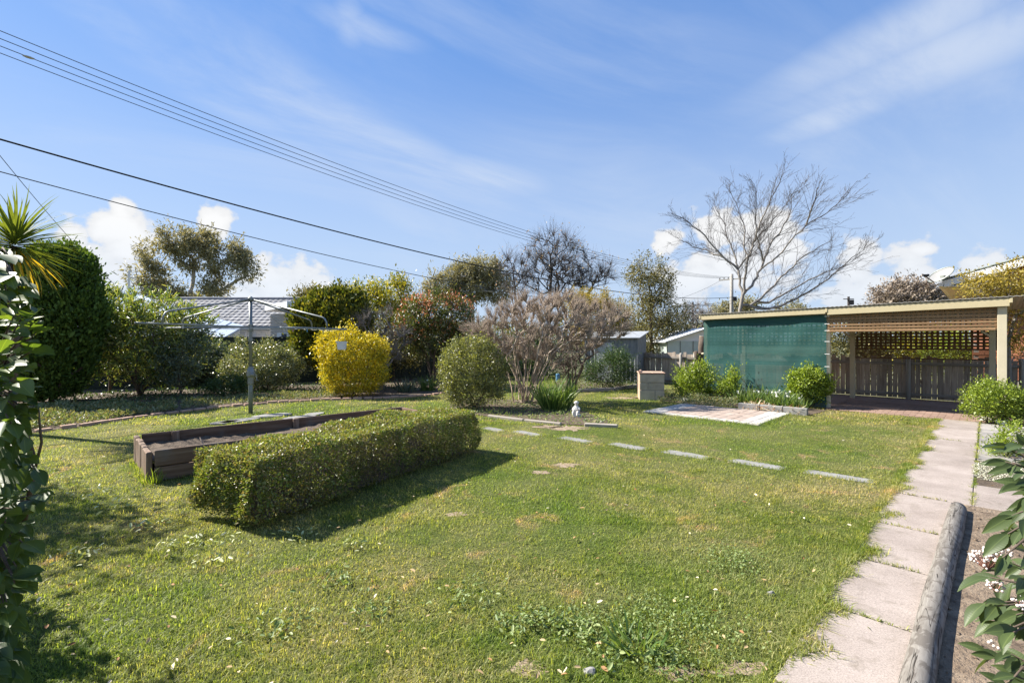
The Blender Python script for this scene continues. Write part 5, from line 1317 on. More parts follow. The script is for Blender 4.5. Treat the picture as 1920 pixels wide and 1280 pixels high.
# ---------------------------------------------------------------- clipped hedge
def hedge():
    r = np.random.default_rng(21)
    c0 = np.array([-2.16, 4.03]); u = np.array([0.50, 0.866]); w = np.array([-0.866, 0.50]); L, Wd, H = 3.4, 0.88, 0.61
    mid = c0 + u * L / 2 + w * Wd / 2
    t = thing('clipped_hedge', 'low clipped box-shaped hedge standing on the lawn', 'hedge', (mid[0], mid[1], 0))
    def lump(a, b, z): return 0.035 * np.sin(a * 3.1 + b * 2) + 0.026 * np.sin(a * 7.7 + z * 5) + 0.024 * np.sin(b * 9 + z * 7 + a * 2) + 0.018 * np.sin(a * 17 + b * 5) * np.sin(z * 13 + b * 11 + a * 3)
    P = []; O = []
    def face(n, kind):
        s = r.random((n, 2)); dep = np.abs(r.normal(size=n)) * 0.035 - 0.012
        if kind == 'top': a, b, z = s[:, 0] * L, s[:, 1] * Wd, np.full(n, H); o = (0, 0, 1)
        elif kind == 'front': a, b, z = s[:, 0] * L, np.zeros(n), 0.04 + s[:, 1] * (H - 0.04); o = (0, -1, 0)
        elif kind == 'back': a, b, z = s[:, 0] * L, np.full(n, Wd), 0.04 + s[:, 1] * (H - 0.04); o = (0, 1, 0)
        elif kind == 'near': a, b, z = np.zeros(n), s[:, 0] * Wd, 0.04 + s[:, 1] * (H - 0.04); o = (-1, 0, 0)
        else: a, b, z = np.full(n, L), s[:, 0] * Wd, 0.04 + s[:, 1] * (H - 0.04); o = (1, 0, 0)
        k = lump(a, b, z) - dep
        # round the corners and draw the foot in
        ra = np.clip((np.abs(a / L - 0.5) - 0.45) / 0.05, 0, 1); rb = np.clip((np.abs(b / Wd - 0.5) - 0.34) / 0.16, 0, 1); rz = np.clip((z / H - 0.74) / 0.26, 0, 1)
        a2 = a + o[0] * k - np.sign(a - L / 2) * 0.045 * rz ** 2; b2 = b + o[1] * k - np.sign(b - Wd / 2) * 0.05 * rz ** 2 * (abs(o[1]) > 0); z2 = z + o[2] * k - 0.045 * rb ** 2 * (o[2]) - 0.04 * ra ** 2 * o[2]
        foot = np.clip(1 - z2 / 0.22, 0, 1); b2 = b2 - (b2 - Wd / 2) * 0.14 * foot
        p = np.concatenate([(c0 + np.outer(a2, u) + np.outer(b2, w)), z2[:, None]], 1)
        od = np.concatenate([(o[0] * u + o[1] * w), [o[2]]]); gapn = np.sin(a * 9.1 + z * 6) * np.sin(z * 15 + a * 4.3) + 0.5 * np.sin(a * 23 + z * 31)
        keep = (r.random(n) > 0.6 * foot) & ((gapn < 0.55) | (r.random(n) < (1.0 if kind == 'top' else 0.35)))
        P.append(p[keep]); O.append(np.tile(od, (keep.sum(), 1)))
    face(26000, 'top'); face(24000, 'front'); face(11000, 'near'); face(5000, 'back'); face(5000, 'far')
    n = 12000
    q = r.random((n, 3)); a = 0.05 + q[:, 0] * (L - 0.1); b = 0.05 + q[:, 1] * (Wd - 0.1); z = 0.12 + q[:, 2] * (H - 0.16)
    P.append(np.concatenate([c0 + np.outer(a, u) + np.outer(b, w), z[:, None]], 1)); O.append(nrm(r.normal(size=(n, 3))))
    P = np.concatenate(P); O = np.concatenate(O); ok = P[:, 2] > 0.015; P, O = P[ok], O[ok]
    V, F = leaves(P, O, 0.023, 0.0135, T_DIA, r, 0.35, 0.75, 0.7)
    obj_np('foliage', V, F, Lf['hedge'], t, kind='stuff')
    # twiggy inside
    n = 2600; q = r.random((n, 2)); a = 0.15 + q[:, 0] * (L - 0.3); b = 0.15 + q[:, 1] * (Wd - 0.3); base = np.concatenate([c0 + np.outer(a, u) + np.outer(b, w), np.full((n, 1), 0.0)], 1)
    d = nrm(np.concatenate([r.normal(size=(n, 2)) * 0.18, np.ones((n, 1))], 1)); l1 = 0.25 + 0.25 * r.random((n, 1))
    p1 = base + d * l1; d2 = nrm(d + r.normal(size=(n, 3)) * 0.4); p2 = p1 + d2 * (0.05 + 0.1 * r.random((n, 1))); p2[:, 2] = np.minimum(p2[:, 2], H - 0.02)
    lim = lambda p: p
    V, F = join(tubes(base, p1, np.full(n, .004), np.full(n, .003), 3), tubes(p1, p2, np.full(n, .003), np.full(n, .0015), 3))
    obj_np('stems', V, F, M['greybark'], t, kind='stuff')
    # dead twigs that show on the shaded side
    n = 1500; a = r.random(n) * L; z = 0.05 + r.random(n) * 0.5; b = -0.0 + r.normal(size=n) * 0.02
    p0 = np.concatenate([c0 + np.outer(a, u) + np.outer(b + 0.05, w), z[:, None]], 1); d = nrm(r.normal(size=(n, 3)) + np.array([*(-w * 0.5), 0.7]))
    V, F = tubes(p0, p0 + d * (0.06 + 0.10 * r.random((n, 1))), np.full(n, .0022), np.full(n, .001), 3)
    obj_np('twigs', V, F, M['bark'], t, kind='stuff')
    return [tuple(c0 + u * aa + w * bb) for aa, bb in ((0.1, 0.12), (L - 0.1, 0.12), (L - 0.1, Wd - 0.1), (0.1, Wd - 0.1))]
HEDGEPOLY = hedge()

# ---------------------------------------------------------------- shrubs and trees
bg = 'shrubs along the steel fence'
plant('cypress', 'dense dark green cypress rising behind the camellia', 'tree', gbase(95, 12.5), 12.5,
      [(108, 545, 60, 78), (70, 560, 60, 80), (100, 610, 78, 70), (125, 585, 58, 40), (85, 680, 62, 75), (110, 660, 55, 60), (120, 500, 45, 36), (40, 600, 50, 90)], Lf['conifer'], 42000, 0.085, 0.045, T_SPRAY, ncl=1500, sig=0.075, shell=0.8, inner=0.86, up=1.0, rnd=0.35, outw=0.55, tree=True, stems=3, r0=0.06, limbs=120, seed=31, core=0.35, shoots=0.05)
plant('oleander', 'tall loose oleander with long narrow leaves against the steel fence', 'shrub', gbase(262, 14.2), 14.2,
      [(255, 650, 95, 62), (215, 610, 58, 62), (300, 610, 70, 55), (345, 630, 40, 45), (200, 660, 50, 50), (310, 670, 60, 48), (250, 590, 50, 45), (190, 560, 22, 30), (360, 600, 22, 22)], Lf['oleander'], 8000, 0.17, 0.032, T_LANCE, ncl=420, sig=0.14, shell=0.45, inner=0.45, up=0.5, rnd=0.75, outw=0.6, stems=12, r0=0.05, limbs=150, seed=32, spread=0.6, group=bg, rmin=0.006)
plant('oleander', 'thin oleander sprigs rising above the shrubs behind the cypress', 'shrub', gbase(205, 14.8), 14.8, [(196, 540, 16, 16), (222, 570, 18, 22), (285, 560, 20, 18), (310, 575, 16, 16), (205, 590, 40, 30)], Lf['oleander'], 700, 0.16, 0.03, T_LANCE, ncl=40, sig=0.09, shell=0.2, inner=0.0, up=0.6, rnd=0.6, outw=0.7, stems=5, r0=0.03, limbs=40, seed=33, group=bg, core=0)
plant('blue_green_shrub', 'upright blue-green shrub with bare lower stems beside the oleander', 'shrub', gbase(338, 14.0), 14.0, [(345, 665, 42, 40), (330, 700, 30, 22), (370, 640, 22, 26), (310, 650, 24, 30)], Lf['bluegreen'], 5200, 0.055, 0.028, T_DIA, ncl=220, sig=0.08, shell=0.4, inner=0.4, stems=12, r0=0.02, limbs=90, seed=34, group=bg, spread=0.15)
plant('glossy_shrub', 'broad shrub with small glossy grey-green leaves behind the hoist post', 'shrub', gbase(500, 15.6), 15.6, [(505, 686, 50, 38), (460, 680, 40, 34), (545, 682, 28, 32), (500, 704, 50, 30), (440, 696, 24, 28), (450, 646, 12, 10), (500, 644, 9, 9), (520, 650, 16, 10)], Lf['greyleaf'], 15000, 0.055, 0.030, T_DIA, ncl=500, sig=0.085, shell=0.5, inner=0.55, stems=9, r0=0.03, limbs=120, seed=35, group=bg)
plant('low_dark_shrub', 'low dark twiggy shrub at the foot of the steel fence', 'shrub', gbase(420, 13.9), 13.9, [(425, 722, 34, 20), (400, 728, 20, 14), (450, 728, 18, 14)], Lf['darkgreen'], 4200, 0.05, 0.02, T_DIA, ncl=160, sig=0.06, shell=0.4, inner=0.4, stems=10, r0=0.015, limbs=60, seed=36, group=bg)
plant('thuja', 'dense golden-green conifer with ragged tops beside the white houses', 'tree', gbase(615, 16.5), 16.5, [(592, 600, 40, 42), (630, 590, 38, 42), (662, 605, 30, 48), (600, 648, 48, 42), (650, 650, 40, 45), (580, 625, 26, 50), (600, 562, 16, 18), (640, 556, 16, 14), (667, 565, 12, 16)], Lf['thuja'], 26000, 0.10, 0.055, T_SPRAY, ncl=900, sig=0.09, shell=0.75, inner=0.82, up=1.0, rnd=0.4, outw=0.5, tree=True, stems=4, r0=0.06, limbs=90, seed=37, core=0.3, shoots=0.05)
plant('pittosporum', 'airy lime-yellow tree behind the red-tipped shrub', 'tree', gbase(705, 19.0), 19.0, [(690, 565, 34, 32), (735, 560, 34, 36), (715, 590, 55, 35), (672, 548, 16, 20), (745, 530, 14, 18), (752, 545, 20, 20), (770, 580, 22, 26), (700, 540, 16, 16)], Lf['lime'], 9500, 0.085, 0.04, T_DIA, ncl=380, sig=0.12, shell=0.35, inner=0.35, up=0.6, stems=4, tree=True, r0=0.06, limbs=120, seed=38)
plant('photinia', 'round photinia covered in coppery red new leaves', 'shrub', gbase(815, 17.0), 17.0, [(820, 590, 55, 42), (790, 600, 45, 42), (855, 600, 32, 34), (815, 632, 60, 34), (765, 630, 24, 30), (850, 640, 30, 24)], Lf['photinia'], 12000, 0.085, 0.036, T_OVAL, ncl=450, sig=0.12, shell=0.5, inner=0.55, stems=6, r0=0.06, limbs=120, seed=39,
      extra=('new_growth', Lf['redtip'], 2600, 0.075, 0.03, T_OVAL, lambda c, o: (o[:, 2] > -0.15)), spread=0.3)
plant('golden_bush', 'bright yellow variegated bush with a clipped rounded shape', 'shrub', gbase(662, 14.1), 14.1, [(660, 665, 58, 38), (625, 650, 30, 26), (700, 655, 26, 26), (662, 705, 54, 34), (690, 690, 34, 36), (640, 690, 30, 40), (650, 630, 30, 10), (655, 617, 8, 14)], Lf['yellow'], 19000, 0.055, 0.028, T_DIA, ncl=650, sig=0.07, shell=0.7, inner=0.78, stems=8, r0=0.03, limbs=90, seed=40,
      extra=('green_shoots', Lf['lime'], 3500, 0.05, 0.026, T_DIA, lambda c, o: (c[:, 2] < 0.85)))
plant('grey_evergreen', 'tall oval evergreen shrub with small leaves beside the island bed', 'shrub', gbase(888, 11.4), 11.4, [(875, 690, 44, 58), (905, 690, 42, 50), (880, 735, 46, 28), (845, 700, 20, 52), (925, 715, 26, 36), (890, 650, 26, 20), (915, 665, 16, 26), (940, 690, 14, 20)], Lf['midshrub'], 17000, 0.042, 0.022, T_DIA, ncl=650, sig=0.06, shell=0.55, inner=0.6, up=0.7, stems=12, r0=0.025, limbs=150, seed=41)
plant('shed_shrub', 'dark green shrub pressed against the corrugated shed', 'shrub', gbase(1145, 16.2), 16.2, [(1140, 695, 42, 28), (1165, 690, 22, 34), (1115, 700, 24, 22), (1150, 668, 22, 18), (1185, 700, 10, 20)], Lf['darkgreen'], 8500, 0.055, 0.02, T_DIA, ncl=300, sig=0.10, shell=0.4, inner=0.4, stems=8, r0=0.025, limbs=90, seed=42)
plant('acacia', 'golden feathery acacia behind the pale bare shrub', 'tree', gbase(1128, 21.5), 21.5, [(1110, 570, 40, 26), (1150, 590, 34, 28), (1165, 625, 26, 26), (1140, 640, 30, 24), (1085, 575, 30, 26), (1180, 600, 14, 18), (1155, 660, 20, 14), (1100, 620, 30, 30)], Lf['acacia'], 14000, 0.11, 0.022, T_LANCE, ncl=420, sig=0.13, shell=0.35, inner=0.35, up=0.1, tree=True, stems=3, r0=0.07, limbs=100, seed=43)
plant('olive_tree', 'tall loose olive-brown tree behind the corrugated shed', 'tree', gbase(1225, 26.0), 26.0, [(1215, 505, 32, 28), (1225, 545, 40, 32), (1190, 520, 14, 22), (1250, 520, 14, 18), (1240, 590, 46, 34), (1215, 625, 52, 34), (1270, 600, 30, 32), (1285, 640, 30, 26), (1205, 580, 34, 30), (1250, 650, 60, 26), (1200, 650, 20, 22)], Lf['olive'], 17000, 0.10, 0.045, T_DIA, ncl=560, sig=0.17, shell=0.3, inner=0.3, tree=True, stems=4, r0=0.10, limbs=160, seed=44, trunk=[Wp(1222, 640, 26), Wp(1220, 580, 26), Wp(1216, 520, 26)])
EUC = [(1330, 430, 130, 75), (1480, 430, 130, 72), (1585, 440, 55, 48), (1250, 470, 85, 62), (1090, 510, 78, 52), (1450, 520, 150, 55), (1700, 540, 130, 80), (1800, 520, 60, 55), (1845, 640, 62, 90), (1830, 740, 45, 55), (1660, 640, 95, 70), (1160, 640, 85, 42), (1005, 690, 42, 48), (1150, 740, 110, 60), (1250, 830, 130, 70), (1400, 600, 90, 50), (1500, 860, 110, 50), (1620, 790, 90, 70), (1340, 880, 120, 40)]
EUC = [(x / 4, 340 + y / 4, a / 4, b / 4) for x, y, a, b in EUC]
plant('gum_tree', 'large spreading eucalyptus behind the tiled roof', 'tree', gbase(357, 46), 46, EUC, Lf['gum'], 17000, 0.32, 0.09, T_LANCE, ncl=300, sig=0.34, shell=0.45, inner=0.45, up=-0.3, rnd=0.8, tree=True, r0=0.26, bark='gumbark', limbs=170, seed=45, trunk=[Wp(358, 572, 46), Wp(357, 545, 46)], rmin=0.03, bow=0.06, core=0.0)
plant('gum_tree', 'domed eucalyptus behind the photinia and bare trees', 'tree', gbase(885, 48), 48, [(905, 505, 36, 20), (870, 515, 34, 22), (835, 535, 40, 20), (930, 520, 24, 22), (880, 545, 40, 20), (815, 550, 22, 14), (940, 545, 26, 20)], Lf['gum'], 17000, 0.28, 0.08, T_LANCE, ncl=420, sig=0.34, shell=0.4, inner=0.5, up=-0.2, tree=True, r0=0.34, bark='gumbark', limbs=130, seed=46, trunk=[Wp(884, 590, 48), Wp(882, 560, 48)], rmin=0.025, core=0.0)
plant('gum_tree', 'broad brown-grey eucalyptus far beyond the carport roof', 'tree', gbase(1700, 62), 62, [(1700, 540, 40, 16), (1660, 556, 34, 16), (1640, 565, 20, 12), (1735, 552, 34, 20), (1710, 560, 60, 22), (1768, 552, 18, 14), (1690, 590, 80, 26)], Lf['fargum'], 14000, 0.34, 0.12, T_LANCE, ncl=320, sig=0.42, shell=0.4, inner=0.4, tree=True, r0=0.4, bark='greybark', limbs=90, seed=47, rmin=0.03, core=0)
plant('gum_tree', 'low brown eucalyptus crown just above the carport roof by the pole', 'tree', gbase(1378, 80), 80, [(1375, 580, 26, 12), (1400, 574, 20, 10), (1355, 590, 20, 10), (1480, 582, 26, 10)], Lf['gum'], 5000, 0.4, 0.14, T_LANCE, ncl=160, sig=0.5, shell=0.4, inner=0.4, tree=True, r0=0.4, bark='greybark', limbs=50, seed=48, rmin=0.03, core=0)
plant('street_tree', 'dark tree top showing just over the thuja', 'tree', gbase(600, 40), 40, [(575, 560, 16, 14), (600, 555, 18, 14), (560, 575, 18, 18), (640, 550, 20, 10)], Lf['olive'], 4000, 0.22, 0.09, T_DIA, ncl=120, sig=0.3, tree=True, r0=0.2, limbs=50, seed=49, rmin=0.02, core=0)

for k, (px, Y, bl, mt, lb) in enumerate([(1010, 21.5, [(1000, 650, 60, 40), (1050, 660, 50, 36), (950, 655, 40, 40), (1000, 690, 90, 26)], 'darkgreen', 'dark dense shrub filling the corner behind the pale bare shrub'),
        (740, 19.8, [(715, 640, 40, 40), (770, 650, 36, 36), (690, 660, 36, 34)], 'olive', 'olive-green shrub behind the grey twiggy shrub'),
        (400, 16.8, [(395, 680, 24, 40), (370, 690, 30, 34), (410, 668, 14, 20)], 'bluegreen', 'thin blue-green shrub in the gap left of the glossy shrub'),
        (880, 20.8, [(880, 640, 34, 40), (910, 650, 30, 36)], 'photinia', 'dark shrub between photinia and oval evergreen')]):
    plant('screen_shrub', lb, 'shrub', gbase(px, Y), Y, bl, Lf[mt], 6500, 0.09, 0.042, T_DIA, ncl=240, sig=0.14, shell=0.4, inner=0.4, stems=6, r0=0.035, limbs=60, seed=160 + k, group='shrubs along the steel fence')
# leafy garden beyond the carport
for k, (px, Y, lb, mt) in enumerate([(1600, 19.0, 'grey-green shrub seen through the left of the rear lattice', 'olive'), (1730, 17.5, 'lime shrub seen through the middle of the rear lattice', 'lime'), (1800, 16.2, 'yellow-green shrub near the brick house wall behind the lattice', 'bright'), (1655, 18.5, 'olive shrub behind the timber fence next to the inner post', 'olive')]):
    plant('neighbour_shrub', lb, 'shrub', gbase(px, Y), Y, [(px, 640, 42, 36), (px + 15, 670, 45, 40), (px - 20, 665, 36, 36)], Lf[mt], 3800, 0.085, 0.04, T_DIA, ncl=140, sig=0.14, shell=0.3, inner=0.3, stems=5, r0=0.03, limbs=50, seed=60 + k, group='shrubs beyond the paling fence')

# shrubs in front of the screen
fg = 'shrubs in the bed at the shade cloth'
plant('fresh_shrub', 'loose lime-green shrub at the left end of the shade cloth', 'shrub', gbase(1302, 13.2), 13.2, [(1300, 712, 34, 24), (1285, 700, 18, 18), (1320, 706, 20, 24), (1310, 685, 10, 12), (1300, 730, 36, 14)], Lf['bright'], 5600, 0.05, 0.022, T_DIA, ncl=230, sig=0.07, shell=0.3, inner=0.3, up=0.9, stems=12, r0=0.014, limbs=110, seed=51, group=fg)
plant('fresh_shrub', 'small thin lime shrub with a tall shoot before the shade cloth', 'shrub', gbase(1368, 12.7), 12.7, [(1366, 722, 20, 16), (1376, 705, 10, 14), (1358, 732, 16, 12)], Lf['bright'], 2200, 0.045, 0.02, T_DIA, ncl=110, sig=0.06, shell=0.25, inner=0.2, up=0.9, stems=9, r0=0.012, limbs=70, seed=52, group=fg)
plant('fresh_shrub', 'round bright green shrub in front of the cream middle post', 'shrub', gbase(1522, 11.7), 11.7, [(1518, 715, 34, 22), (1500, 722, 18, 20), (1540, 722, 16, 22), (1520, 738, 26, 14), (1522, 700, 20, 10)], Lf['bright'], 7500, 0.05, 0.026, T_OVAL, ncl=280, sig=0.055, shell=0.5, inner=0.55, up=0.6, stems=10, r0=0.02, limbs=80, seed=53, group=fg)
plant('corner_shrub', 'bushy light green shrub beside the right carport post and slate', 'shrub', gbase(1860, 9.3), 9.3, [(1862, 748, 44, 30), (1835, 758, 24, 24), (1890, 752, 30, 28), (1855, 730, 26, 16), (1880, 775, 34, 18), (1915, 765, 20, 24)], Lf['bright'], 11000, 0.034, 0.018, T_DIA, ncl=420, sig=0.05, shell=0.45, inner=0.45, up=0.6, stems=10, r0=0.02, limbs=100, seed=54)
plant('side_shrub', 'small sparse green shrub growing over the slate strip', 'shrub', gbase(1885, 6.6), 6.6, [(1885, 850, 30, 26), (1900, 815, 24, 24), (1875, 830, 12, 16)], Lf['bright'], 2400, 0.03, 0.014, T_DIA, ncl=130, sig=0.05, shell=0.2, inner=0.1, stems=8, r0=0.012, limbs=60, seed=55, core=0)
plant('yellow_leaf_tree', 'sparse yellow-leaved tree in front of the brick house', 'tree', gbase(1898, 11.9), 11.9, [(1880, 540, 55, 28), (1850, 530, 34, 22), (1910, 520, 34, 30), (1820, 530, 22, 16), (1900, 580, 36, 30), (1925, 560, 30, 36), (1890, 620, 26, 20), (1915, 650, 24, 26)], Lf['climber'], 7000, 0.055, 0.026, T_OVAL, ncl=360, sig=0.11, shell=0.2, inner=0.15, tree=True, stems=4, r0=0.045, bark='silverbark', limbs=150, seed=56, trunk=[Wp(1893, 690, 11.9), Wp(1890, 640, 11.9), Wp(1905, 590, 11.9)], core=0)

# big leafy tree standing outside the picture that shades the lawn
plant('shade_tree', 'tall evergreen tree standing beyond the camellia', 'tree', (-8.6, 5.6, 0), 5.6, None, Lf['darkgreen'], 7000, 0.10, 0.05, T_DIA, ncl=200, sig=0.2, shell=0.3, inner=0.3, tree=True, r0=0.12, limbs=60, seed=57,
      trunk=[(-8.6, 5.6, 1.2), (-8.65, 5.6, 2.4)], world_blobs=[(np.array([-8.75, 5.6, 3.1]), np.array([0.85, 0.8, 1.1])), (np.array([-8.5, 5.4, 4.0]), np.array([0.75, 0.7, 0.9])), (np.array([-8.8, 5.9, 2.2]), np.array([0.8, 0.7, 0.7]))])

# ---------------------------------------------------------------- bare woody plants
def bare(name, label, cat, base, roots, pts, r0, rmin, bark, ntw, Ltw, seed, up=0.5, tw0=0.004, spread=0.7, bf=0.3, seg=0.25, bow=0.08, leaves_=None, ex=0.45, rcap=9.0):
    r = np.random.default_rng(seed); t = thing(name, label, cat, base)
    A, par = mst(roots, pts, r, bf=bf, seg=seg, bow=bow, first_ok=1); rad, tips = radii(A, par, r0, rmin, ex); rad = np.minimum(rad, rcap)
    V, F = branch_mesh(A, par, rad, 6, thin=0.02); obj_np('trunk' if cat == 'tree' else 'stems', V, F, M[bark], t, smooth=True, kind=None if cat == 'tree' else 'stuff')
    (V, F), ends = twigs(A, par, tips, r, ntw, Ltw, up=up, spread=spread, r0=tw0); obj_np('twigs', V, F, M[bark], t, kind='stuff')
    if leaves_:
        n, L, w, mt = leaves_; e = ends[r.integers(len(ends), size=n)]; V, F = leaves(e, nrm(r.normal(size=(n, 3))), L, w, T_DIA, r, -0.4); obj_np('dead_leaves', V, F, mt, t, kind='stuff')
    return t
def fan(base, n, r, h, spread, lean=(0, 0)):
    out = []
    for k in range(n):
        a = 6.283 * (k + r.random() * 0.7) / n; q = spread * (0.35 + 0.65 * r.random()); b = np.array(base)
        s0 = b + np.array([math.cos(a), math.sin(a), 0]) * 0.32 * spread * r.random()
        e = b + np.array([math.cos(a) * q + lean[0], math.sin(a) * q + lean[1], h * (0.7 + 0.5 * r.random())])
        m1 = s0 + (e - s0) * 0.35 + np.array([-math.cos(a), -math.sin(a), 0]) * q * 0.13 + r.normal(size=3) * 0.02
        m2 = s0 + (e - s0) * 0.7 + np.array([-math.cos(a), -math.sin(a), 0]) * q * 0.10 + r.normal(size=3) * 0.03
        out.append([b, s0 + np.array([0, 0, 0.05]), m1, m2, e])
    return out
r = np.random.default_rng(70); b = np.array(G(985, 755))
dome = blobs_of(12.5, [(1010, 620, 120, 60), (950, 625, 70, 48), (1090, 615, 80, 52), (1020, 590, 110, 36), (1000, 650, 90, 36), (900, 635, 32, 26), (1140, 612, 40, 36)])
cl, _ = clusters(dome, 800, r, 0.35, inner=0.25)
bare('bare_shrub', 'large pale leafless shrub fanning out of the island bed', 'shrub', b, fan(b, 34, r, 1.35, 1.05, (0.12, 0)), cl, 0.12, 0.005, 'paletwig', 13000, 0.30, 71, up=0.9, tw0=0.0058, spread=0.3, bf=0.22, seg=0.2, bow=0.04, ex=0.5, rcap=0.021)
r = np.random.default_rng(72); b = np.array(gbase(715, 15.8))
cl, _ = clusters(blobs_of(15.8, [(705, 625, 38, 36), (735, 650, 28, 36), (680, 600, 24, 24), (720, 590, 20, 16), (755, 630, 16, 26)]), 170, r, 0.1, inner=0.0)
bare('bare_shrub', 'grey twiggy leafless shrub between golden bush and photinia', 'shrub', b, fan(b, 8, r, 0.9, 0.3), cl, 0.06, 0.006, 'greybark', 1500, 0.26, 73, up=0.5, tw0=0.005)
r = np.random.default_rng(74); b = np.array(gbase(1072, 15.6))
cl, _ = clusters(blobs_of(15.6, [(1080, 665, 34, 26), (1100, 645, 30, 22), (1060, 680, 20, 20)]), 150, r, 0.1, inner=0.0)
bare('bare_shrub', 'small brown leafless shrub in front of the shed door', 'shrub', b, fan(b, 7, r, 0.7, 0.4), cl, 0.07, 0.006, 'bark', 1600, 0.22, 75, up=0.4, tw0=0.004)
r = np.random.default_rng(76); b = np.array(gbase(1025, 36))
cl, _ = clusters(blobs_of(36, [(1040, 480, 50, 42), (1010, 510, 60, 36), (1070, 500, 50, 34), (960, 500, 28, 26), (975, 530, 36, 26), (1110, 520, 40, 24), (1060, 540, 60, 24), (1140, 515, 18, 20), (1035, 450, 26, 18)]), 430, r, 0.1, inner=0.0)
bare('bare_tree', 'dark leafless tree with dense fine branches under the conductors', 'tree', b, [[b, Wp(1028, 590, 36), Wp(1032, 545, 36), Wp(1034, 500, 36)], [b, Wp(968, 590, 36.6), Wp(965, 540, 36.6), Wp(962, 510, 36.6)], [b, Wp(1090, 570, 35.5), Wp(1115, 530, 35.5)]], cl, 0.2, 0.011, 'twiggrey', 3600, 1.1, 77, up=0.3, tw0=0.011, spread=0.55, seg=0.5, rcap=0.13, bow=0.05, leaves_=(700, 0.13, 0.08, Lf['dry']))
r = np.random.default_rng(78); b = np.array(gbase(1300, 60))
cl, _ = clusters(blobs_of(60, [(1310, 585, 30, 20), (1290, 600, 30, 20), (1330, 600, 25, 18)]), 160, r, 0.1, inner=0.0)
bare('bare_tree', 'faint distant leafless tree above the mint outbuilding', 'tree', b, [[b, Wp(1302, 620, 60)]], cl, 0.25, 0.02, 'greybark', 1400, 1.0, 79, up=0.2, tw0=0.016)

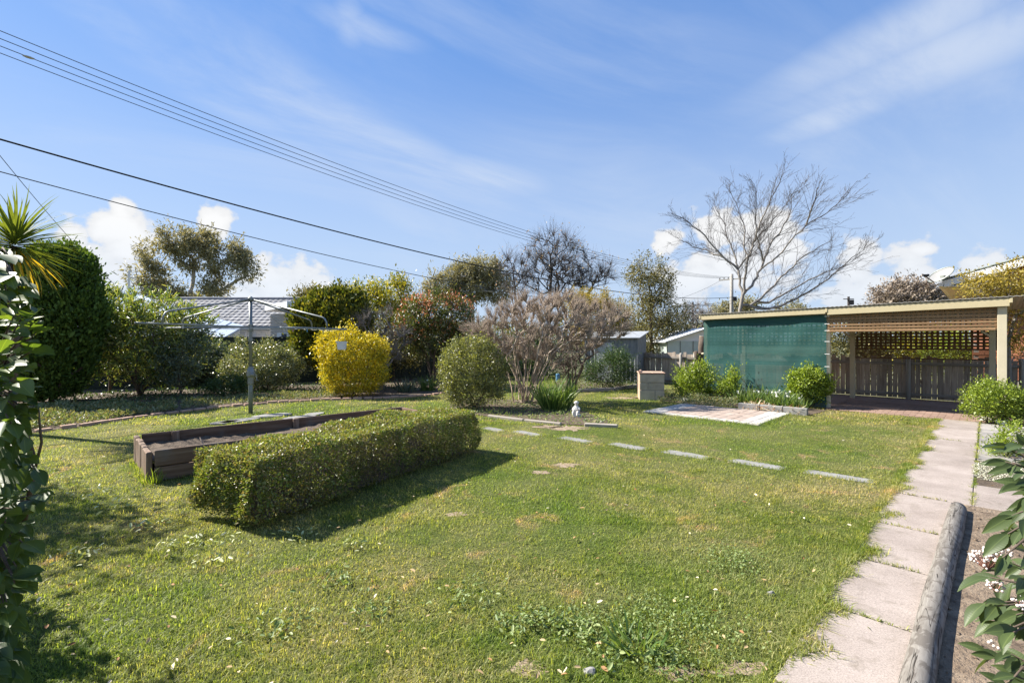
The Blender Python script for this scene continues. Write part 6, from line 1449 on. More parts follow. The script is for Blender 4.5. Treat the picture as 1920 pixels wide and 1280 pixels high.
def silver_tree():
    Y = 20.0; r = np.random.default_rng(80); k = 420 / 1792
    zc = lambda p, dy: np.array(Wp(1240 + p[0] * k, 300 + p[1] * k, Y + dy))
    limbs = [([(650, 1085), (630, 960), (615, 870), (500, 780), (380, 650), (300, 560), (180, 470), (90, 430)], 0.5),
             ([(615, 870), (600, 800), (560, 700), (520, 600), (500, 500), (440, 400), (400, 300)], 1.0),
             ([(615, 870), (700, 760), (740, 650), (830, 560), (930, 440), (1000, 360), (1040, 290)], -0.8),
             ([(655, 1070), (665, 950), (690, 800), (720, 720), (750, 640), (790, 500), (880, 300), (950, 180), (990, 60)], -0.4),
             ([(690, 800), (660, 700), (670, 560), (620, 400), (560, 270), (540, 190)], 0.8),
             ([(665, 1080), (740, 970), (800, 870), (850, 740), (890, 640), (960, 560), (1020, 450), (1040, 280), (1140, 220)], 0.3),
             ([(800, 870), (930, 770), (1030, 650), (1160, 520), (1330, 420), (1430, 330), (1570, 165)], -0.6),
             ([(815, 810), (780, 700), (760, 600), (755, 450), (755, 300), (740, 190)], -1.0),
             ([(640, 1150), (690, 1175), (760, 1130), (870, 1030), (960, 930), (1050, 860), (1110, 790), (1270, 690), (1370, 640)], 0.9),
             ([(640, 1160), (800, 1190), (950, 1170), (1080, 1110), (1200, 1040), (1340, 950), (1420, 870), (1590, 740), (1650, 690)], -0.9),
             ([(760, 1130), (860, 1140), (1000, 1060), (1130, 990), (1300, 900), (1480, 850)], 1.4),
             ([(500, 780), (400, 740), (280, 700), (170, 650), (100, 610)], 1.0),
             ([(1160, 520), (1190, 420), (1240, 280), (1260, 180)], -1.0)]
    base = zc((630, 1200), 0); g = np.array(gbase(1386, Y))
    t = thing('silver_bare_tree', 'vase-shaped leafless tree with silver bark behind the carport', 'tree', g)
    P0, P1, R0, R1 = [], [], [], []
    def seg(a, b, ra, rb): P0.append(a); P1.append(b); R0.append(ra); R1.append(rb)
    seg(g, base, 0.11, 0.08); seg(base, zc((650, 1085), 0), 0.08, 0.07)
    known = {}; pool = []                        # (point, direction, radius, remaining length)
    for pts, dy in limbs:
        d0 = 0.0; n = len(pts); r0 = {True: 0.048, False: 0.028}[pts[0][1] > 1000]
        k0 = min(known, key=lambda q: abs(q[0] - pts[0][0]) + abs(q[1] - pts[0][1])) if known else None
        st = known[k0] if k0 and abs(k0[0] - pts[0][0]) + abs(k0[1] - pts[0][1]) < 30 and pts[0][1] < 1140 else None
        y0 = st[1] - Y if st is not None else 0.0
        Q = [zc(p, y0 + dy * (i / (n - 1)) * 1.6) for i, p in enumerate(pts)]
        if st is not None: Q[0] = st
        for p, q in list(zip(pts, Q))[1:]: known[p] = q
        if pts[0][1] > 1000 and st is None: Q[0] = base + (np.array(zc((650, 1085), 0)) - base) * max(0, min(1, (1200 - pts[0][1]) / 115))
        tot = sum(np.linalg.norm(Q[i + 1] - Q[i]) for i in range(n - 1)); acc = 0
        for i in range(n - 1):
            L = np.linalg.norm(Q[i + 1] - Q[i]); m = 3; prev = Q[i]
            for s in range(1, m + 1):
                f0 = (acc + L * (s - 1) / m) / tot; f1 = (acc + L * s / m) / tot
                q = Q[i] + (Q[i + 1] - Q[i]) * s / m + (r.normal(size=3) * 0.025 if s < m else 0)
                ra, rb = r0 * (1 - f0) ** 0.8 + 0.007, r0 * (1 - f1) ** 0.8 + 0.007
                seg(prev, q, ra, rb)
                for _ in range(1 + (r.random() < 0.35)):
                    if f1 > 0.12: pool.append((prev + (q - prev) * r.random(), nrm(q - prev), rb, tot * (1 - f1) * 0.5 + 0.5))
                prev = q
            acc += L
    def sub(p, d, rad, L, lev):
        side = r.normal(size=3); side -= side.dot(d) * d; side /= np.linalg.norm(side) + 1e-9
        d = d * 0.85 + side * (0.42 + 0.35 * r.random()) + np.array([0.08, 0, 0.12]); d /= np.linalg.norm(d)
        L = L * (0.45 + 0.6 * r.random()); n = 4; ra = min(rad * 0.5, 0.011 if lev == 0 else 0.006); q = p
        for s in range(n):
            nd = d + r.normal(size=3) * 0.055 + np.array([0, 0, 0.02]); d = nd / np.linalg.norm(nd)
            e = q + d * L / n; r1 = max(0.0035, ra * (1 - (s + 1) / (n + 0.5))); r0_ = max(0.004, ra * (1 - s / (n + 0.5))); seg(q, e, r0_, r1)
            if lev < 2:
                for _ in range(2 if lev == 0 else 1):
                    if r.random() < 0.55: sub(q + (e - q) * r.random(), d, r1 * 1.6, L * 0.55, lev + 1)
            q = e
    for p, d, rad, L in pool: sub(p, d, rad, min(L * 1.25, 1.8), 0)
    P0, P1, R0, R1 = map(np.array, (P0, P1, R0, R1)); big = R0 > 0.026
    V, F = tubes(P0[big], P1[big] + (P1[big] - P0[big]) * 0.02, R0[big], R1[big], 8); obj_np('trunk', V, F, M['silverbark'], t, smooth=True)
    V, F = tubes(P0[~big], P1[~big], R0[~big], R1[~big], 3); obj_np('branches', V, F, M['twiggrey'], t, kind='stuff')
silver_tree()

# ---------------------------------------------------------------- strappy clumps and flowers
def clump(name, label, cat, base, n, L, w, rad, mat, seed, flowers=0, group=None, fh=0.36, up=1.3, fs=0.028):
    r = np.random.default_rng(seed); t = thing(name, label, cat, base, group); b = np.array(base)
    a = r.random(n) * 6.283; q = np.sqrt(r.random(n)) * rad; p = b + np.stack([np.cos(a) * q, np.sin(a) * q * 0.7, np.full(n, 0.01)], 1)
    out = nrm(np.stack([np.cos(a), np.sin(a), np.zeros(n)], 1))
    V, F = leaves(p, out, L, w, T_STRAP, r, up, 0.28, 0.55, 0.25, nup=0.4); obj_np('leaves', V, F, mat, t, kind='stuff')
    if flowers:
        m = flowers; a = r.random(m) * 6.283; q = np.sqrt(r.random(m)) * rad; p0 = b + np.stack([np.cos(a) * q, np.sin(a) * q * 0.7, np.zeros(m)], 1)
        p1 = p0 + np.stack([r.normal(size=m) * 0.03, r.normal(size=m) * 0.03, fh * (0.75 + 0.35 * r.random(m))], 1)
        V, F = tubes(p0, p1, np.full(m, .003), np.full(m, .0025), 3); obj_np('flower_stalks', V, F, M['greenstem'], t, kind='stuff')
        fd = nrm(np.stack([r.normal(size=m) * 0.5 - 0.3, -0.7 + r.normal(size=m) * 0.4, 0.3 + r.normal(size=m) * 0.3], 1)); c = np.repeat(p1, 6, 0); f6 = np.repeat(fd, 6, 0)
        ax = nrm(np.cross(f6, np.array([0, 0, 1.0]))); ay = np.cross(f6, ax); an = np.tile(np.arange(6) * np.pi / 3, m)[:, None]
        o = ax * np.cos(an) + ay * np.sin(an); tv, tf = T_DIA; nn = f6; bb = np.cross(nn, o)
        V = (c[:, None] + fs * (tv[None, :, 0:1] * o[:, None] + tv[None, :, 1:2] * 0.7 * bb[:, None] + tv[None, :, 2:3] * nn[:, None])).reshape(-1, 3); F = (tf[None] + (np.arange(m * 6) * 4)[:, None, None]).reshape(-1, 4)
        obj_np('flowers', V, F, Lf['petal'], t, kind='stuff')
dg = 'daffodil clumps before the shade cloth'
for k, (px, py, n, L, rad, fl, lb) in enumerate([(1402, 757, 220, 0.34, 0.32, 9, 'daffodil clump with cream flowers beside the small lime shrub'), (1435, 760, 260, 0.36, 0.34, 16, 'fullest daffodil clump of cream flowers at the middle of the cloth'), (1468, 764, 220, 0.34, 0.32, 12, 'daffodil clump with cream flowers near the round shrub'), (1378, 754, 150, 0.28, 0.22, 0, 'flowerless strappy clump below the small lime shrub'), (1495, 768, 120, 0.25, 0.2, 3, 'small daffodil clump tucked under the round green shrub'), (1318, 747, 120, 0.34, 0.2, 0, 'flowerless strappy clump under the loose lime shrub')]):
    clump('daffodil_clump', lb, 'flowers', G(px, py), n, L, 0.013, rad, Lf['strap'], 90 + k, fl, dg)
clump('daffodil_clump', 'lone daffodil clump with a white flower in front of the photinia', 'flowers', G(802, 733), 150, 0.42, 0.016, 0.22, Lf['strap'], 97, 4)
clump('agapanthus_clump', 'dark strappy clump at the foot of the pale bare shrub', 'plant', G(1040, 769), 330, 0.55, 0.022, 0.30, Lf['strap'], 98)
clump('agapanthus_clump', 'grey-green strappy clump in the shade under the photinia', 'plant', G(765, 735), 120, 0.35, 0.02, 0.3, Lf['bluegreen'], 99)

# low plants
def mat_plant(name, label, cat, poly, n, L, w, mat, seed, h=0.08, tm=T_DIA, group=None, kind=None, base=None, up=0.6):
    r = np.random.default_rng(seed); P = np.array(poly); lo, hi = P.min(0), P.max(0); q = lo + r.random((n * 3, 2)) * (hi - lo); q = q[inpoly(q, poly)][:n]
    c = q.mean(0); den = 0.5 + 0.5 * np.sin(q[:, 0] * 4.3 + seed) * np.sin(q[:, 1] * 3.7 + seed * 2); keep = r.random(len(q)) < 0.35 + 0.65 * den; q, den = q[keep], den[keep]
    z = 0.015 + h * (0.25 + 0.75 * den) * r.random(len(q))
    V, F = leaves(np.concatenate([q, z[:, None]], 1), nrm(np.concatenate([r.normal(size=(len(q), 2)), np.zeros((len(q), 1))], 1)), L, w, tm, r, up, 0.5, 0.7, nup=1.0)
    o = obj_np(name, V, F, mat, origin=(c[0], c[1], 0)); tag(o, label, cat, group, 'stuff'); return o
mat_plant('ground_cover', 'low silvery ground cover filling the near end of the shady border', 'ground cover', gpoly([(-40, 818), (60, 808), (150, 796), (250, 781), (330, 771), (330, 758), (120, 758), (-40, 790)]), 15000, 0.07, 0.022, Lf['cover'], 101, 0.12, T_LANCE)
mat_plant('ground_cover', 'tufty low leaves along the brick edging behind the hoist', 'ground cover', gpoly([(340, 769), (410, 761), (500, 754), (600, 748), (640, 744), (620, 735), (480, 742), (340, 752)]), 7000, 0.07, 0.018, Lf['cover'], 102, 0.11, T_LANCE)
mat_plant('ground_cover', 'shaded low leaves under the oleander and golden bush', 'ground cover', gpoly([(140, 757), (330, 757), (480, 741), (620, 734), (780, 733), (780, 722), (500, 722), (140, 740)]), 5000, 0.07, 0.03, Lf['darkgreen'], 103, 0.10)
mat_plant('ground_cover', 'weedy cover round the statue and island shrubs', 'ground cover', ISLAND, 4200, 0.05, 0.016, Lf['weed'], 104, 0.07, T_LANCE)
mat_plant('ground_cover', 'low green cover at the foot of the shed shrub', 'ground cover', FARBED, 4000, 0.07, 0.02, Lf['weed'], 105, 0.15, T_LANCE)
mat_plant('ground_cover', 'mounded grey-green cover in front of the loose lime shrub', 'ground cover', gpoly([(1232, 755), (1290, 760), (1372, 766), (1385, 758), (1320, 746), (1240, 744)]), 7000, 0.05, 0.014, Lf['cover'], 106, 0.22, T_LANCE)
mat_plant('silver_cover', 'silvery white ground cover spilling onto the path', 'ground cover', [tuple(PT(t, d)[:2]) for t, d in ((5.05, 0.60), (5.6, 0.58), (6.1, 0.62), (6.2, 1.0), (5.5, 1.1), (4.85, 1.4), (4.75, 1.0))], 9000, 0.016, 0.006, Lf['silver'], 107, 0.07)
mat_plant('white_flowers', 'small white flowers under the corner shrub', 'flowers', gpoly([(1832, 790), (1885, 800), (1895, 792), (1840, 783)]), 500, 0.035, 0.03, Lf['petal'], 108, 0.08)
mat_plant('dead_leaves', 'tan withered daffodil leaves hanging over the kerb blocks', 'leaves', gpoly([(1385, 768), (1500, 779), (1510, 774), (1400, 763)]), 900, 0.12, 0.010, Lf['dry'], 109, 0.16, T_STRAP, up=-0.1)
# ---------------------------------------------------------------- cordyline
def curved_leaf(name, L, w, droop, mat, n=7, cup=0.15):
    V = []; F = []
    for i in range(n + 1):
        t = i / n; ww = w * (0.45 + 0.55 * min(1, t * 4)) * (1 - t ** 2.5) + 0.0015
        x = L * (math.sin(droop * t) / droop if droop > 0.01 else t); z = -L * (1 - math.cos(droop * t)) / max(droop, 0.01)
        V += [(x, -ww / 2, z + ww * cup), (x, 0, z), (x, ww / 2, z + ww * cup)]
    for i in range(n):
        a = 3 * i; F += [(a, a + 3, a + 4, a + 1), (a + 1, a + 4, a + 5, a + 2)]
    me = bpy.data.meshes.new(name); me.from_pydata(V, [], F); me.update(); me.materials.append(mat)
    for p in me.polygons: p.use_smooth = True
    return me
def frame(t, n):
    t = t.normalized(); n = (n - t * n.dot(t)).normalized(); b = n.cross(t)
    return Matrix((t, b, n)).transposed().to_4x4()
def cordyline():
    Y = 8.4; hd = Wp(28, 462, Y); b = gbase(15, Y); r = random.Random(4)
    t = thing('cordyline', 'spiky cabbage palm with yellow-edged sword leaves above the cypress', 'palm', b)
    m = MB(); m.tube([b, b.lerp(hd, 0.5) + Vector((0.04, 0, 0)), hd], [0.10, 0.075, 0.06], 10); m.build('trunk', M['bark'], t, smooth=True)
    gm_ = leafmat('cordyline_leaf', [(0.06, 0.085, 0.02), (0.105, 0.13, 0.03)], 0.4, 0.65, 0.2, tcol=(1.3, 1.2, 0.4)); ym = leafmat('cordyline_old_leaf', [(0.30, 0.24, 0.03), (0.36, 0.28, 0.04)], 0.4, 0.45, 0.3, tcol=(1.2, 1.0, 0.4))
    ms = [curved_leaf('leaf', 0.96, 0.038, d, gm_) for d in (0.15, 0.4, 0.75)]; old = [curved_leaf('leaf', 0.90, 0.036, d, ym) for d in (0.5, 0.9)]
    for k in range(240):
        el = math.asin(max(-0.75, min(1, 1 - 1.75 * (k + 0.5) / 240))); az = k * 2.39996 + r.uniform(-.2, .2)
        d = Vector((math.cos(el) * math.cos(az), math.cos(el) * math.sin(az), math.sin(el)))
        me = (r.choice(ms) if el > -0.35 or r.random() < 0.4 else r.choice(old))
        s = r.uniform(0.8, 1.12)
        o = bpy.data.objects.new('leaf', me); n = Vector((0, 0, 1)) if abs(d.z) < 0.95 else Vector((1, 0, 0))
        link(o, t, Matrix.Translation(hd + d * 0.05 + Vector((0, 0, 0.10 * math.sin(el)))) @ frame(d, n + Vector((r.uniform(-.3, .3), r.uniform(-.3, .3), 0))) @ Matrix.Scale(s, 4))
cordyline()

# ---------------------------------------------------------------- near shrubs with leaves one can tell apart
def big_leaf(name, L, w, bend, fold, mat, n=6):
    prof = [0.0, 0.55, 0.9, 1.0, 0.86, 0.5, 0.0][:n + 1]
    V = []; F = []
    for i in range(n + 1):
        t = i / n; ww = w / 2 * max(prof[i], 0.02); x = L * t; z = -bend * L * t * t
        V += [(x, -ww, z + fold * ww), (x, -ww * 0.5, z + fold * ww * 0.35), (x, 0, z), (x, ww * 0.5, z + fold * ww * 0.35), (x, ww, z + fold * ww)]
    for i in range(n):
        for j in range(4): a = 5 * i + j; F.append((a, a + 5, a + 6, a + 1))
    me = bpy.data.meshes.new(name); me.from_pydata(V, [], F); me.update(); me.materials.append(mat)
    for p in me.polygons: p.use_smooth = True
    return me
def glossleaf(name, c1, c2, tc, trans=0.35):
    m = MN(name); co = m.coord('Object'); f = m.noise(co, 25, 3, 0.5); inf = m.n('ShaderNodeObjectInfo').outputs['Random']
    col = m.mix(m.math('ADD', m.math('MULTIPLY', f, 0.35), m.math('MULTIPLY', inf, 0.65)), c1, c2)
    sep = m.n('ShaderNodeSeparateXYZ'); m.L.new(m.n('ShaderNodeTexCoord').outputs['Object'], sep.inputs[0])
    rib = m.math('ABSOLUTE', sep.outputs[1]); rb = m.n('ShaderNodeMapRange'); m.L.new(rib, rb.inputs[0]); rb.inputs[1].default_value = 0.0004; rb.inputs[2].default_value = 0.0014
    col = m.mix(rb.outputs[0], m.mix(1.0, col, (1.6, 1.5, 1.4), 'MULTIPLY'), col)
    m.set(col, 0.48, 0.4)
    wv = m.n('ShaderNodeTexWave'); wv.inputs['Scale'].default_value = 45; wv.inputs['Distortion'].default_value = 2.0
    m.L.new(m.coord('Object', (1, 0.55, 1)), wv.inputs['Vector']); m.bump(wv.outputs['Fac'], 0.12, 0.001)
    t = m.n('ShaderNodeBsdfTranslucent'); m.L.new(m.mix(1.0, col, tc, 'MULTIPLY'), t.inputs[0]); mx = m.n('ShaderNodeMixShader'); mx.inputs[0].default_value = trans
    m.L.new(m.b.outputs[0], mx.inputs[1]); m.L.new(t.outputs[0], mx.inputs[2]); m.L.new(mx.outputs[0], m.out.inputs['Surface']); return m.m
CAMLEAF = glossleaf('camellia_leaf', (0.04, 0.078, 0.026), (0.105, 0.15, 0.038), (2.6, 2.4, 0.6), 0.42)
VIBLEAF = glossleaf('viburnum_leaf', (0.045, 0.07, 0.028), (0.085, 0.12, 0.04), (1.8, 1.7, 0.6), 0.3)
def camellia():
    r = random.Random(12); b = Vector((-2.75, 2.35, 0))
    t = thing('camellia', 'camellia with large glossy leaves leaning in beside the lawn', 'shrub', b)
    ms = [big_leaf('leaf', L, w, bd, fo, CAMLEAF) for L, w, bd, fo in ((0.10, 0.048, 0.12, 0.3), (0.115, 0.052, 0.25, 0.2), (0.09, 0.046, 0.05, 0.4), (0.108, 0.054, 0.3, 0.35))]
    # sprays reaching into view: list of (pixel tip, depth)
    tips = []
    prof = [(480, 40), (520, 50), (545, 60), (575, 70), (600, 85), (630, 92), (655, 85), (690, 75), (720, 72), (745, 62), (775, 70), (800, 62), (830, 66), (860, 74), (890, 88), (915, 95), (940, 82), (965, 70), (990, 62), (1010, 66), (1040, 58), (1065, 62), (1090, 60), (1120, 50), (1150, 42), (1180, 36), (1210, 44), (1240, 52), (1265, 46)]
    for (py, ex) in prof:
        for k in range(8):
            e = ex * (1.0 if k == 0 else r.uniform(-0.5, 0.9)); Y = r.uniform(1.55, 2.1) if k else 1.75
            tips.append(Wp(e - 30 + 6, py + r.uniform(-14, 14), Y))
    st = MB(); lf = 0
    main = [Vector((-2.75, 2.35, 0)), Vector((-2.5, 2.25, 0.7)), Vector((-2.3, 2.1, 1.3)), Vector((-2.2, 2.05, 1.9)), Vector((-2.2, 2.0, 2.3))]
    st.tube(main, [0.03, 0.026, 0.02, 0.015, 0.01], 8)
    st.tube([Wp(40, 1010, 2.15) , Wp(66, 867, 2.0), Wp(48, 810, 1.95), Wp(32, 772, 1.92), Wp(10, 700, 1.9)], [0.010, 0.0095, 0.009, 0.008, 0.006], 8)
    st.tube([Vector((-2.65, 2.4, 0)), Vector((-2.5, 2.35, 0.4)), Wp(40, 1010, 2.15)], [0.016, 0.013, 0.010], 8)
    st.tube([Wp(66, 875, 2.0), Wp(78, 830, 1.98), Wp(74, 790, 1.97), Wp(73, 765, 1.97)], [0.006, 0.005, 0.004, 0.002], 6)
    for tip in tips:
        j = min(main, key=lambda q: (q - tip).length + abs(q.z - tip.z + 0.2)); mid = j.lerp(tip, 0.55) + Vector((0, 0, 0.06))
        st.tube([j, mid, tip], [0.006, 0.004, 0.002], 5)
        d = (tip - mid).normalized(); nl = r.choice((2, 3))
        for k in range(nl):
            an = r.uniform(0, 6.28); side = Vector((math.cos(an), 0.7 * math.sin(an) - 0.25, 0.6 * math.sin(an) + 0.12))
            td = (d * 0.7 + side * (0.7 if k else 0.25)) + Vector((0.55, -0.1, 0)); td.z -= 0.05; p = tip - d * 0.032 * k
            o = bpy.data.objects.new('leaf', r.choice(ms)); nrmv = Vector((r.uniform(-.5, .5), r.uniform(-.9, .3), 1.0))
            link(o, t, Matrix.Translation(p) @ frame(td, nrmv) @ Matrix.Scale(r.uniform(0.72, 1.12), 4)); lf += 1
            pass
    st.build('stems', M['bark'], t, smooth=True)
    # the rest of the shrub, outside the picture
    rr = np.random.default_rng(5); bl = [(np.array([-3.5, 2.6, 0.55]), np.array([0.6, 0.7, 0.55])), (np.array([-3.2, 2.3, 1.4]), np.array([0.7, 0.6, 0.8])), (np.array([-3.55, 2.9, 0.45]), np.array([0.5, 0.5, 0.45]))]
    cl, out = clusters(bl, 160, rr, 0.4); p, o = leaf_cloud(cl, out, 3600, 0.1, rr); keep = p[:, 0] < -1.13 * p[:, 1]
    V, F = leaves(p[keep], o[keep], 0.09, 0.045, T_OVAL, rr); obj_np('foliage', V, F, CAMLEAF, t, kind='stuff')
camellia()
def viburnum():
    r = random.Random(33); b = PT(1.0, 1.15)
    b = Vector((2.05, 1.55, 0))
    t = thing('viburnum', 'dark leafy viburnum with clusters of pink-white buds over the bare bed', 'shrub', b)
    ms = [big_leaf('leaf', L, w, bd, fo, VIBLEAF) for L, w, bd, fo in ((0.10, 0.034, 0.25, 0.45), (0.088, 0.032, 0.1, 0.55), (0.095, 0.038, 0.4, 0.3), (0.075, 0.028, 0.15, 0.4))]
    st = MB(); main = [b, b + Vector((-0.12, 0.0, 0.35)), b + Vector((-0.2, 0, 0.7)), b + Vector((-0.17, 0.02, 1.05)), b + Vector((-0.12, 0, 1.4))]
    st.tube(main, [0.018, 0.016, 0.013, 0.010, 0.006], 8); cnt = 0
    prof = [(838, 60), (860, 65), (885, 45), (910, 30), (935, 25), (975, 52), (1000, 60), (1025, 40), (1045, 70), (1070, 95), (1090, 75), (1115, 80), (1140, 105), (1165, 80), (1190, 60), (1215, 100), (1240, 85), (1265, 55), (1290, 80)]
    for (py, ex) in prof:
        for k in range(4):
            e = ex * (0.95 if k == 0 else r.uniform(-0.3, 0.85)); Y = r.uniform(1.30, 1.75)
            tip = Wp(1935 - e + 12, py + r.uniform(-12, 12), Y); j = min(main, key=lambda q: abs(q.z - tip.z + 0.12)); mid = j.lerp(tip, 0.6) + Vector((0, 0, 0.03))
            st.tube([j, mid, tip], [0.005, 0.004, 0.002], 5); d = (tip - mid).normalized()
            for q in range(r.choice((2, 3))):
                an = r.uniform(0, 6.28); side = Vector((-0.2 + math.cos(an), -0.3 + 0.7 * math.sin(an), 0.6 * math.sin(an)))
                td = d * 0.9 + side * (0.75 if q else 0.2); td.z -= 0.25
                o = bpy.data.objects.new('leaf', r.choice(ms)); link(o, t, Matrix.Translation(tip - d * 0.03 * q) @ frame(td, Vector((r.uniform(-.8, .3), r.uniform(-1, .2), 0.8))) @ Matrix.Scale(r.uniform(0.75, 1.1), 4)); cnt += 1
    st.build('stems', M['bark'], t, smooth=True)
    fm = surf('bud_white', (0.60, 0.48, 0.44), (0.74, 0.70, 0.66), 60, 0.6, 0.1, 80, 'World'); pmn = surf('bud_stalk', (0.20, 0.09, 0.07), (0.28, 0.14, 0.10), 30, 0.7, 0, 40, 'World')
    for (px, py, Y, n, rad) in ((1850, 1055, 1.5, 60, 0.042), (1868, 1040, 1.52, 30, 0.03), (1868, 1102, 1.5, 18, 0.025), (1912, 1130, 1.4, 14, 0.02), (1868, 1208, 1.4, 9, 0.018), (1886, 1038, 1.5, 16, 0.02)):
        c = Wp(px, py, Y); m = MB(); mk = MB()
        for i in range(n):
            v = Vector((r.gauss(0, 1), r.gauss(0, 1), abs(r.gauss(0, 1)) - 0.2)).normalized() * rad * r.uniform(0.6, 1.05); q = c + v; s = r.uniform(0.0028, 0.0052)
            m.lathe(q, [(s * .4, -s), (s, -s * .3), (s, s * .4), (s * .3, s)], 6); mk.tube([c - Vector((0, 0, rad * .5)), q], 0.0009, 3)
        f = m.build('flower_cluster', fm, t, smooth=True); mk.build('flower_stalks', pmn, f)
viburnum()

# ---------------------------------------------------------------- grass
def grass():
    r = np.random.default_rng(200)
    bare_ = []
    rb = random.Random(8)
    for (px, py, a, b) in ((1065, 803, 0.42, 0.30), (1030, 800, 0.3, 0.2), (990, 1256, 0.10, 0.07), (1268, 1262, 0.16, 0.06), (1400, 1255, 0.22, 0.07), (1060, 872, 0.2, 0.12), (1015, 886, 0.14, 0.08), (855, 965, 0.12, 0.07), (1225, 745, 0.6, 0.5), (1170, 746, 0.5, 0.3)):
        c = G(px, py); bare_.append([(c.x + math.cos(2 * math.pi * k / 36) * a * rb.uniform(0.35, 1.2), c.y + math.sin(2 * math.pi * k / 36) * b * rb.uniform(0.35, 1.2)) for k in range(36)])
    for q in bare_: sheet('bare_patch', q, 0.005, M['dirt'])
    excl = [LEFTBED, ISLAND, FARBED, SCREENBED, PATIO, FLOOR, BEDPOLY, PATH, CROSS, RIGHTBED, RIGHTBED2, strip] + STONES
    def ok_pts(p, edge=0.0):
        k = inpoly(p, LAWN)
        for e in excl: k &= ~inpoly(p, e)
        return k
    def sample(n, y0, y1):
        Y = y0 * (y1 / y0) ** r.random(n); X = (r.random(n) * 2.36 - 1.16) * Y; p = np.stack([X, Y], 1); return p[ok_pts(p)]
    def dens(p):
        a = np.sin(p[:, 0] * 2.1 + 1.3 * np.sin(p[:, 1] * 1.7)) * np.sin(p[:, 1] * 2.6 + 0.8 * np.sin(p[:, 0] * 3.1)); b = np.sin(p[:, 0] * 6.3 + p[:, 1] * 4.1) * np.sin(p[:, 1] * 7.7 - p[:, 0] * 2.9)
        return a, b
    def blades(p, h0, w0, three):
        n = len(p); a, b = dens(p); h = h0 * (0.75 + 0.22 * a + 0.18 * b + 0.5 * r.random(n)); ang = r.random(n) * 6.283; lean = np.abs(r.normal(size=n)) * 0.95 + 0.1
        dx, dy = np.cos(ang), np.sin(ang); px, py = -dy, dx; w = w0 * (0.6 + 0.8 * r.random(n))
        def pt(t, s):
            o = lean * h * t ** 1.6; return np.stack([p[:, 0] + dx * o + px * s * w, p[:, 1] + dy * o + py * s * w, np.maximum(0.002, h * t / np.sqrt(1 + (lean * t) ** 2))], 1)
        if three:
            V = np.stack([pt(0, -.5), pt(0, .5), pt(0.55, .42), pt(0.55, -.42), pt(1.0, 0.05), pt(1.0, -0.05)], 1).reshape(-1, 3)
            q = np.array([[0, 1, 2, 3], [3, 2, 4, 5]]); k = 6
        else:
            V = np.stack([pt(0, -.5), pt(0, .5), pt(1.0, 0.08), pt(1.0, -0.08)], 1).reshape(-1, 3); q = np.array([[0, 1, 2, 3]]); k = 4
        return V, (q[None] + (np.arange(n) * k)[:, None, None]).reshape(-1, 4)
    near = sample(200000, 2.05, 4.4); mid = sample(260000, 4.2, 9.5); far = sample(170000, 9.2, 22)
    # thin the turf in bare places
    def thin(p):
        a, b = dens(p * 0.9 + 3.0); return p[r.random(len(p)) < np.clip(1.15 - 0.45 * (a > 0.55) - 0.35 * (b > 0.6), 0.2, 1)]
    near, mid, far = thin(near), thin(mid), thin(far)
    def balding(p):
        k = np.ones(len(p), bool)
        for q in bare_: k &= ~(inpoly(p, q) & (r.random(len(p)) < 0.6))
        return p[k]
    near, mid, far = balding(near), balding(mid), balding(far)
    # longer tufts at edges and round things
    ed = []; es = []; el = []
    def edge_line(a, b, n, s): q = r.random((n, 1)); ed.append(np.array(a) + (np.array(b) - np.array(a)) * q + r.normal(size=(n, 2)) * s)
    for S in STONES:
        for i in range(4): edge_line(S[i], S[(i + 1) % len(S)], 130, 0.026); es.append(ed.pop())
    for t in np.arange(-1.5, 10.2, 0.1):
        k = max(0.0, 0.045 * math.sin(t * 5.1) + 0.04 * math.sin(t * 11.7 + 1) + 0.03 * math.sin(t * 23)); a = PT(t, -0.02 + k); b2 = PT(t + 0.1, -0.02 + k); edge_line(tuple(a[:2]), tuple(b2[:2]), 200 + int(1600 * k), 0.02 + 0.3 * k); el.append(ed.pop())
    for i in range(4): edge_line(BEDPOLY[i], BEDPOLY[(i + 1) % 4], 700, 0.03)
    for i in range(len(PATIO)): edge_line(PATIO[i], PATIO[(i + 1) % 4], 500, 0.03)
    V1 = blades(near, 0.023, 0.0036, True); V2 = blades(mid, 0.024, 0.0056, False); V3 = blades(far, 0.038, 0.012, False); V4 = blades(np.concatenate(ed), 0.06, 0.005, True); V7 = blades(np.concatenate(es), 0.032, 0.005, True); V8 = blades(np.concatenate(el), 0.05, 0.005, True); V8[0][:, 2] += 0.018
    # coarse tufts scattered over the lawn
    tc = np.concatenate([sample(300, 2.3, 6), sample(100, 5, 10)]); tp = np.repeat(tc, 30, 0) + r.normal(size=(len(tc) * 30, 2)) * 0.05; V5 = blades(tp[ok_pts(tp)], 0.042, 0.005, True)
    # weeds rooted in the path joints
    jt = []
    for t in (0.68, 1.58, 2.53, 3.67, 7.65): n = 90; q = r.random((n, 1)) ** 1.3 * 0.42; jt.append(np.array(PT(t, 0)[:2]) + q * np.array(D[:2]) + r.normal(size=(n, 2)) * 0.006)
    for t in np.arange(3.7, 10.2, 0.05):
        if math.sin(t * 7) + math.sin(t * 17) > -0.6: n = 14; jt.append(np.array(PT(t, 0.603)[:2]) + r.normal(size=(n, 2)) * 0.012)
    V6 = blades(np.concatenate(jt), 0.030, 0.004, True); V6[0][:, 2] += 0.03
    V, F = join(V1, V2, V3, V4, V5, V6, V7, V8)
    o = obj_np('grass', V, F, M['blade'], origin=(0, 6, 0)); tag(o, 'short patchy green and straw-coloured lawn grass', 'grass', kind='stuff')
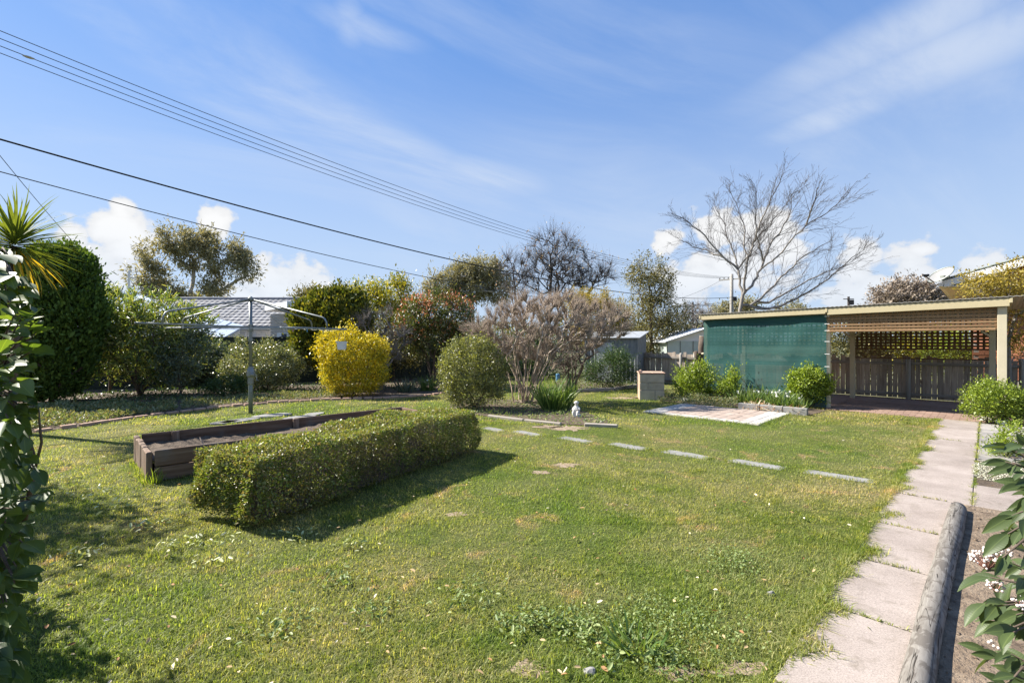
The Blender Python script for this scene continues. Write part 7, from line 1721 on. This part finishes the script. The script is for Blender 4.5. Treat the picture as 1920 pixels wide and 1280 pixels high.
    # broad-leaved weeds near the camera
    def weeds(name, label, spots, n, L, w, mat, seed):
        rr = np.random.default_rng(seed); P = []
        for (px, py, s) in spots: c = np.array(G(px, py)[:2]); P.append(c + rr.normal(size=(n, 2)) * s)
        P = np.concatenate(P); P = P[ok_pts(P)]; P3 = np.concatenate([P, 0.02 + 0.03 * rr.random((len(P), 1))], 1)
        V, F = leaves(P3, nrm(np.concatenate([rr.normal(size=(len(P), 2)), np.zeros((len(P), 1))], 1)), L, w, T_OVAL, rr, 0.35, 0.35, 1.0, nup=1.5); o = obj_np(name, V, F, mat, origin=(*P[0], 0)); tag(o, label, 'weeds', kind='stuff')
    weeds('clover_patch', 'flat grey-green clover patch in the lawn near the path', [(1270, 1165, 0.16), (1330, 1190, 0.13), (1230, 1200, 0.15), (1200, 1150, 0.12), (1390, 1050, 0.12), (1360, 1060, 0.10), (1100, 1180, 0.12)], 300, 0.014, 0.010, Lf['weed'], 210)
    weeds('lawn_weeds', 'rosettes of broad-leaved weeds scattered through the turf', [(960, 1175, 0.07), (1000, 1165, 0.05), (1050, 1180, 0.06), (1100, 1190, 0.06), (1150, 1230, 0.07), (1250, 1250, 0.06), (700, 1150, 0.10), (520, 1180, 0.10), (880, 1120, 0.12), (640, 1090, 0.1)], 90, 0.03, 0.014, Lf['weed'], 211)
    weeds('leaf_clippings', 'pale cut leaves littering the turf before the hedge', [(400, 1020, 0.09), (330, 1025, 0.06), (390, 1060, 0.07), (560, 1010, 0.1), (220, 955, 0.12), (170, 930, 0.15), (150, 1050, 0.08), (660, 1030, 0.07), (280, 990, 0.1)], 34, 0.04, 0.016, Lf['cutleaf'], 212)
    # fallen leaves
    rr = np.random.default_rng(213); p = sample(420, 2.2, 9); n = len(p); V, F = leaves(np.concatenate([p, np.full((n, 1), 0.035)], 1), nrm(np.concatenate([rr.normal(size=(n, 2)), np.zeros((n, 1))], 1)), 0.034, 0.016, T_OVAL, rr, 0.1, 0.2, 1.0, nup=1.6)
    o = obj_np('fallen_leaves', V, F, Lf['dry'], origin=(0, 5, 0)); tag(o, 'dry brown fallen leaves strewn over the lawn', 'leaves', kind='stuff')
    # strap-leaved weed tuft on the lawn near the camera
    clump('grass_tuft', 'coarse broad-bladed grass tuft in the lawn near the clover patch', 'grass', G(1195, 1215), 80, 0.11, 0.009, 0.12, Lf['strap'], 220, up=0.6)
    clump('grass_tuft', 'fresh green tuft growing at the raised bed corner', 'grass', G(283, 908), 60, 0.14, 0.006, 0.10, Lf['bright'], 221)
grass()
# distant belt of trees closing the horizon
def woodland():
    r = np.random.default_rng(230); bl = []
    for k in range(60):
        a = -0.95 + 1.9 * k / 59; d = 130 + 25 * r.random(); bl.append((np.array([math.tan(a) * d, d, 3.0]), np.array([9, 5, 3.5 + 2.5 * r.random()])))
    cl, out = clusters(bl, 900, r, 0.5, inner=0.4); p, o = leaf_cloud(cl, out, 26000, 0.9, r); V, F = leaves(p, o, 0.8, 0.45, T_DIA, r); ob = obj_np('woodland', V, F, Lf['olive'], origin=(0, 135, 0)); tag(ob, 'distant belt of trees along the horizon', 'woodland', kind='stuff')
woodland()
